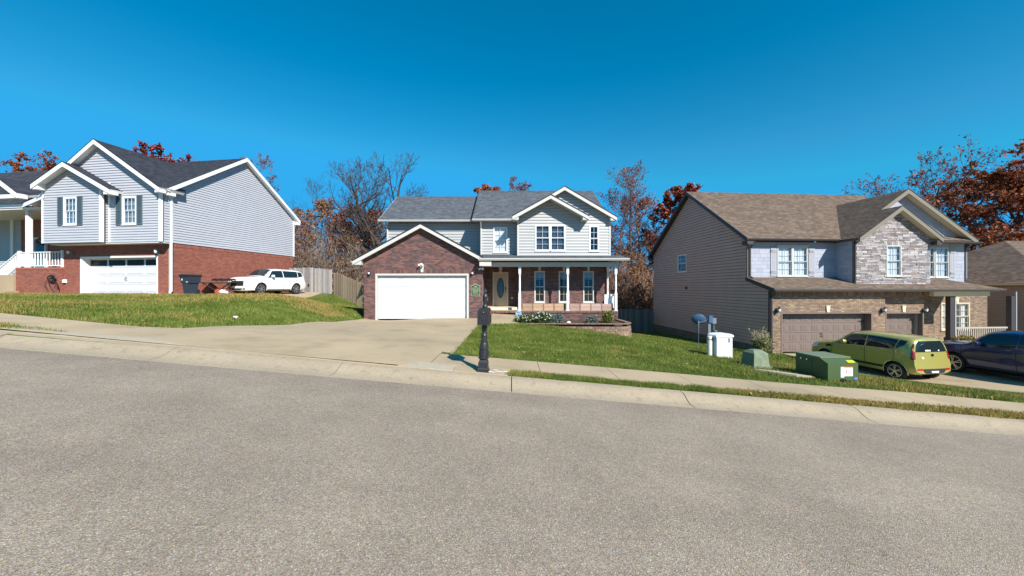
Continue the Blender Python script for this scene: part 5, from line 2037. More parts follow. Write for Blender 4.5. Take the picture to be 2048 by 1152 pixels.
# walls behind the porch
wall(hl, 'wall', [(ulx, pzl - 1.5), (usp, pzl - 1.5), (usp, zpr + .1), (ulx, zpr + .1)], plane((0, 2.4, 0), A1, NF), (), 'siding', smat=SIDE_GREY, course=.145)
wall(hl, 'wall', [(usp, pzl - .5), (uq0 + .4, pzl - .5), (uq0 + .4, zpr + .1), (usp, zpr + .1)], plane((0, 2.4, 0), A1, NF), (), 'brick', PAL_RED, mortar=MORTAR_L)
b = MB()
cu_ = Lf.at(25, 500, 2.35)[0]
b.box(cu_ - .12, cu_ + .12, 2.3, 2.38, pzl, zpr - .2)
b.build('corner_trim', WHITE, hl)
du = Lf.at(80, 520, 2.3)[0]
b = MB()
b.box(du - .55, du - .45, 2.26, 2.38, pzl, pzl + 2.1).box(du + .45, du + .55, 2.26, 2.38, pzl, pzl + 2.1).box(du - .55, du + .55, 2.26, 2.38, pzl + 2.1, pzl + 2.2)
b.build('door_frame', WHITE, hl)
b = MB()
b.box(du - .45, du + .45, 2.30, 2.37, pzl, pzl + 2.1)
fd = b.build('front_door', mat("door_teal", (.10, .20, .24), .4), hl)
b = MB()
b.box(du - .28, du + .28, 2.285, 2.2995, pzl + 1.1, pzl + 1.9)
b.build('pane', CARGLASS, fd)
# left wing roofs
zw = Lf.at(60, 342.5, 5.2)[1]
roof(hl, [(ulx - 4, 2.0, zpr + .6), (uq0 + .6, 2.0, zpr + .6), (uq0 + .6, 5.2, zw), (ulx - 4, 5.2, zw)], PAL_SHN, WHITE)
gu_, gz_ = Lf.at(29, 386, -.9)
board(hl, (gu_ + .1, -.9, gz_), (gu_ - 1.6, -.9, gz_ + 1.1), .24, -.05, WHITE, 'rake_board')
roof(hl, [(gu_ + .1, -.88, gz_), (gu_ + .1, .3, gz_), (gu_ - 1.6, .3, gz_ + 1.1), (gu_ - 1.6, -.88, gz_ + 1.1)], PAL_SHN, WHITE, .1)
b = MB()
b.box(gu_ - 1.6, gu_ + .25, -.9, -.5, gz_ - .28, gz_ - .06)
b.build('eave_return', WHITE, hl)
b = MB()
b.box(-13.6, -.3, 2.75, 9.2, 1.3, 6.9)
b.build('rear_wall', SIDE_GREY, hl)

# autumn wreath on the left porch rail door
wp_ = Lf.w(Lf.at(80, 480, 2.15)[0], 2.15, Lf.at(80, 483, 2.15)[1])
wt = thing("wreath", "brown autumn wreath hanging at the left house's front door", "wreath", wp_, math.radians(-8.8))
b = MB()
rr = random.Random(4)
for k in range(90):
    a = rr.uniform(0, 6.28)
    r = rr.uniform(.16, .28)
    c = Vector((r * math.cos(a), rr.uniform(-.05, .05), r * math.sin(a)))
    d = Vector((rr.uniform(-1, 1), rr.uniform(-1, 1), rr.uniform(-1, 1))) * .09
    e_ = Vector((rr.uniform(-1, 1), rr.uniform(-1, 1), rr.uniform(-1, 1))) * .05
    b.mesh([c - d, c + e_, c + d, c - e_], [(0, 1, 2, 3)], pick(rr, [srgb(150, 90, 50), srgb(120, 70, 40), srgb(190, 140, 90)]))
b.build('wreath_leaves', LEAF, wt)

# ------------------------------------------------------------------ house at the far right
hf = thing("house", "low tan house with grey brown hip roof beyond the stone gabled house", "house", (31.0, 21.5, -1.7), math.radians(6))
ZB[hf.name] = -1.7
b = MB()
b.box(.0, 11, 0, 10, -2.5, 1.72)
b.build('core', BACK, hf)
wall(hf, 'wall', [(0, -2.5), (11, -2.5), (11, 1.9), (0, 1.9)], plane((0, -.17, 0), A1, NF), (), 'siding', smat=SIDE_BEIGE, course=.18)
wall(hf, 'wall', [(0, -2.5), (10, -2.5), (10, 1.9), (0, 1.9)], plane((-.17, 0, 0), (0, 1, 0), (-1, 0, 0)), (), 'siding', smat=SIDE_BEIGE, course=.18)
zz, o_ = 2.0, .5
roof(hf, [(-o_, -o_, zz), (11 + o_, -o_, zz), (6.5, 5, zz + 3.1), (5.0, 5, zz + 3.1)], PAL_SHB, CREAM)
roof(hf, [(-o_, 10 + o_, zz), (-o_, -o_, zz), (5.0, 5, zz + 3.1)], PAL_SHB, CREAM)
roof(hf, [(11 + o_, -o_, zz), (11 + o_, 10 + o_, zz), (6.5, 5, zz + 3.1)], PAL_SHB, CREAM)
roof(hf, [(11 + o_, 10 + o_, zz), (-o_, 10 + o_, zz), (5.0, 5, zz + 3.1), (6.5, 5, zz + 3.1)], PAL_SHB, CREAM)
gutter(hf, (-o_, -o_, zz), (11 + o_, -o_, zz), BROWNTRIM)

# ------------------------------------------------------------------ vehicles
def pchip(ts, ys, t):
    """monotone cubic through (i, ys[i])"""
    n = len(ys)
    d = [ys[i + 1] - ys[i] for i in range(n - 1)]
    m = [d[0]] + [0 if d[i - 1] * d[i] <= 0 else 2 * d[i - 1] * d[i] / (d[i - 1] + d[i]) for i in range(1, n - 1)] + [d[-1]]
    i = min(max(int(t), 0), n - 2)
    f = t - i
    return (2 * f ** 3 - 3 * f ** 2 + 1) * ys[i] + (f ** 3 - 2 * f ** 2 + f) * m[i] + (-2 * f ** 3 + 3 * f ** 2) * ys[i + 1] + (f ** 3 - f ** 2) * m[i + 1]


class CarShape:
    """stations: (s, lean, zb, wb, zm, wm, zs, ws, zt, wt, crown); s runs from the nose to the tail."""
    K = 9

    def __init__(self, st, mid):
        self.st, self.mid = st, mid
        self.cols = [[r[k] for r in st] for k in range(11)]
        self.n = len(st) - 1

    def ring(self, t):
        s, lean, zb, wb, zm, wm, zs, ws, zt, wt, c = [pchip(None, col, t) for col in self.cols]
        dz = zt - zs
        pts = [(0, zb), (wb * .8, zb), (wb, zb + .06), (wm, zm), (ws, zs), ((ws + wt) / 2 + .015 * min(1, dz / .3), zs + dz * .48), (wt, zt - min(.07, dz * .3)), (wt - .09, zt - min(.012, dz * .06)), (wt * .5, zt + c * .7), (0, zt + c)]
        return [(x, s + lean * (z - zm), z) for x, z in pts]

    def pt(self, t, v, side=1):
        r = self.ring(t)
        v = min(max(v, 0), 9)
        i = min(int(v), 8)
        f = v - i
        a, b = r[i], r[i + 1]
        p = [a[k] + (b[k] - a[k]) * f for k in range(3)]
        return Vector((side * p[0], self.mid - p[1], p[2]))

    def cap(self, t, v, w):
        a, b = self.pt(t, v, -1), self.pt(t, v, 1)
        bow = .03 * (1 - w * w) * (1 if t == 0 else -1)
        p = a + (b - a) * ((w + 1) / 2)
        p.y += bow
        return p

    def body(self, dens=4):
        m = MB()
        ts = [i / dens for i in range(self.n * dens + 1)]
        V, K2 = [], 18
        for t in ts:
            half_ = [self.pt(t, v, 1) for v in range(10)]
            oth = [self.pt(t, v, -1) for v in range(8, 0, -1)]
            V += half_ + oth
        F_ = []
        for i in range(len(ts) - 1):
            for k in range(K2):
                k2 = (k + 1) % K2
                F_.append((i * K2 + k, i * K2 + k2, (i + 1) * K2 + k2, (i + 1) * K2 + k))
        m.mesh(V, F_)
        # caps: rows of quads between the two sides
        for t, base in ((0, 0), (self.n, (len(ts) - 1) * K2)):
            vs = [0.0, 1.0, 2.0, 3.0, 4.0, 5.0, 6.0, 7.0, 8.0, 9.0]
            for a, b in zip(vs[:-1], vs[1:]):
                for w0, w1 in ((-1, -.5), (-.5, 0), (0, .5), (.5, 1)):
                    q = [self.cap(t, a, w0), self.cap(t, a, w1), self.cap(t, b, w1), self.cap(t, b, w0)]
                    if w0 == -1:
                        q[0], q[3] = self.pt(t, a, -1), self.pt(t, b, -1)
                    if w1 == 1:
                        q[1], q[2] = self.pt(t, a, 1), self.pt(t, b, 1)
                    m.face(q)
        return m

    def patch(self, q, side, off=.006, n=10, k=5):
        """q: four (t, v) corners (front-low, rear-low, rear-high, front-high)"""
        m = MB()
        G = []
        for j in range(k + 1):
            for i in range(n + 1):
                a, b = i / n, j / k
                lo = [q[0][c] + (q[1][c] - q[0][c]) * a for c in (0, 1)]
                hi = [q[3][c] + (q[2][c] - q[3][c]) * a for c in (0, 1)]
                t, v = lo[0] + (hi[0] - lo[0]) * b, lo[1] + (hi[1] - lo[1]) * b
                p = self.pt(t, v, side)
                e = 1e-3
                du = self.pt(min(t + .02, self.n), v, side) - self.pt(max(t - .02, 0), v, side)
                dv = self.pt(t, min(v + .02, 9), side) - self.pt(t, max(v - .02, 0), side)
                nn = du.cross(dv)
                if nn.length < 1e-9:
                    nn = Vector((side, 0, 0))
                nn.normalize()
                if nn.x * side < 0 and abs(nn.x) > .1 or (abs(nn.x) <= .1 and nn.z < 0):
                    nn = -nn
                G.append(p + nn * off)
        m.mesh(G, [(j * (n + 1) + i, j * (n + 1) + i + 1, (j + 1) * (n + 1) + i + 1, (j + 1) * (n + 1) + i) for j in range(k) for i in range(n)])
        return m

    def top(self, t0, t1, vl, off=.006, n=8, k=10):
        m = MB()
        G = []
        for i in range(n + 1):
            t = t0 + (t1 - t0) * i / n
            for j in range(k + 1):
                w = -1 + 2 * j / k
                v = 9 - abs(w) * (9 - vl)
                p = self.pt(t, v, 1 if w >= 0 else -1)
                du = self.pt(t + .02, v, 1 if w >= 0 else -1) - p
                nn = Vector((0, -du.z, du.y)).normalized()
                if nn.z < 0:
                    nn = -nn
                G.append(p + nn * off)
        m.mesh(G, [(i * (k + 1) + j, i * (k + 1) + j + 1, (i + 1) * (k + 1) + j + 1, (i + 1) * (k + 1) + j) for i in range(n) for j in range(k)])
        return m

    def capm(self, t, v0, v1, w0, w1, off=.008, n=6, k=4):
        m = MB()
        s = 1 if t == 0 else -1
        G = [self.cap(t, v0 + (v1 - v0) * j / k, w0 + (w1 - w0) * i / n) + Vector((0, s * off, 0)) for j in range(k + 1) for i in range(n + 1)]
        m.mesh(G, [(j * (n + 1) + i, j * (n + 1) + i + 1, (j + 1) * (n + 1) + i + 1, (j + 1) * (n + 1) + i) for j in range(k) for i in range(n)])
        return m


def carpaint(name, col, metal=.35, rough=.3):
    m = mat(name, col, rough, metal=metal, coat=1.0, spec=.5)
    return m


def wheel(parent, x, y, r, w, side, spokes=5, rim=.7, double=False):
    """a wheel is tyre (> rim, spokes, hub)"""
    m = MB()
    m.lathe([(r * .66, -w * .45), (r * .86, -w * .5), (r * .97, -w * .42), (r, -w * .25), (r, w * .25), (r * .97, w * .42), (r * .86, w * .5), (r * .66, w * .45)], 28, axis='x')
    o = link('wheel', m.data('wheel', RUBBER, True), parent, (x, y, r))
    R_ = r * rim
    k = side
    m = MB()
    m.lathe([(R_, k * w * .40), (R_ * 1.0, k * w * .50), (R_ * .93, k * w * .50), (R_ * .90, k * w * .30)], 28, axis='x')
    for s in range(spokes):
        for dd in ((-.16, .16) if double else (0,)):
            a = 2 * math.pi * s / spokes + dd + .3
            c, sn = math.cos(a), math.sin(a)
            c0, s0 = math.cos(a - dd * .7), math.sin(a - dd * .7)
            m.bar((k * w * .47, c0 * R_ * .18, s0 * R_ * .18), (k * w * .46, c * R_ * .94, sn * R_ * .94), R_ * (.10 if double else .20), .03, up=(1, 0, 0))
    m.lathe([(R_ * .24, k * w * .40), (R_ * .22, k * w * .52), (R_ * .1, k * w * .53)], 14, axis='x')
    link('rim', m.data('rim', ALLOY, True), o)
    m = MB()
    m.lathe([(R_ * .9, k * w * .18), (R_ * .9, k * w * .2)], 20, axis='x')
    link('brake_disc', m.data('brake_disc', ARCH), o)
    return o


def make_car(name, label, cat, st, L, W, axles, rw, loc, rz, paint, spec, group=None):
    car = thing(name, label, cat, loc, rz, group)
    sh = CarShape(st, L / 2)
    me = sh.body().data('body', [paint, ARCH], True, recalc=True)
    body = link('body', me, None)
    # wheel arches
    cm = MB()
    for s in axles:
        for side in (-1, 1):
            x0, x1 = (W / 2 - .36, W / 2 + .3)
            cm.lathe([(rw * 1.17, min(side * x0, side * x1)), (rw * 1.17, max(side * x0, side * x1))], 32, (0, L / 2 - s, rw * 1.02), 'x', mi=1)
    co = link('arch_cutter', cm.data('arch_cutter', [ARCH, ARCH], recalc=True))
    md = body.modifiers.new('arches', 'BOOLEAN')
    md.operation, md.object, md.solver = 'DIFFERENCE', co, 'EXACT'
    bpy.context.view_layer.update()
    dg = bpy.context.evaluated_depsgraph_get()
    nm = bpy.data.meshes.new_from_object(body.evaluated_get(dg))
    body.modifiers.clear()
    body.data = nm
    nm.shade_smooth()
    nm.set_sharp_from_angle(angle=math.radians(32))
    bpy.data.objects.remove(co)
    body.parent = car
    for s in axles:
        for side in (-1, 1):
            wheel(car, side * (W / 2 - .135), L / 2 - s, rw, .22, side, *spec.get('wheel', (5, .7, False)))
            am = MB()                      # lip round the arch
            ym, zc = L / 2 - s, rw * 1.02
            prev = None
            pts = []
            for a in np.arange(-12, 193, 12):
                y, z = ym + math.cos(math.radians(a)) * rw * 1.19, zc + math.sin(math.radians(a)) * rw * 1.19
                pts.append((y, z))
            # width of the body at that place
            def wx(y, z):
                best = W / 2
                t = min(range(sh.n * 8 + 1), key=lambda q: abs(sh.pt(q / 8, 3).y - y)) / 8
                r = [sh.pt(t, v / 4) for v in range(4, 20)]
                return max((p.x for p in r if abs(p.z - z) < .09), default=W / 2 - .03)
            am.tube([(side * (wx(y, z) - .004), y, z) for y, z in pts], spec.get('lip', .022), 6)
            am.build('arch_lip', spec.get('lipmat', paint), car, True)
    glassm = spec.get('glass', CARGLASS)
    for q in spec['side_glass']:
        for side in (-1, 1):
            sh.patch(q, side, .007, 12, 5).build('side_window', glassm, car, True)
    t0, t1, vl = spec['windscreen']
    sh.top(t0, t1, vl).build('windscreen', glassm, car, True)
    v0, v1, w_ = spec['rear_glass']
    sh.capm(sh.n, v0, v1, -w_, w_, .010).build('rear_window', glassm, car, True)
    for nm_, (q, m_) in spec.get('side_patches', []):
        for side in (-1, 1):
            sh.patch(q, side, .009, 8, 4).build(nm_, m_, car, True)
    for nm_, (t, v0, v1, w0, w1, m_) in spec.get('cap_patches', []):
        sh.capm(t, v0, v1, w0, w1, .014).build(nm_, m_, car, True)
    for q in spec.get('seams', []):
        for side in (-1, 1):
            sh.patch(q, side, .003, 2, 12).build('door_seam', PLASTIC, car)
    # mirrors, handles, wipers
    for side in (-1, 1):
        p = sh.pt(spec['mirror'], 4.2, side)
        m = MB()
        m.lathe([(.02, -.10), (.075, -.085), (.095, 0), (.085, .06), (.02, .075)], 10, (p.x + side * .13, p.y - .03, p.z + .09), 'x')
        m.bar((p.x - side * .02, p.y, p.z + .02), (p.x + side * .1, p.y - .02, p.z + .06), .05, .04)
        m.build('mirror', spec.get('mirmat', paint), car, True)
        for t in spec['handles']:
            h0, h1 = sh.pt(t, 3.72, side), sh.pt(t + .16, 3.72, side)
            m = MB()
            ox = Vector((side * .03, 0, 0))
            m.tube([h0, h0 + ox, h1 + ox, h1], .014, 6)
            m.build('door_handle', spec.get('handmat', paint), car, True)
    for s in axles:
        pass
    m = MB()
    m.box(-W / 2 + .25, W / 2 - .25, -L / 2 + .35, L / 2 - .35, .18, .27)
    m.build('underbody', ARCH, car)
    return car, sh


# --- gold-green boxy hatchback by the transformer
st_soul = [
    (0.06, .10, .27, .62, .50, .70, .70, .66, .80, .52, .02),
    (0.22, .06, .22, .80, .55, .85, .82, .80, .93, .68, .03),
    (0.72, .0, .20, .83, .60, .893, .94, .85, 1.04, .74, .04),
    (1.12, .0, .20, .84, .62, .893, 1.00, .87, 1.09, .77, .04),
    (1.86, .0, .20, .84, .64, .893, 1.03, .875, 1.56, .71, .045),
    (2.45, .0, .20, .84, .66, .893, 1.06, .88, 1.61, .72, .045),
    (3.20, .0, .20, .84, .66, .893, 1.09, .875, 1.60, .715, .045),
    (3.72, .0, .24, .83, .66, .89, 1.10, .86, 1.575, .70, .04),
    (3.96, -.10, .30, .80, .64, .86, 1.08, .835, 1.545, .68, .035),
    (4.06, -.16, .36, .78, .64, .84, 1.06, .80, 1.51, .645, .03),
]
paint_s = carpaint("paint_gold_green", (0.43, 0.395, 0.105), .35, .30)
sp = dict(
    side_glass=[[(3.25, 4.12), (4.95, 4.12), (4.97, 5.86), (3.95, 5.9)], [(5.03, 4.12), (6.35, 4.14), (6.5, 5.84), (5.03, 5.86)], [(6.42, 4.2), (7.0, 5.0), (7.15, 5.8), (6.58, 5.84)]],
    windscreen=(3.12, 3.96, 6.6), rear_glass=(4.22, 6.9, .90), mirror=3.75, handles=(4.72, 6.0),
    side_patches=[('lamp_housing', ([(8.0, 3.45), (9.0, 3.45), (9.0, 5.6), (8.35, 5.6)], PLASTIC)), ('tail_lamp', ([(8.2, 3.55), (8.95, 3.55), (8.95, 4.25), (8.3, 4.25)], REDLAMP)), ('headlight', ([(.35, 3.4), (1.6, 3.5), (1.5, 4.6), (.3, 4.5)], LAMPCLEAR)), ('side_moulding', ([(2.85, 2.30), (6.3, 2.30), (6.3, 2.52), (2.85, 2.52)], PLASTIC)), ('fender_vent', ([(2.45, 3.55), (2.95, 3.6), (2.95, 3.85), (2.4, 3.85)], PLASTIC)), ('turn_lamp', ([(8.45, 4.35), (8.98, 4.35), (8.98, 4.75), (8.45, 4.75)], AMBER))],
    cap_patches=[('tail_lamp', (9, 3.5, 4.3, -.985, -.93, REDLAMP)), ('tail_lamp', (9, 3.5, 4.3, .93, .985, REDLAMP)), ('bumper_insert', (9, 1.0, 2.45, -.62, .62, PLASTIC)), ('number_plate', (9, 1.35, 2.1, -.22, .22, SIGNWHITE)), ('rear_reflector', (9, 2.2, 2.5, -.93, -.66, REDLAMP)), ('rear_reflector', (9, 2.2, 2.5, .66, .93, REDLAMP)), ('badge', (9, 3.75, 3.95, -.07, .07, CHROME)), ('sticker', (9, 3.55, 3.7, -.62, -.5, SIGNWHITE)), ('grille', (0, 2.3, 3.4, -.7, .7, PLASTIC))],
    seams=[[(3.02, 1.2), (3.05, 1.2), (3.05, 4.0), (3.02, 4.0)], [(4.98, 1.2), (5.005, 1.2), (5.005, 4.1), (4.98, 4.1)], [(6.35, 2.6), (6.375, 2.6), (6.4, 4.1), (6.38, 4.1)]],
    lip=.026, wheel=(5, .72, True))
soul_rear = Vector((14.28, 13.95))
hd = math.radians(9)
# heading points away from the street; local +y is the nose
cy = 4.06 / 2 - 3.47
cen = soul_rear + Vector((math.cos(hd) * .76 - 0, math.sin(hd) * .76)) - Vector((-math.sin(hd), math.cos(hd))) * cy
soul, shs = make_car("car", "gold green boxy hatchback parked in front of the brown garage doors", "car", st_soul, 4.06, 1.79, (.86, 3.47), .325, (cen.x, cen.y, tz(cen.x, cen.y) + .03), hd, paint_s, sp)
gz = [tz(*(cen + Vector((-math.sin(hd), math.cos(hd))) * d)) for d in (-1.3, 1.3)]
soul.rotation_euler = (math.atan2(gz[1] - gz[0], 2.6), 0, hd)
soul.scale = (.95, 1, 1)
m = MB()
for k, (x, z, r) in enumerate(((-.36, 1.15, .03), (-.28, 1.155, .035), (-.20, 1.15, .03), (-.12, 1.155, .032), (.42, 1.15, .03))):
    p = shs.cap(9, 4.45, x)
    m.prism([(p.x + r * math.cos(a), p.z + r * math.sin(a)) for a in np.arange(0, 6.28, .7)], plane((0, p.y - .014, 0), (1, 0, 0), (0, -1, 0)), 0, .002)
m.build('window_stickers', SIGNWHITE, soul, kind='stuff')

# --- dark blue crossover at the right edge
st_suv = [
    (0.05, .12, .30, .64, .55, .76, .90, .74, 1.02, .60, .02),
    (0.20, .06, .24, .82, .60, .90, 1.00, .86, 1.10, .73, .03),
    (0.70, .0, .24, .85, .66, .935, 1.06, .885, 1.15, .78, .04),
    (1.16, .0, .24, .86, .68, .94, 1.07, .895, 1.16, .82, .045),
    (1.92, .0, .24, .86, .70, .94, 1.10, .90, 1.67, .69, .05),
    (2.70, .0, .24, .86, .72, .94, 1.11, .90, 1.72, .70, .05),
    (3.70, .0, .24, .86, .72, .94, 1.13, .895, 1.71, .695, .05),
    (4.30, .0, .30, .85, .72, .935, 1.15, .88, 1.67, .68, .045),
    (4.60, -.12, .36, .82, .70, .91, 1.14, .84, 1.62, .65, .04),
    (4.73, -.28, .42, .76, .70, .86, 1.12, .79, 1.58, .60, .03),
]
suv_spec = lambda: dict(
    side_glass=[[(3.3, 4.12), (4.95, 4.12), (4.97, 5.86), (3.97, 5.9)], [(5.03, 4.12), (6.3, 4.14), (6.4, 5.84), (5.03, 5.86)], [(6.38, 4.18), (7.3, 4.5), (7.2, 5.75), (6.48, 5.84)]],
    windscreen=(3.12, 3.97, 6.6), rear_glass=(4.25, 6.6, .84), mirror=3.72, handles=(4.7, 6.0),
    side_patches=[('tail_lamp', ([(8.1, 3.5), (9.0, 3.5), (9.0, 4.3), (7.9, 4.3)], REDLAMP)), ('headlight', ([(.15, 3.35), (1.55, 3.6), (1.7, 4.3), (.2, 4.0)], LAMPCLEAR)), ('side_moulding', ([(2.9, 1.9), (6.5, 1.9), (6.5, 2.12), (2.9, 2.12)], PLASTIC))],
    cap_patches=[('tail_lamp', (9, 3.5, 4.3, -.99, -.70, REDLAMP)), ('tail_lamp', (9, 3.5, 4.3, .70, .99, REDLAMP)), ('number_plate', (9, 2.4, 3.0, -.22, .22, SIGNWHITE)), ('grille', (0, 3.05, 3.95, -.66, .66, PLASTIC)), ('bumper_intake', (0, 1.2, 2.3, -.66, .66, PLASTIC)), ('headlight', (0, 3.25, 4.0, -.99, -.70, LAMPCLEAR)), ('headlight', (0, 3.25, 4.0, .70, .99, LAMPCLEAR)), ('badge', (0, 3.4, 3.65, -.10, .10, CHROME)), ('fog_lamp', (0, 1.7, 2.3, -.98, -.72, PLASTIC)), ('fog_lamp', (0, 1.7, 2.3, .72, .98, PLASTIC))],
    seams=[[(3.02, 1.2), (3.045, 1.2), (3.045, 4.0), (3.02, 4.0)], [(4.98, 1.2), (5.005, 1.2), (5.005, 4.1), (4.98, 4.1)], [(6.3, 2.6), (6.325, 2.6), (6.36, 4.1), (6.34, 4.1)]],
    lip=.024)
paint_b = carpaint("paint_dark_blue", (0.022, 0.034, 0.11), .4, .2)
s2 = suv_spec()
s2['wheel'] = (5, .76, True)
s2['lipmat'] = PLASTIC
hd2 = math.radians(5)
f2 = Vector((17.62, 14.9))
cen2 = f2 + Vector((math.cos(hd2), math.sin(hd2))) * .80 - Vector((-math.sin(hd2), math.cos(hd2))) * (4.74 / 2 - .93)
car2, _ = make_car("car", "dark blue crossover parked beside the gold green hatchback, its tail cut off", "car", st_suv, 4.74, 1.90, (.93, 3.75), .37, (cen2.x, cen2.y, tz(cen2.x, cen2.y) + .035), hd2, paint_b, s2)
gz = [tz(*(cen2 + Vector((-math.sin(hd2), math.cos(hd2))) * d)) for d in (-1.3, 1.3)]
car2.rotation_euler = (math.atan2(gz[1] - gz[0], 2.6), 0, hd2)

# --- white sport utility on the left house's parking pad
paint_w = carpaint("paint_white", (0.80, 0.80, 0.78), .0, .25)
s3 = suv_spec()
s3['wheel'] = (6, .70, False)
s3['mirmat'] = paint_w
t3 = math.radians(14)
hv = Vector((-math.sin(t3), -math.cos(t3)))           # the way the nose points
rt = Vector((hv.y, -hv.x))
fl = Vector((-.6720 * 24.3, 24.3))
cen3 = fl + rt * .80 - hv * (4.74 / 2 - .93)
car3, sh3 = make_car("car", "white sport utility vehicle parked on the pad by the red brick wall", "car", st_suv, 4.74, 1.90, (.93, 3.75), .37, (cen3.x, cen3.y, 1.245), math.atan2(-hv.x, hv.y), paint_w, s3)
car3.location.z = tz(cen3.x, cen3.y) + .03
m = MB()
for s in (-.55, .55):
    m.tube([(s, .35, 1.70), (s, .2, 1.735), (s, -1.3, 1.735), (s, -1.5, 1.68)], .018, 6)
m.build('roof_rack', ALLOY, car3, True)

# ------------------------------------------------------------------ letterbox
mp = at(966.5, 744, 6.84)
mb = thing("mailbox", "black ornate cast letterbox post with finial standing by the driveway apron", "mailbox", (mp.x, 6.84, tz(mp.x, 6.84) + .03))
mb.rotation_euler = (0, math.radians(1.6), math.radians(-3))
m = MB()
m.box(-.13, .13, -.13, .13, 0, .03)
m.lathe([(.165, .03), (.165, .06), (.15, .08), (.145, .20), (.115, .25), (.115, .27)], 4, square=True)
m.build('base', IRON, mb)
m = MB()
m.lathe([(.105, .27), (.12, .28), (.12, .30), (.102, .31), (.098, .47), (.11, .48), (.11, .505), (.094, .52), (.09, .57), (.082, .60), (.075, .62), (.082, .63), (.082, .645), (.066, .66), (.064, .75), (.072, .76), (.072, .775), (.062, .79), (.055, .84), (.063, .90), (.066, .95), (.052, .99), (.045, 1.04)], 16)
for k in range(8):
    a = k * math.pi / 4 + .2
    m.bar((.103 * math.cos(a), .103 * math.sin(a), .33), (.098 * math.cos(a), .098 * math.sin(a), .45), .03, .012, up=(math.cos(a), math.sin(a), 0))
m.build('post', IRON, mb, True)
bw, bd = .125, .24
arc = [(-bw, 0), (bw, 0), (bw, .26), (bw * .72, .335), (-bw * .72, .335), (-bw, .26)]
m = MB()
m.prism(arc, plane((0, 0, 1.02), (1, 0, 0), (0, -1, 0)), -bd, bd * .85, back=True)
box_ = m.build('box', IRON, mb)
m = MB()
arc2 = [(-bw - .008, -.012), (bw + .008, -.012), (bw + .008, .262), (bw * .74, .347), (-bw * .74, .347), (-bw - .008, .262)]
m.prism(arc2, plane((0, 0, 1.02), (1, 0, 0), (0, -1, 0)), bd * .85, bd * .85 + .02, back=True)
dr = m.build('door', IRON, mb)
m = MB()
yf = -(bd * .85 + .02)
for (x0, x1, z0, z1) in ((-.092, .092, 1.05, 1.064), (-.092, .092, 1.245, 1.259), (-.092, -.078, 1.064, 1.245), (.078, .092, 1.064, 1.245)):
    m.box(x0, x1, yf - .008, yf, z0, z1)
m.build('door_frame', IRON, mb)
m = MB()
pts = [(.045 * math.cos(a) * (1 + .18 * math.cos(5 * a)), 1.15 + .045 * math.sin(a) * (1 + .18 * math.cos(5 * a))) for a in np.arange(0, 6.28, .2)]
m.prism(pts, plane((0, 0, 0), (1, 0, 0), (0, -1, 0)), -yf, -yf + .010)
m.build('emblem', IRON, mb)
m = MB()
m.lathe([(.008, 0), (.016, -.015), (.012, -.028)], 8, (0, yf, 1.275), 'y')
m.build('knob', CHROME, mb, True)
m = MB()
m.lathe([(.05, 1.35), (.06, 1.365), (.06, 1.40), (.042, 1.43), (.05, 1.46), (.052, 1.58), (.064, 1.59), (.064, 1.61), (.055, 1.625), (.05, 1.645), (.035, 1.66), (.034, 1.675), (.02, 1.68), (.034, 1.70), (.036, 1.72), (.022, 1.742), (.012, 1.747), (.018, 1.757), (.018, 1.768), (.008, 1.78)], 14)
for k in range(6):
    a = k * math.pi / 3
    m.bar((.054 * math.cos(a), .054 * math.sin(a), 1.51), (.056 * math.cos(a + .5), .056 * math.sin(a + .5), 1.575), .012)
fin = m.build('finial', IRON, mb, True)
mb.scale = (.82, .82, .85)
m = MB()
m.box(.128, .14, -.05, .10, 1.25, 1.28).box(.128, .14, -.1, -.0501, 1.24, 1.30)
m.build('flag', mat("flag_red", (.45, .05, .03), .5), mb)

# ------------------------------------------------------------------ utility boxes on the right lawn
# green transformer
yA, yB = 9.0, 9.85
pA, pB, pC = at(1649, 765, yA), at(1712, 767, yA), at(1595, 755, yB)
tc = Vector(((pA.x + pB.x) / 2, (yA + yB) / 2))
tg = thing("transformer", "big dark green ground transformer with warning labels on the lawn near the pavement", "transformer", (tc.x, tc.y, tz(tc.x, tc.y) - .05), math.radians(3))
hw, hdp = (pB.x - pA.x) / 2, (yB - yA) / 2 + .05
zt = .60
m = MB()
m.box(-hw + .02, hw - .02, -hdp + .02, hdp - .02, -.12, .09)
m.build('pedestal', GREENBOX, tg)
m = MB()
prof = [(-hdp, .09), (hdp, .09), (hdp, zt), (-hdp + .22, zt), (-hdp, zt - .10)]
m.prism(prof, plane((-hw, 0, 0), (0, 1, 0), (1, 0, 0)), 0, 2 * hw, back=True)
m.build('cabinet', GREENBOX, tg)
m = MB()
m.box(-hw - .012, hw + .012, -hdp + .2, hdp + .012, zt + .001, zt + .025)
m.build('lid', mat("transformer_lid", (.16, .20, .12), .45), tg)
m = MB()
m.box(-.06, .06, -hdp - .03, -hdp - .0005, .03, .13).box(-.03, .03, -hdp - .06, -hdp - .031, .05, .11)
m.build('padlock', BLACK, tg)
m = MB()
m.box(-hw - .004, -hw - .0005, -.03, -.024, .09, zt - .05)
m.build('door_joint', BLACK, tg)
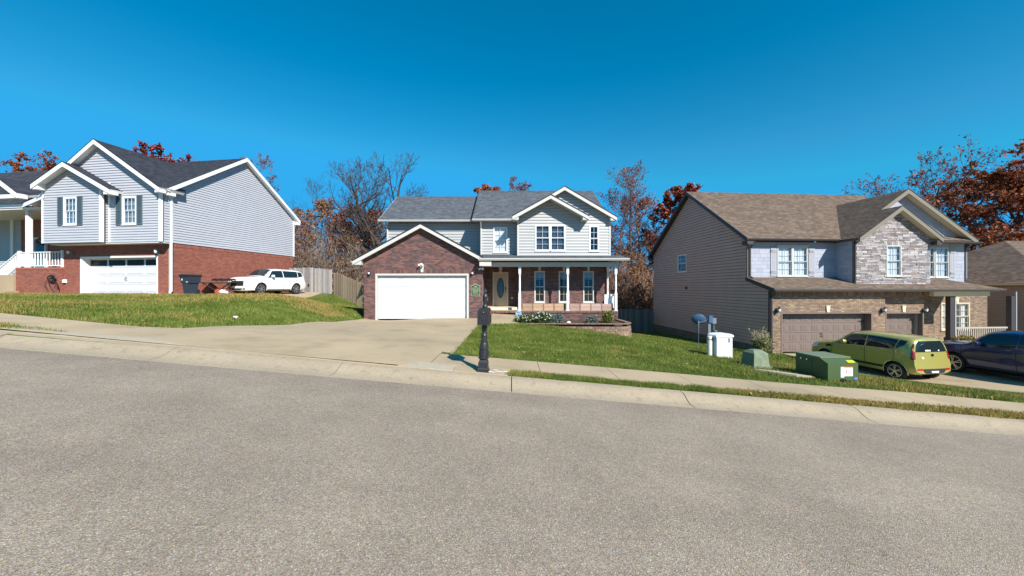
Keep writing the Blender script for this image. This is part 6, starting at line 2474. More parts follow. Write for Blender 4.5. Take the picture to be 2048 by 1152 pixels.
for nm_, x0, x1, z0, z1, mm_ in (('warning_label', .03, .24, .20, .40, SIGNWHITE), ('label_header', .03, .24, .4005, .425, ORANGE), ('white_label', -.06, .025, .17, .42, SIGNWHITE), ('blue_sticker', .28, .36, .11, .17, mat("label_blue", (.1, .2, .5), .5))):
    m = MB()
    m.box(x0, x1, -hdp - .004, -hdp - .0005, z0, z1)
    lb = m.build(nm_, mm_, tg)
    if nm_ == 'warning_label':
        m = MB()
        m.box(x0 + .03, x0 + .055, -hdp - .006, -hdp - .0045, z0 + .08, z0 + .15).box(x0 + .09, x0 + .10, -hdp - .006, -hdp - .0045, z0 + .03, z0 + .15)
        for q in range(5):
            m.box(x0 + .12, x1 - .02, -hdp - .006, -hdp - .0045, z0 + .03 + q * .025, z0 + .038 + q * .025)
        m.build('label_print', RUST, lb, kind='stuff')
m = MB()
m.mesh([(.15, -hdp + .02, zt - .085), (.33, -hdp + .02, zt - .085), (.33, -hdp + .09, zt - .052), (.15, -hdp + .09, zt - .052)], [(0, 1, 2, 3)])
m.mesh([(.15, -hdp + .02, zt - .09 + .012), (.33, -hdp + .02, zt - .09 + .012), (.33, -hdp + .09, zt - .055 + .012), (.15, -hdp + .09, zt - .055 + .012)], [(0, 1, 2, 3)])
m.build('yellow_sticker', YELLOW, tg)
for y in (.1, .28):
    m = MB()
    m.tube([(-hw - .03, y, zt - .1), (-hw, y, zt - .1)], .02, 8)
    m.build('bolt', CHROME, tg)

# small green pedestal
pp = at(1515, 734, 10.4)
pg = thing("pedestal_box", "small weathered green utility box with sloping top on the lawn", "utility box", (pp.x, 10.5, tz(pp.x, 10.5)), math.radians(8))
m = MB()
m.box(-.30, .30, -.30, .30, -.12, .07)
m.build('base', PEDGREEN, pg)
m = MB()
vs = [(-.24, -.24, .07), (.24, -.24, .07), (.24, .24, .07), (-.24, .24, .07), (-.21, -.21, .42), (.21, -.21, .42), (.21, .21, .42), (-.21, .21, .42), (-.12, -.08, .50), (.12, -.08, .50), (.12, .1, .50), (-.12, .1, .50)]
m.mesh(vs, [(0, 1, 5, 4), (1, 2, 6, 5), (2, 3, 7, 6), (3, 0, 4, 7), (4, 5, 9, 8), (5, 6, 10, 9), (6, 7, 11, 10), (7, 4, 8, 11), (8, 9, 10, 11)])
m.build('cover', PEDGREEN, pg)
m = MB()
m.box(-.03, .05, -.325, -.301, -.02, .06)
m.build('latch', BLACK, pg)
m = MB()
a, b_ = at(1512, 742, 9.6), at(1600, 756, 9.2)
pl_ = [(6.25, 9.72), (6.75, 9.70), (7.35, 9.18), (6.95, 9.15)]
drape(pl_, .06, CONC_O, "cover_plate", None, .5, skirt=.05)
tag(bpy.data.objects["cover_plate"], "pale flat concrete plate lying in the grass between the two green boxes", "slab")

# white telecom cabinet, marker post, dish, meter post
wp0 = at(1444, 716, 12.5)
wc = thing("utility_cabinet", "white plastic utility cabinet with rounded top standing on the lawn by the tan wall", "utility cabinet", (wp0.x, 12.6, tz(wp0.x, 12.6)), math.radians(10))
m = MB()
m.box(-.31, .31, -.20, .20, -.2, .04)
m.build('base', WHITE, wc)
m = MB()
m.box(-.30, .30, -.18, .18, .041, .70)
m.build('body', DOORWHITE, wc)
for s in (0, 1):
    m = MB()
    m.box(-.295 + s * .297, -.004 + s * .297, -.20, -.1805, .05, .69)
    m.build('door', DOORWHITE, wc)
m = MB()
m.prism([(-.33, .70), (.33, .70), (.32, .76), (.18, .81), (-.18, .81), (-.32, .76)], plane((0, 0, 0), (1, 0, 0), (0, -1, 0)), -.21, .22, back=True)
m.build('lid', WHITE, wc)
m = MB()
m.box(.13, .20, -.204, -.2005, .52, .66)
m.build('sticker', METERGREY, wc)
p_ = at(1419.5, 712, 12.55)
mk_ = thing("marker_post", "round white marker post with orange band beside the white utility cabinet", "marker post", (p_.x, 12.55, tz(p_.x, 12.55)))
m = MB()
m.lathe([(.085, -.2), (.085, .60), (.078, .66), (.05, .68)], 14)
m.build('tube', mat("post_white", (.66, .64, .56), .5, noise=(6, .1)), mk_, True)
m = MB()
m.lathe([(.0865, .55), (.0865, .58)], 14)
m.build('band', ORANGE, mk_, True)
p_ = at(1397, 684, 15.5)
gz_ = tz(p_.x, 15.5)
ds = thing("satellite_dish", "blue grey satellite dish on a thin pole beside the tan house wall", "satellite dish", (p_.x, 15.5, gz_))
zd_ = at(1399, 640, 15.5).z - gz_
m = MB()
m.tube([(0, 0, -.2), (0, 0, zd_ - .1), (.02, .05, zd_)], .025, 8)
m.build('pole', METERGREY, ds)
m = MB()
Md = Matrix.Translation((.02, .02, zd_ + .02)) @ Matrix.Rotation(math.radians(-68), 4, 'X') @ Matrix.Rotation(math.radians(20), 4, 'Y') @ Matrix.Scale(1.18, 4, (1, 0, 0))
m.lathe([(.01, -.05), (.10, -.04), (.19, -.015), (.23, .01), (.235, .015), (.225, .018), (.18, -.003), (.02, -.03)], 20, M=Md)
m.build('dish', DISHBLUE, ds, True)
m = MB()
m.tube([(.05, .0, zd_ - .12), (.22, -.05, zd_ - .05), (.34, -.06, zd_ + .0)], .014, 6)
m.lathe([(.035, -.06), (.05, .05)], 8, (.37, -.06, zd_ + .02), 'x')
m.build('receiver_arm', METERGREY, ds)
p_ = at(1418, 690, 14.2)
gz_ = tz(p_.x, 14.2)
mt = thing("meter_post", "grey utility meter box on a steel post behind the white marker post", "meter post", (p_.x, 14.2, gz_))
zt_ = at(1418, 631, 14.2).z - gz_
m = MB()
m.box(-.045, .045, -.04, .04, -.2, zt_ - .02)
m.build('post', METERGREY, mt)
m = MB()
m.box(-.04, .10, -.09, -.041, zt_ - .27, zt_)
m.build('meter_box', DISHBLUE, mt)
m = MB()
m.tube([(.09, -.05, zt_ - .27), (.09, -.05, .3), (.09, -.02, 0)], .014, 6)
m.build('cable', BLACK, mt)
p_ = at(1427.5, 660, 17.5)
gz_ = tz(p_.x, 17.5)
m2 = thing("meter_post", "small grey meter on a slim conduit nearest the tan siding", "meter post", (12.2 if False else p_.x, 17.5, gz_))
zt_ = at(1427, 636, 17.5).z - gz_
m = MB()
m.box(-.09, .09, -.07, .07, zt_ - .26, zt_)
m.build('meter_box', METERGREY, m2)
m = MB()
m.tube([(0, 0, -.2), (0, 0, zt_ - .26)], .025, 8)
m.lathe([(.05, -.03), (.08, 0), (.06, .05)], 8, (.05, -.05, zt_ - .62))
m.build('conduit', METERGREY, m2)

# ------------------------------------------------------------------ things by the left house
p_ = at(381, 590, 20.75)
bn = thing("wheelie_bin", "dark blue grey wheeled rubbish bin with closed lid against the red brick wall", "bin", (p_.x, 20.75, tz(p_.x, 20.75) + .035), math.radians(-14))
m = MB()
lv = [(.26, .24, .0), (.27, .25, .05), (.33, .32, .60), (.40, .36, .63), (.43, .38, .80), (.47, .42, 1.0)]
V = []
for hx, hy, z in lv:
    V += [(-hx, -hy, z), (hx, -hy, z), (hx, hy, z), (-hx, hy, z)]
fs = [(0, 3, 2, 1)] + [(i * 4 + k, i * 4 + (k + 1) % 4, (i + 1) * 4 + (k + 1) % 4, (i + 1) * 4 + k) for i in range(len(lv) - 1) for k in range(4)] + [(20, 21, 22, 23)]
m.mesh(V, fs)
m.build('bin_body', GREYPLASTIC, bn)
m = MB()
m.prism([(-.50, 1.0), (.50, 1.0), (.49, 1.06), (.25, 1.10), (-.25, 1.10), (-.49, 1.06)], plane((0, 0, 0), (1, 0, 0), (0, -1, 0)), -.46, .46, back=True)
m.build('lid', mat("bin_lid", (.018, .022, .03), .4), bn)
for s in (-1, 1):
    m = MB()
    m.lathe([(.13, -.03), (.14, 0), (.13, .03)], 14, (s * .30, .30, .14), 'x')
    m.build('wheel', RUBBER, bn, True)
m = MB()
m.tube([(-.3, .44, .98), (-.3, .54, 1.0), (.3, .54, 1.0), (.3, .44, .98)], .018, 6)
m.build('handle', GREYPLASTIC, bn)
m = MB()
m.box(-.27, -.20, -.405, -.372, .76, .86).box(.13, .28, -.375, -.345, .66, .70)
m.build('label', SIGNWHITE, bn)
bn.scale = (.74, .8, 1)
# cart: tan board in a black frame, folded against the wall
p_ = at(440, 588, 23.2)
ct = thing("folding_cart", "low black framed cart with a tan board top between the bin and the white vehicle", "cart", (p_.x, 23.2, tz(p_.x, 23.2) + .035), math.radians(-75))
m = MB()
m.box(-.55, .55, -.75, .75, .72, .75)
m.build('board', TANBOARD, ct)
m = MB()
for s in (-1, 1):
    m.bar((s * .57, -.78, .71), (s * .57, .78, .71), .05)
    m.bar((-.57, s * .78, .71), (.57, s * .78, .71), .05)
    m.bar((s * .5, -.7, .70), (s * .2, .1, .08), .05)
    m.bar((s * .5, .7, .70), (s * .2, -.1, .08), .05)
m.build('frame', BLACK, ct)
m = MB()
m.tube([(-.2, -.5, .92), (-.2, .75, .92)], .05, 8).tube([(.1, -.4, .86), (.1, .7, .86)], .035, 8)
for y in (-.3, 0, .4):
    m.tube([(-.3, y, .76), (-.2, y, .98), (.1, y, .9)], .02, 6)
m.build('folded_bars', BLACK, ct)
for s in (-1, 1):
    m = MB()
    m.lathe([(.15, -.03), (.17, 0), (.15, .03)], 14, (s * .3, .0, .17), 'x')
    m.build('wheel', RUST, ct, True)
p_ = at(447, 588, 22.6)
bg_ = thing("bag", "small crumpled pink and white bag on the ground beside the cart", "bag", (p_.x, 22.6, tz(p_.x, 22.6) + .03))
m = MB()
rr = random.Random(9)
V, Fc = [], []
for j in range(6):
    for i in range(10):
        a = i * math.tau / 10
        r = (.26, .30, .30, .26, .20, .12)[j] * rr.uniform(.8, 1.15)
        V.append((r * math.cos(a), r * .7 * math.sin(a), j * .06))
for j in range(5):
    for i in range(10):
        m.face([V[j * 10 + i], V[j * 10 + (i + 1) % 10], V[(j + 1) * 10 + (i + 1) % 10], V[(j + 1) * 10 + i]], rr.choice([(.7, .55, .58), (.75, .74, .76), (.45, .3, .34), (.25, .2, .22)]))
m.face([V[50 + i] for i in range(10)], (.4, .3, .33))
m.build('bag_body', BAG, bg_)
# garden hose on the brick base
p_ = Lf.at(104, 562, vf - .08)
hsw = Lf.w(p_[0], vf - .08, p_[1])
gh = thing("garden_hose", "coil of black garden hose hanging on the red brick porch base", "hose", hsw, math.radians(-8.8))
m = MB()
for k in range(7):
    pts = [((.24 + .02 * math.sin(k * 2.1)) * math.cos(a) * 1.1 + .02 * k - .05, -.03 - .006 * k, (.13 + .012 * k) * math.sin(a) + .15) for a in np.arange(0, 6.4, .35)]
    m.tube(pts, .016, 5)
m.tube([(-.2, -.04, .12), (-.42, -.04, -.05), (-.45, -.05, -.28), (-.25, -.08, -.50)], .016, 5)
m.tube([(.25, -.04, .1), (.36, -.04, -.15), (.28, -.05, -.42), (.12, -.06, -.52), (-.1, -.06, -.25), (-.22, -.05, .02)], .016, 5)
m.tube([(.4, -.05, -.1), (.52, -.06, -.32), (.58, -.08, -.52)], .03, 5)
m.build('hose', BLACK, gh, True)
m = MB()
m.box(-.12, .12, -.06, .06, .22, .30)
m.build('hose_hanger', IRON, gh)
p_ = Lf.at(131, 562, -.03)
wv = Lf.w(p_[0], -.03, p_[1])
vb_ = thing("utility_box", "small white utility outlet on the brick between hose and garage door", "utility box", wv, math.radians(-8.8))
m = MB()
m.box(-.09, .09, -.10, 0.0, -.1, .08).box(-.11, .11, -.03, .0, -.12, .1)
m.build('cover', WHITE, vb_)
m = MB()
m.tube([(.05, -.06, .06), (.15, -.08, .16), (.17, -.08, .25)], .01, 5)
m.build('pipe', RUST, vb_)
# white litter on the left lawn
p_ = at(471, 638, 11.5)
lz = tz(-8.55, 11.6)
lt = MB()
rr = random.Random(3)
V = [(rr.uniform(-.1, .1), rr.uniform(-.08, .08), rr.uniform(.0, .1)) for _ in range(14)]
for k in range(12):
    lt.face([V[k], V[(k + 3) % 14], V[(k + 7) % 14]])
lo = lt.build("litter", SIGNWHITE)
lo.location = (-8.62, 11.7, tz(-8.62, 11.7) + .05)
tag(lo, "crumpled white scrap of paper on the left lawn", "litter")

# ------------------------------------------------------------------ fences
def fence(name, label, x0, y0, x1, y1, h, cols, hf=None, gap=.012, bw=.14, seed=1, gate=None):
    rr = random.Random(seed)
    d = Vector((x1 - x0, y1 - y0))
    L_ = d.length
    yaw = math.atan2(d.y, d.x)
    f = thing(name, label, "fence", (x0, y0, tz(x0, y0)), yaw)
    z0 = tz(x0, y0)
    n = int(L_ / bw)
    zz = lambda s: (tz(x0 + d.x * s / L_, y0 + d.y * s / L_) - z0)
    for k in range(n):
        s0, s1 = k * bw, (k + 1) * bw - gap
        b = MB()
        za_ = zz((s0 + s1) / 2)
        hh = h + rr.uniform(-.03, .03)
        lean = rr.uniform(-.006, .006)
        top = [(s0 + lean, za_ + hh - .04), (s0 + .03, za_ + hh), (s1 - .03, za_ + hh), (s1 + lean, za_ + hh - .04)]
        poly = [(s0, za_ - .1), (s1, za_ - .1)] + top[::-1]
        y = rr.uniform(0, .012)
        b.prism(poly, plane((0, 0, 0), (1, 0, 0), (0, -1, 0)), -.02 + y, y, pick(rr, cols, .15), back=True)
        b.build('board', WOODGREY, f)
    for q in (.3, h * .55, h - .3):
        b = MB()
        nn = max(1, int(L_ / 1.2))
        for k in range(nn):
            a, c = L_ * k / nn, L_ * (k + 1) / nn
            b.bar((a, .045, zz(a) + q), (c, .045, zz(c) + q), .05, .09, cols[0])
        b.build('rail', WOODGREY, f)
    s = 0
    while s <= L_:
        b = MB()
        b.box(s - .05, s + .05, .07, .17, zz(s) - .2, zz(s) + h - .1, cols[0])
        b.build('post', WOODGREY, f)
        s += 2.2
    return f


FG = pal((150, 144, 140), (134, 130, 128), (160, 154, 148), (124, 118, 116))
FT = pal((150, 132, 108), (136, 118, 98), (158, 142, 118), (128, 112, 92))
FB = pal((112, 108, 104), (98, 96, 94), (122, 118, 112))
fence("fence", "weathered grey wooden fence with gate behind the white vehicle", -17.6, 29.6, -14.05, 29.4, 1.92, FG, seed=2)
gt = MB()
gp = at(617, 570, 29.45)
gt.box(-.05, .05, -.05, 0, -.06, .06).tube([(0, -.06, .1), (.02, -.07, -.15)], .015, 5)
g_ = gt.build("gate_latch", BLACK, [o for o in bpy.data.objects if o.name.startswith('fence') and o.type == 'EMPTY'][0])
g_.location = (gp.x + 17.6, -.02, gp.z - tz(-17.6, 29.6))
fence("fence", "tan wooden fence stepping down the bank towards the dark brick garage", -14.0, 29.4, -10.7, 26.9, 1.75, FT, seed=3)
fence("fence", "short shaded wooden fence joining the dark brick garage wall", -10.6, 26.8, -8.0, 25.4, 1.55, FB, seed=4)
fence("fence", "dark shaded wooden fence between the middle house and the tan house", 6.2, 31.3, 12.05, 31.7, 1.95, FB, seed=5)

# ------------------------------------------------------------------ retaining wall and its bed
rw_ = thing("retaining_wall", "low curved retaining wall of tan brown blocks round the flower bed", "retaining wall", (3.2, 17.5, -.3))
ztop = .06
path_w = []
for x in np.arange(.0, 5.0, .1):
    path_w.append((x, 17.62 - .035 * x))
for a in np.arange(-90, 20, 8):
    path_w.append((5.0 + .72 * math.cos(math.radians(a)), 18.16 + .72 * math.sin(math.radians(a))))
for y in np.arange(18.4, 20.0, .1):
    path_w.append((5.72 - .02 * (y - 18.4), y))
cum = [0]
for a, b_ in zip(path_w[:-1], path_w[1:]):
    cum.append(cum[-1] + math.hypot(b_[0] - a[0], b_[1] - a[1]))


def along(s):
    s = min(max(s, 0), cum[-1] - 1e-4)
    i = max(k for k in range(len(cum) - 1) if cum[k] <= s)
    f = (s - cum[i]) / (cum[i + 1] - cum[i])
    a, b_ = path_w[i], path_w[i + 1]
    t = Vector((b_[0] - a[0], b_[1] - a[1])).normalized()
    return Vector((a[0] + (b_[0] - a[0]) * f, a[1] + (b_[1] - a[1]) * f)), t


PAL_BLOCK = pal((142, 116, 98), (130, 104, 90), (152, 128, 106), (120, 98, 86), (138, 118, 100), (144, 110, 92), k=.95)
rr = random.Random(8)
bh, bl = .105, .26
for row in range(0, 8):
    z1 = ztop - row * bh - (.05 if row else 0)
    z0 = z1 - (bh if row else .05 + bh * 0)
    if row == 0:
        z0 = ztop - .05
    s = -(row % 2) * bl / 2
    while s < cum[-1]:
        sm, tm = along(s + bl / 2)
        if z1 > tz(sm.x, sm.y - .1) - .02:
            p0, t0 = along(s + .006)
            p1, t1 = along(s + bl - .006)
            if (p1 - p0).length > .05:
                t = (p1 - p0).normalized()
                n = Vector((t.y, -t.x))
                out = (.015 if row == 0 else rr.uniform(-.008, .012)) + .012 * (6 - 0) * 0 + row * .006
                b = MB()
                q = [p0 + n * out, p1 + n * out, p1 - n * .22, p0 - n * .22]
                mid_ = (p0 + p1) / 2 + n * (out + .02)
                lowv = [(q[0].x - 3.2, q[0].y - 17.5, z0 + .003 + .3), (mid_.x - 3.2, mid_.y - 17.5, z0 + .003 + .3), (q[1].x - 3.2, q[1].y - 17.5, z0 + .003 + .3), (q[2].x - 3.2, q[2].y - 17.5, z0 + .003 + .3), (q[3].x - 3.2, q[3].y - 17.5, z0 + .003 + .3)]
                hiv = [(x, y, z1 - .003 + .3) for x, y, _ in lowv]
                b.mesh(lowv + hiv, [(5, 6, 7, 8, 9), (0, 1, 6, 5), (1, 2, 7, 6), (2, 3, 8, 7), (3, 4, 9, 8), (4, 0, 5, 9)], pick(rr, PAL_BLOCK if row else PAL_BLOCK[1:2], .13))
                b.build('cap_block' if row == 0 else 'block', BLOCK, rw_)
        s += bl
bed = MB()
inner = [(x, y) for x, y in path_w]
bp = [(p[0] - 0, p[1] + .12) for p in path_w[:50:5]] + [(5.55, 18.2), (5.55, 19.95), (.35, 19.95)]
bed.face([(x, y, ztop - .07 + .02 * math.sin(5 * x)) for x, y in bp])
bed.face([(x, y, ztop - .9) for x, y in bp][::-1])
for k in range(len(bp)):
    a, c = bp[k], bp[(k + 1) % len(bp)]
    bed.face([(a[0], a[1], -.9), (c[0], c[1], -.9), (c[0], c[1], ztop - .07 + .02 * math.sin(5 * c[0])), (a[0], a[1], ztop - .07 + .02 * math.sin(5 * a[0]))])
tag(bed.build("flower_bed", MULCH), kind='structure')

# ------------------------------------------------------------------ trees
def seg_mesh(P0, P1, R0, R1, sides=3):
    P0, P1, R0, R1 = (np.asarray(a, float) for a in (P0, P1, R0, R1))
    d = P1 - P0
    ln = np.linalg.norm(d, axis=1, keepdims=True)
    d = d / np.maximum(ln, 1e-9)
    ref = np.where(np.abs(d[:, 2:3]) > .9, np.array([[1., 0, 0]]), np.array([[0., 0, 1]]))
    s = np.cross(d, ref)
    s /= np.maximum(np.linalg.norm(s, axis=1, keepdims=True), 1e-9)
    t = np.cross(d, s)
    n = len(P0)
    V = np.empty((n, 2 * sides, 3))
    for k in range(sides):
        a = 2 * math.pi * k / sides
        o = s * math.cos(a) + t * math.sin(a)
        V[:, k] = P0 + o * R0[:, None]
        V[:, sides + k] = P1 + o * R1[:, None]
    base = (np.arange(n) * 2 * sides)[:, None]
    Fq = np.concatenate([base + np.array([[k, (k + 1) % sides, sides + (k + 1) % sides, sides + k]]) for k in range(sides)], 0)
    return V.reshape(-1, 3), Fq


def grow(rr, H, Wc, r0, first=.3, n=(14, 7, 5, 4), up=.45, lean=(0, 0), stems=None, wob_=.05, prof=.5, rmin=.009, elev=(25, 60)):
    """branches as lists of points with radii; returns trunk polylines, other segments, tips"""
    trunks, segs, tips = [], [], []

    def line(p, d, L, r, m, w, ub, r_end=.35):
        pts, q = [p], p
        for i in range(m):
            d = (d + Vector((rr.gauss(0, w), rr.gauss(0, w), rr.gauss(0, w) + ub))).normalized()
            q = q + d * (L / m)
            pts.append(q)
        rs = [max(rmin * .6, r * (1 - (1 - r_end) * i / m)) for i in range(m + 1)]
        return pts, rs, d

    def interp(pts, rs, t):
        f = t * (len(pts) - 1)
        i = min(int(f), len(pts) - 2)
        return pts[i].lerp(pts[i + 1], f - i), rs[i] + (rs[i + 1] - rs[i]) * (f - i), (pts[i + 1] - pts[i]).normalized()

    def sub(pts, rs, L, lev):
        if lev >= len(n):
            return
        k = n[lev]
        az = rr.uniform(0, 6.28)
        for c in range(k):
            t = (c + rr.uniform(.2, .9)) / k
            t = .2 + .8 * t
            p, r, d = interp(pts, rs, min(t, .99))
            az += 2.4 + rr.uniform(-.5, .5)
            ax = d.cross(Vector((math.cos(az), math.sin(az), .3)))
            if ax.length < 1e-3:
                continue
            dd = (Matrix.Rotation(math.radians(rr.uniform(28, 58)), 3, ax.normalized()) @ d)
            dd = (dd + Vector((0, 0, up * .5))).normalized()
            l2 = L * rr.uniform(.38, .62) * (1.15 - .5 * t)
            r2 = max(rmin, r * rr.uniform(.45, .65))
            m = 3 if lev < 3 else 2
            P_, R_, dl = line(p, dd, l2, r2, m, .14, .04)
            for i in range(m):
                segs.append((P_[i], P_[i + 1], R_[i], R_[i + 1]))
            if lev >= len(n) - 2:
                tips.append((P_[-1], l2))
                tips.append((P_[-2], l2))
            sub(P_, R_, l2, lev + 1)

    for (sx, sy, sl, sr, st) in (stems or [(lean[0], lean[1], 1.0, 1.0, 0.0)]):
        pts, rs, d = line(Vector((0, 0, -.3)), Vector((sx, sy, 1)).normalized(), H * sl, r0 * sr, 9, wob_, .02, .10)
        trunks.append((pts, rs))
        az = rr.uniform(0, 6.28)
        for c in range(n[0]):
            t = first + (.98 - first) * (c + rr.uniform(0, .8)) / n[0]
            p, r, d = interp(pts, rs, min(t, .985))
            az += 2.4 + rr.uniform(-.4, .4)
            q = (t - first) / (1 - first)
            el = math.radians(elev[0] + (elev[1] - elev[0]) * q + rr.uniform(-8, 8))
            L = Wc / 2 * (1 - prof * q) * rr.uniform(.75, 1.1) / max(.55, math.cos(el))
            L = min(L, max(.12 * H, (H * 1.05 - p.z) * .95) / max(.25, math.sin(el)))
            dd = Vector((math.cos(az) * math.cos(el), math.sin(az) * math.cos(el), math.sin(el)))
            P_, R_, dl = line(p, dd, L, max(rmin, r * .55), 5, .12, .05 * up)
            for i in range(5):
                segs.append((P_[i], P_[i + 1], R_[i], R_[i + 1]))
            tips.append((P_[-1], L * .4))
            sub(P_, R_, L, 1)
    return trunks, segs, tips


def leaves_mesh(name, tips, per, size, cols, rs, spread=.45, squash=1.0):
    tp = np.array([tuple(t[0]) for t in tips])
    ln = np.array([t[1] for t in tips])
    n = int(len(tp) * per)
    idx = rs.randint(0, len(tp), n)
    c = tp[idx] + rs.normal(0, 1, (n, 3)) * (np.clip(ln[idx], .3, 1.6) * spread)[:, None] * np.array([1, 1, .8])
    a = rs.normal(0, 1, (n, 3))
    a /= np.linalg.norm(a, axis=1, keepdims=True)
    b = np.cross(a, rs.normal(0, 1, (n, 3)))
    b /= np.linalg.norm(b, axis=1, keepdims=True)
    s = (size * rs.uniform(.6, 1.4, n))[:, None]
    V = np.stack([c - a * s, c + b * s * .55, c + a * s, c - b * s * .55], 1)
    clump = rs.rand(len(tp))[idx]
    col = np.array(cols)[(clump * len(cols) * .999).astype(int)] * rs.uniform(.65, 1.35, (n, 1))
    return np_mesh(name, V.reshape(-1, 3), np.arange(4 * n).reshape(-1, 4), np.repeat(col, 4, 0), LEAF, 4)


def tree(name, label, px, ytop, Y, wpx, bark, leaf=None, seed=1, trunk=.22, hk=.93, group=None, cat="tree", pxb=None, **kw):
    rr = random.Random(seed)
    rs = np.random.RandomState(seed)
    x = (px - 1024) / F * Y
    zg = tz(x, Y)
    H = EYE + (576 - ytop) / F * Y - zg
    Wc = wpx / F * Y
    t = thing(name, label, cat, (x, Y, zg), 0, group)
    trunks, segs, tips = grow(rr, H * hk, Wc, trunk, **kw)
    m = MB()
    for pts, r_ in trunks:
        m.tube(pts, r_, 8)
    m.build('trunk', bark, t, True)
    S = segs
    V, Fq = seg_mesh([tuple(s[0]) for s in S], [tuple(s[1]) for s in S], [s[2] for s in S], [s[3] for s in S])
    me = np_mesh('branches', V, Fq, np.ones((len(V), 3)), bark, 4)
    link('branches', me, t)
    if leaf:
        cols, per, size = leaf[:3]
        link('crown', leaves_mesh('crown', tips, per, size, cols, rs, leaf[3] if len(leaf) > 3 else .45), t)
    return t


RED_D = [(.24, .028, .022), (.30, .045, .028), (.16, .018, .018), (.34, .075, .035)]
RED_B = [(.26, .065, .032), (.34, .105, .042), (.18, .042, .028), (.38, .14, .055)]
ORG = [(.40, .135, .04), (.31, .09, .03), (.20, .055, .028), (.46, .19, .065)]
BRN = [(.24, .11, .06), (.30, .155, .085), (.18, .085, .055), (.34, .20, .11)]
PNK = [(.24, .10, .085), (.18, .07, .06), (.30, .13, .09)]

tree("oak_tree", "reddish brown tree behind the roof at the far left of the grey sided house", 72, 298, 52, 165, BARK, (RED_B, 4.2, .15, .28), 21, .35, hk=.84, first=.4, n=(14, 6, 4, 3))
tree("maple_tree", "dark red tree whose crown shows above the dark roof between the two gables", 344, 290, 48, 150, BARK, (RED_D, 5.0, .15, .28), 22, .3, hk=.86, first=.5, n=(13, 6, 4, 3))
tree("bare_tree", "thin purplish tree just right of the grey sided house's roof peak", 520, 314, 50, 90, BARK_R, (PNK, .5, .11), 23, .2, first=.4, n=(12, 6, 5, 3))
tree("bare_tree", "spreading bare tree low behind the grey fence, right of the left roof end", 606, 372, 46, 120, BARK, None, 24, .18, first=.35, n=(12, 6, 5, 4))
tree("bare_tree", "big bare leaning tree with forked trunk left of the dark brick garage roof", 762, 322, 37, 150, BARK, None, 25, .55, rmin=.015, first=.38, n=(11, 6, 5, 4), stems=[(-.36, 0, 1.05, 1.0, 0), (.05, .05, 1.0, .8, 0), (-.12, .1, .95, .6, 0)], wob_=.06)
tree("autumn_tree", "rounded rust brown tree behind the grey wooden fence", 640, 408, 42, 125, BARK_P, (BRN, 1.9, .11), 26, .18, first=.3, n=(14, 6, 4, 3))
tree("autumn_tree", "rust red tree behind the tan stepping fence beside the big bare tree", 726, 416, 43, 110, BARK_P, (RED_B, 2.0, .11), 27, .18, first=.3, n=(14, 6, 4, 3))
tree("oak_tree", "orange brown tree top peeking over the middle house's roof step", 962, 362, 52, 70, BARK, (ORG, 4.2, .15, .36), 28, .25, first=.5, n=(12, 6, 4, 3))
tree("bare_tree", "purplish twiggy tree top peeking over the middle house's main ridge", 1056, 366, 54, 90, BARK_R, (PNK, 1.2, .12), 29, .2, first=.5, n=(12, 6, 4, 3))
tree("bare_tree", "tall slender bare tree with pinkish twigs between the middle and right houses", 1272, 322, 40, 130, BARK, (PNK, .35, .09), 30, .22, first=.35, n=(14, 6, 5, 4), wob_=.04)
tree("bare_tree", "bare pinkish tree close behind the right end of the middle house", 1228, 338, 44, 130, BARK_R, (PNK, .8, .09), 31, .24, first=.30, n=(17, 7, 5, 3))
tree("autumn_tree", "russet brown tree low in the gap beside the tan house's rear eave", 1290, 398, 45, 120, BARK_P, (BRN + RED_B, 2.2, .11), 36, .2, first=.25, n=(15, 6, 4, 3))
tree("maple_tree", "deep red leafy tree behind the tan house's gable peak", 1342, 352, 42, 135, BARK, (RED_B + RED_D, 6, .15, .32), 32, .25, hk=.86, first=.28, n=(14, 6, 4, 3))
tree("oak_tree", "wide spreading tree with sparse red leaves behind the stone gable", 1858, 296, 41, 300, BARK, (RED_B + PNK, .9, .11, .2), 33, .5, hk=.78, rmin=.014, first=.40, n=(18, 7, 5, 3), prof=.45, elev=(12, 40), up=.25)
tree("oak_tree", "large orange red oak at the far right behind the hip roof", 2065, 318, 35, 300, BARK, (ORG + RED_B, 6.5, .15, .30), 34, .4, hk=.84, first=.18, n=(24, 6, 4, 3), prof=.40, elev=(10, 50), up=.3)
tree("oak_tree", "orange red tree beyond the frame edge behind the far right house", 2190, 345, 38, 240, BARK, (ORG, 4.0, .17, .34), 35, .4, first=.25, n=(18, 6, 4, 3))

# thin trees of the two thickets: three models, copied
protos = []
for k, (bk, lf) in enumerate(((BARK_P, (BRN, 1.0, .10)), (BARK, (RED_B, 1.0, .10)), (BARK_P, None))):
    p = tree("thin_tree", "", 640 + k * 12, 440, 44, 70, bk, lf, 60 + k, .10, first=.25, n=(12, 5, 4, 3), wob_=.05)
    protos.append(p)
rr = random.Random(77)
GL, GR = "thin trees of the thicket behind the left fences", "thin trees of the thicket right of the middle house"
spots = [(596, 40, .85), (612, 46, .95), (624, 38, .75), (655, 47, 1.05), (668, 41, .9), (683, 52, 1.2), (694, 40, .85), (704, 46, 1.0), (716, 38, .75), (738, 48, 1.05), (748, 42, .95), (580, 50, 1.1),
         (1242, 38, .85), (1250, 46, 1.0), (1258, 35, .7), (1266, 43, .9), (1283, 37, .8), (1292, 47, 1.1), (1298, 40, .95), (1308, 44, 1.1), (1288, 52, 1.2), (1222, 50, 1.15)]
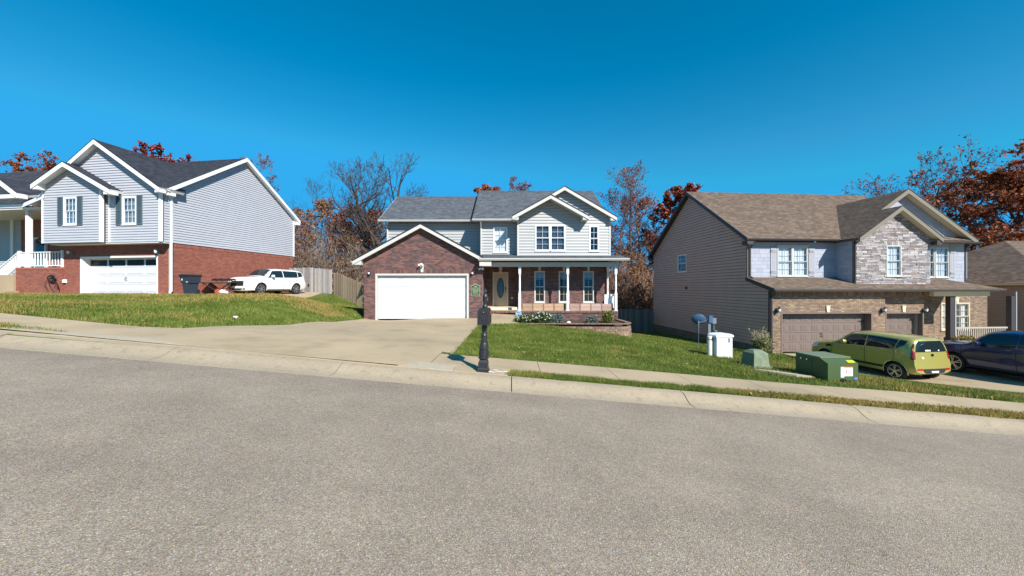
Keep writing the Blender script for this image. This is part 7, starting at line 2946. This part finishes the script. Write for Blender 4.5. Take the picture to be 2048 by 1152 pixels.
for i, (px, Y, s) in enumerate(spots):
    kinds_last = i if i < 3 else rr.randrange(3)
    t = protos[i] if i < 3 else copy_tree(protos[kinds_last])
    x = (px - 1024) / F * Y
    t.location = (x, Y, tz(x, Y))
    t.rotation_euler = (0, 0, rr.uniform(0, 6.28))
    t.scale = (s, s, s * rr.uniform(.9, 1.1))
    left = px < 1024
    kind_ = kinds_last
    look = ("pale trunked thin tree with brown leaves", "dark thin tree with rust red leaves", "bare pale thin tree")[kind_] + (", tall" if s >= 1.05 else ", short" if s <= .75 else "")
    t['label'] = look + (" behind the grey fence" if px < 672 else " behind the tan stepping fence" if left else " just right of the middle house" if px < 1262 else " close to the tan house's rear corner" if px > 1284 else " midway in the gap between two houses")
    t['group'] = GL if left else GR


def thicket(name, n_stem, n_leaf, k0, k1, y0, y1, hmax, cols, seed, lsize=.10, bark=BARK_P):
    rs = np.random.RandomState(seed)
    Y = rs.uniform(y0, y1, n_stem)
    X = rs.uniform(k0, k1, n_stem) * Y
    Zg = T(X, Y)
    h = hmax * rs.uniform(.35, 1.0, n_stem)
    P = np.c_[X, Y, Zg - .1]
    S0, S1, R0, R1, tips = [], [], [], [], []
    for i in range(n_stem):
        p = Vector(P[i])
        d = Vector((rs.normal(0, .12), rs.normal(0, .12), 1)).normalized()
        r = .012 + .010 * h[i] / 4
        for j in range(4):
            q = p + d * (h[i] / 4)
            S0.append(tuple(p)); S1.append(tuple(q)); R0.append(r); R1.append(r * .75)
            r *= .75
            for _ in range(4):
                e = (d + Vector(rs.normal(0, .55, 3))).normalized()
                t_ = p.lerp(q, rs.rand())
                l_ = h[i] * rs.uniform(.10, .26)
                u_ = t_ + e * l_
                S0.append(tuple(t_)); S1.append(tuple(u_)); R0.append(r * .6); R1.append(.006)
                for _ in range(2):
                    w_ = t_.lerp(u_, rs.uniform(.3, 1))
                    e2 = (e + Vector(rs.normal(0, .6, 3))).normalized()
                    S0.append(tuple(w_)); S1.append(tuple(w_ + e2 * l_ * .5)); R0.append(.008); R1.append(.005)
                tips.append((u_, .5))
            p = q
            d = (d + Vector(rs.normal(0, .1, 3))).normalized()
    V, Fq = seg_mesh(S0, S1, R0, R1)
    o = tag(link(name, np_mesh(name, V, Fq, np.ones((len(V), 3)), bark, 4)), kind='stuff')
    tag(link(name + "_leaves", leaves_mesh(name + "_leaves", tips, n_leaf / len(tips), lsize, cols, rs, .7)), kind='stuff')


thicket("undergrowth", 460, 17000, -.66, -.34, 33, 56, 5.2, BRN + [(.12, .06, .035), (.08, .05, .035)], 5)
thicket("undergrowth", 330, 26000, .24, .40, 35, 54, 5.6, BRN + RED_B + ORG + [(.26, .22, .05)], 6)
thicket("far_woods", 420, 26000, -1.3, 1.4, 60, 92, 10.5, BRN + PNK, 7, .22, BARK_R)

# ------------------------------------------------------------------ garden plants
def bush(name, label, c, rx, ry, rz_, n, size, cols, seed, stems=14, cat="shrub", leafname='foliage', stemmat=None, extra=None):
    rs = np.random.RandomState(seed)
    t = thing(name, label, cat, c)
    d = rs.normal(0, 1, (n, 3))
    d /= np.linalg.norm(d, axis=1, keepdims=True)
    lump = 1 + .22 * np.sin(d[:, 0] * 7 + seed) * np.cos(d[:, 1] * 6 + seed * 2) + .12 * np.sin(d[:, 2] * 11)
    r = rs.rand(n) ** .45 * lump
    p = d * r[:, None] * np.array([rx, ry, rz_]) + np.array([0, 0, rz_ * .75])
    p[:, 2] = np.maximum(p[:, 2], .02)
    a = rs.normal(0, 1, (n, 3)); a /= np.linalg.norm(a, axis=1, keepdims=True)
    b = np.cross(a, rs.normal(0, 1, (n, 3))); b /= np.linalg.norm(b, axis=1, keepdims=True)
    s = (size * rs.uniform(.6, 1.4, n))[:, None]
    V = np.stack([p - a * s, p + b * s * .5, p + a * s, p - b * s * .5], 1)
    col = np.array(cols)[rs.randint(0, len(cols), n)] * rs.uniform(.65, 1.3, (n, 1))
    link(leafname, np_mesh(leafname, V.reshape(-1, 3), np.arange(4 * n).reshape(-1, 4), np.repeat(col, 4, 0), LEAF, 4), t)
    m = MB()
    for k in range(stems):
        e = Vector((rs.uniform(-1, 1) * rx * .8, rs.uniform(-1, 1) * ry * .8, rz_ * rs.uniform(.8, 1.5)))
        m.tube([(0, 0, -.05), e * .5 + Vector((0, 0, .03)), e], [.012, .008, .004], 4)
    m.build('stems', stemmat or BARK, t)
    if extra:
        cols2, n2, s2 = extra
        d = rs.normal(0, 1, (n2, 3)); d[:, 2] = np.abs(d[:, 2]); d[:, 1] = -np.abs(d[:, 1])
        d /= np.linalg.norm(d, axis=1, keepdims=True)
        p = d * np.array([rx, ry, rz_]) * 1.02 + np.array([0, 0, rz_ * .75])
        V, Fc = [], []
        fm = MB()
        for q in p:
            q = Vector(q)
            for g in range(5):
                an = g * 1.257 + rs.rand()
                fm.face([q, q + Vector((math.cos(an - .5) * s2, -.02, math.sin(an - .5) * s2)), q + Vector((math.cos(an) * s2 * 1.5, -.03, math.sin(an) * s2 * 1.5)), q + Vector((math.cos(an + .5) * s2, -.02, math.sin(an + .5) * s2))], tuple(np.array(cols2[rs.randint(0, len(cols2))])))
        fm.build('flowers', LEAF, t, kind='stuff')
    return t


GRN = [(.045, .10, .022), (.07, .14, .03), (.035, .075, .02), (.10, .16, .05)]
LAV = [(.14, .20, .17), (.18, .24, .21), (.10, .15, .13)]
YGR = [(.16, .19, .03), (.24, .25, .05), (.09, .13, .025)]
zb_ = ztop - .06
bush("flower_shrub", "low green shrub with small white flowers at the left end of the flower bed", (.62, 18.0, zb_), .52, .4, .26, 1500, .045, GRN, 1, extra=([(.75, .75, .7), (.72, .66, .55)], 26, .022))
bush("flower_shrub", "taller green shrub dotted with white flowers in the middle of the bed's left half", (1.42, 17.9, zb_), .50, .4, .33, 1600, .045, GRN, 2, extra=([(.78, .78, .76), (.74, .70, .62)], 34, .026))
bush("lavender_bush", "grey green lavender bush beside the white flowered shrub", (2.15, 18.25, zb_), .42, .35, .26, 1500, .04, LAV, 3)
bush("lavender_bush", "small grey green lavender bush alone in the bed's right half", (3.9, 18.3, zb_), .30, .28, .22, 900, .04, LAV, 4)
bush("garden_bush", "yellow green leafy bush in the bed below the right porch post", (4.72, 18.5, zb_), .32, .3, .36, 700, .05, YGR, 5)
m = MB()
rr = random.Random(6)
m.lathe([(.02, 0), (.09, .01), (.11, .05), (.07, .10), (.02, .12)], 9, (0, 0, 0))
ro = m.build("garden_stone", WHITE, None, True)
ro.location = (2.72, 18.0, zb_)
tag(ro, "white rounded stone between the two lavender bushes in the bed", "stone")
# half-bare shrub at the tan house's corner
sx, sy = 12.15, 18.2
rr = random.Random(12)
sh = thing("corner_shrub", "half bare tan twigged shrub with yellow green lower leaves at the garage corner", "shrub", (sx, sy, tz(sx, sy)))
trunks, segs, tips = [], [], []
for k in range(16):
    a = rr.uniform(0, 6.28)
    tr, sg, tp_ = grow(rr, rr.uniform(1.0, 1.65), .55, .014, first=.3, n=(7, 4, 3), lean=(math.cos(a) * .30, math.sin(a) * .30), wob_=.07, rmin=.005)
    trunks += tr; segs += sg; tips += tp_
m = MB()
for pts, r_ in trunks:
    m.tube(pts, [max(.005, q) for q in r_], 5)
TW = mat("twig_tan", (.42, .36, .22), .9)
m.build('stems', TW, sh)
V, Fq = seg_mesh([tuple(s[0]) for s in segs], [tuple(s[1]) for s in segs], [max(.004, s[2]) for s in segs], [.004] * len(segs))
link('twigs', np_mesh('twigs', V, Fq, np.ones((len(V), 3)), TW, 4), sh)
low = [t for t in tips if t[0].z < .85]
link('foliage', leaves_mesh('foliage', low, 900 / max(1, len(low)), .045, YGR + GRN, np.random.RandomState(8), .25), sh)
px_, py_ = FR_R.w(10.35, -.45, 0).xy
bush("flower_bush", "bush with yellow leaves in front of the right porch railing", (px_, py_, -1.35), .55, .3, .36, 700, .06, [(.30, .26, .04), (.45, .38, .06), (.10, .16, .04), (.25, .10, .05)], 9)
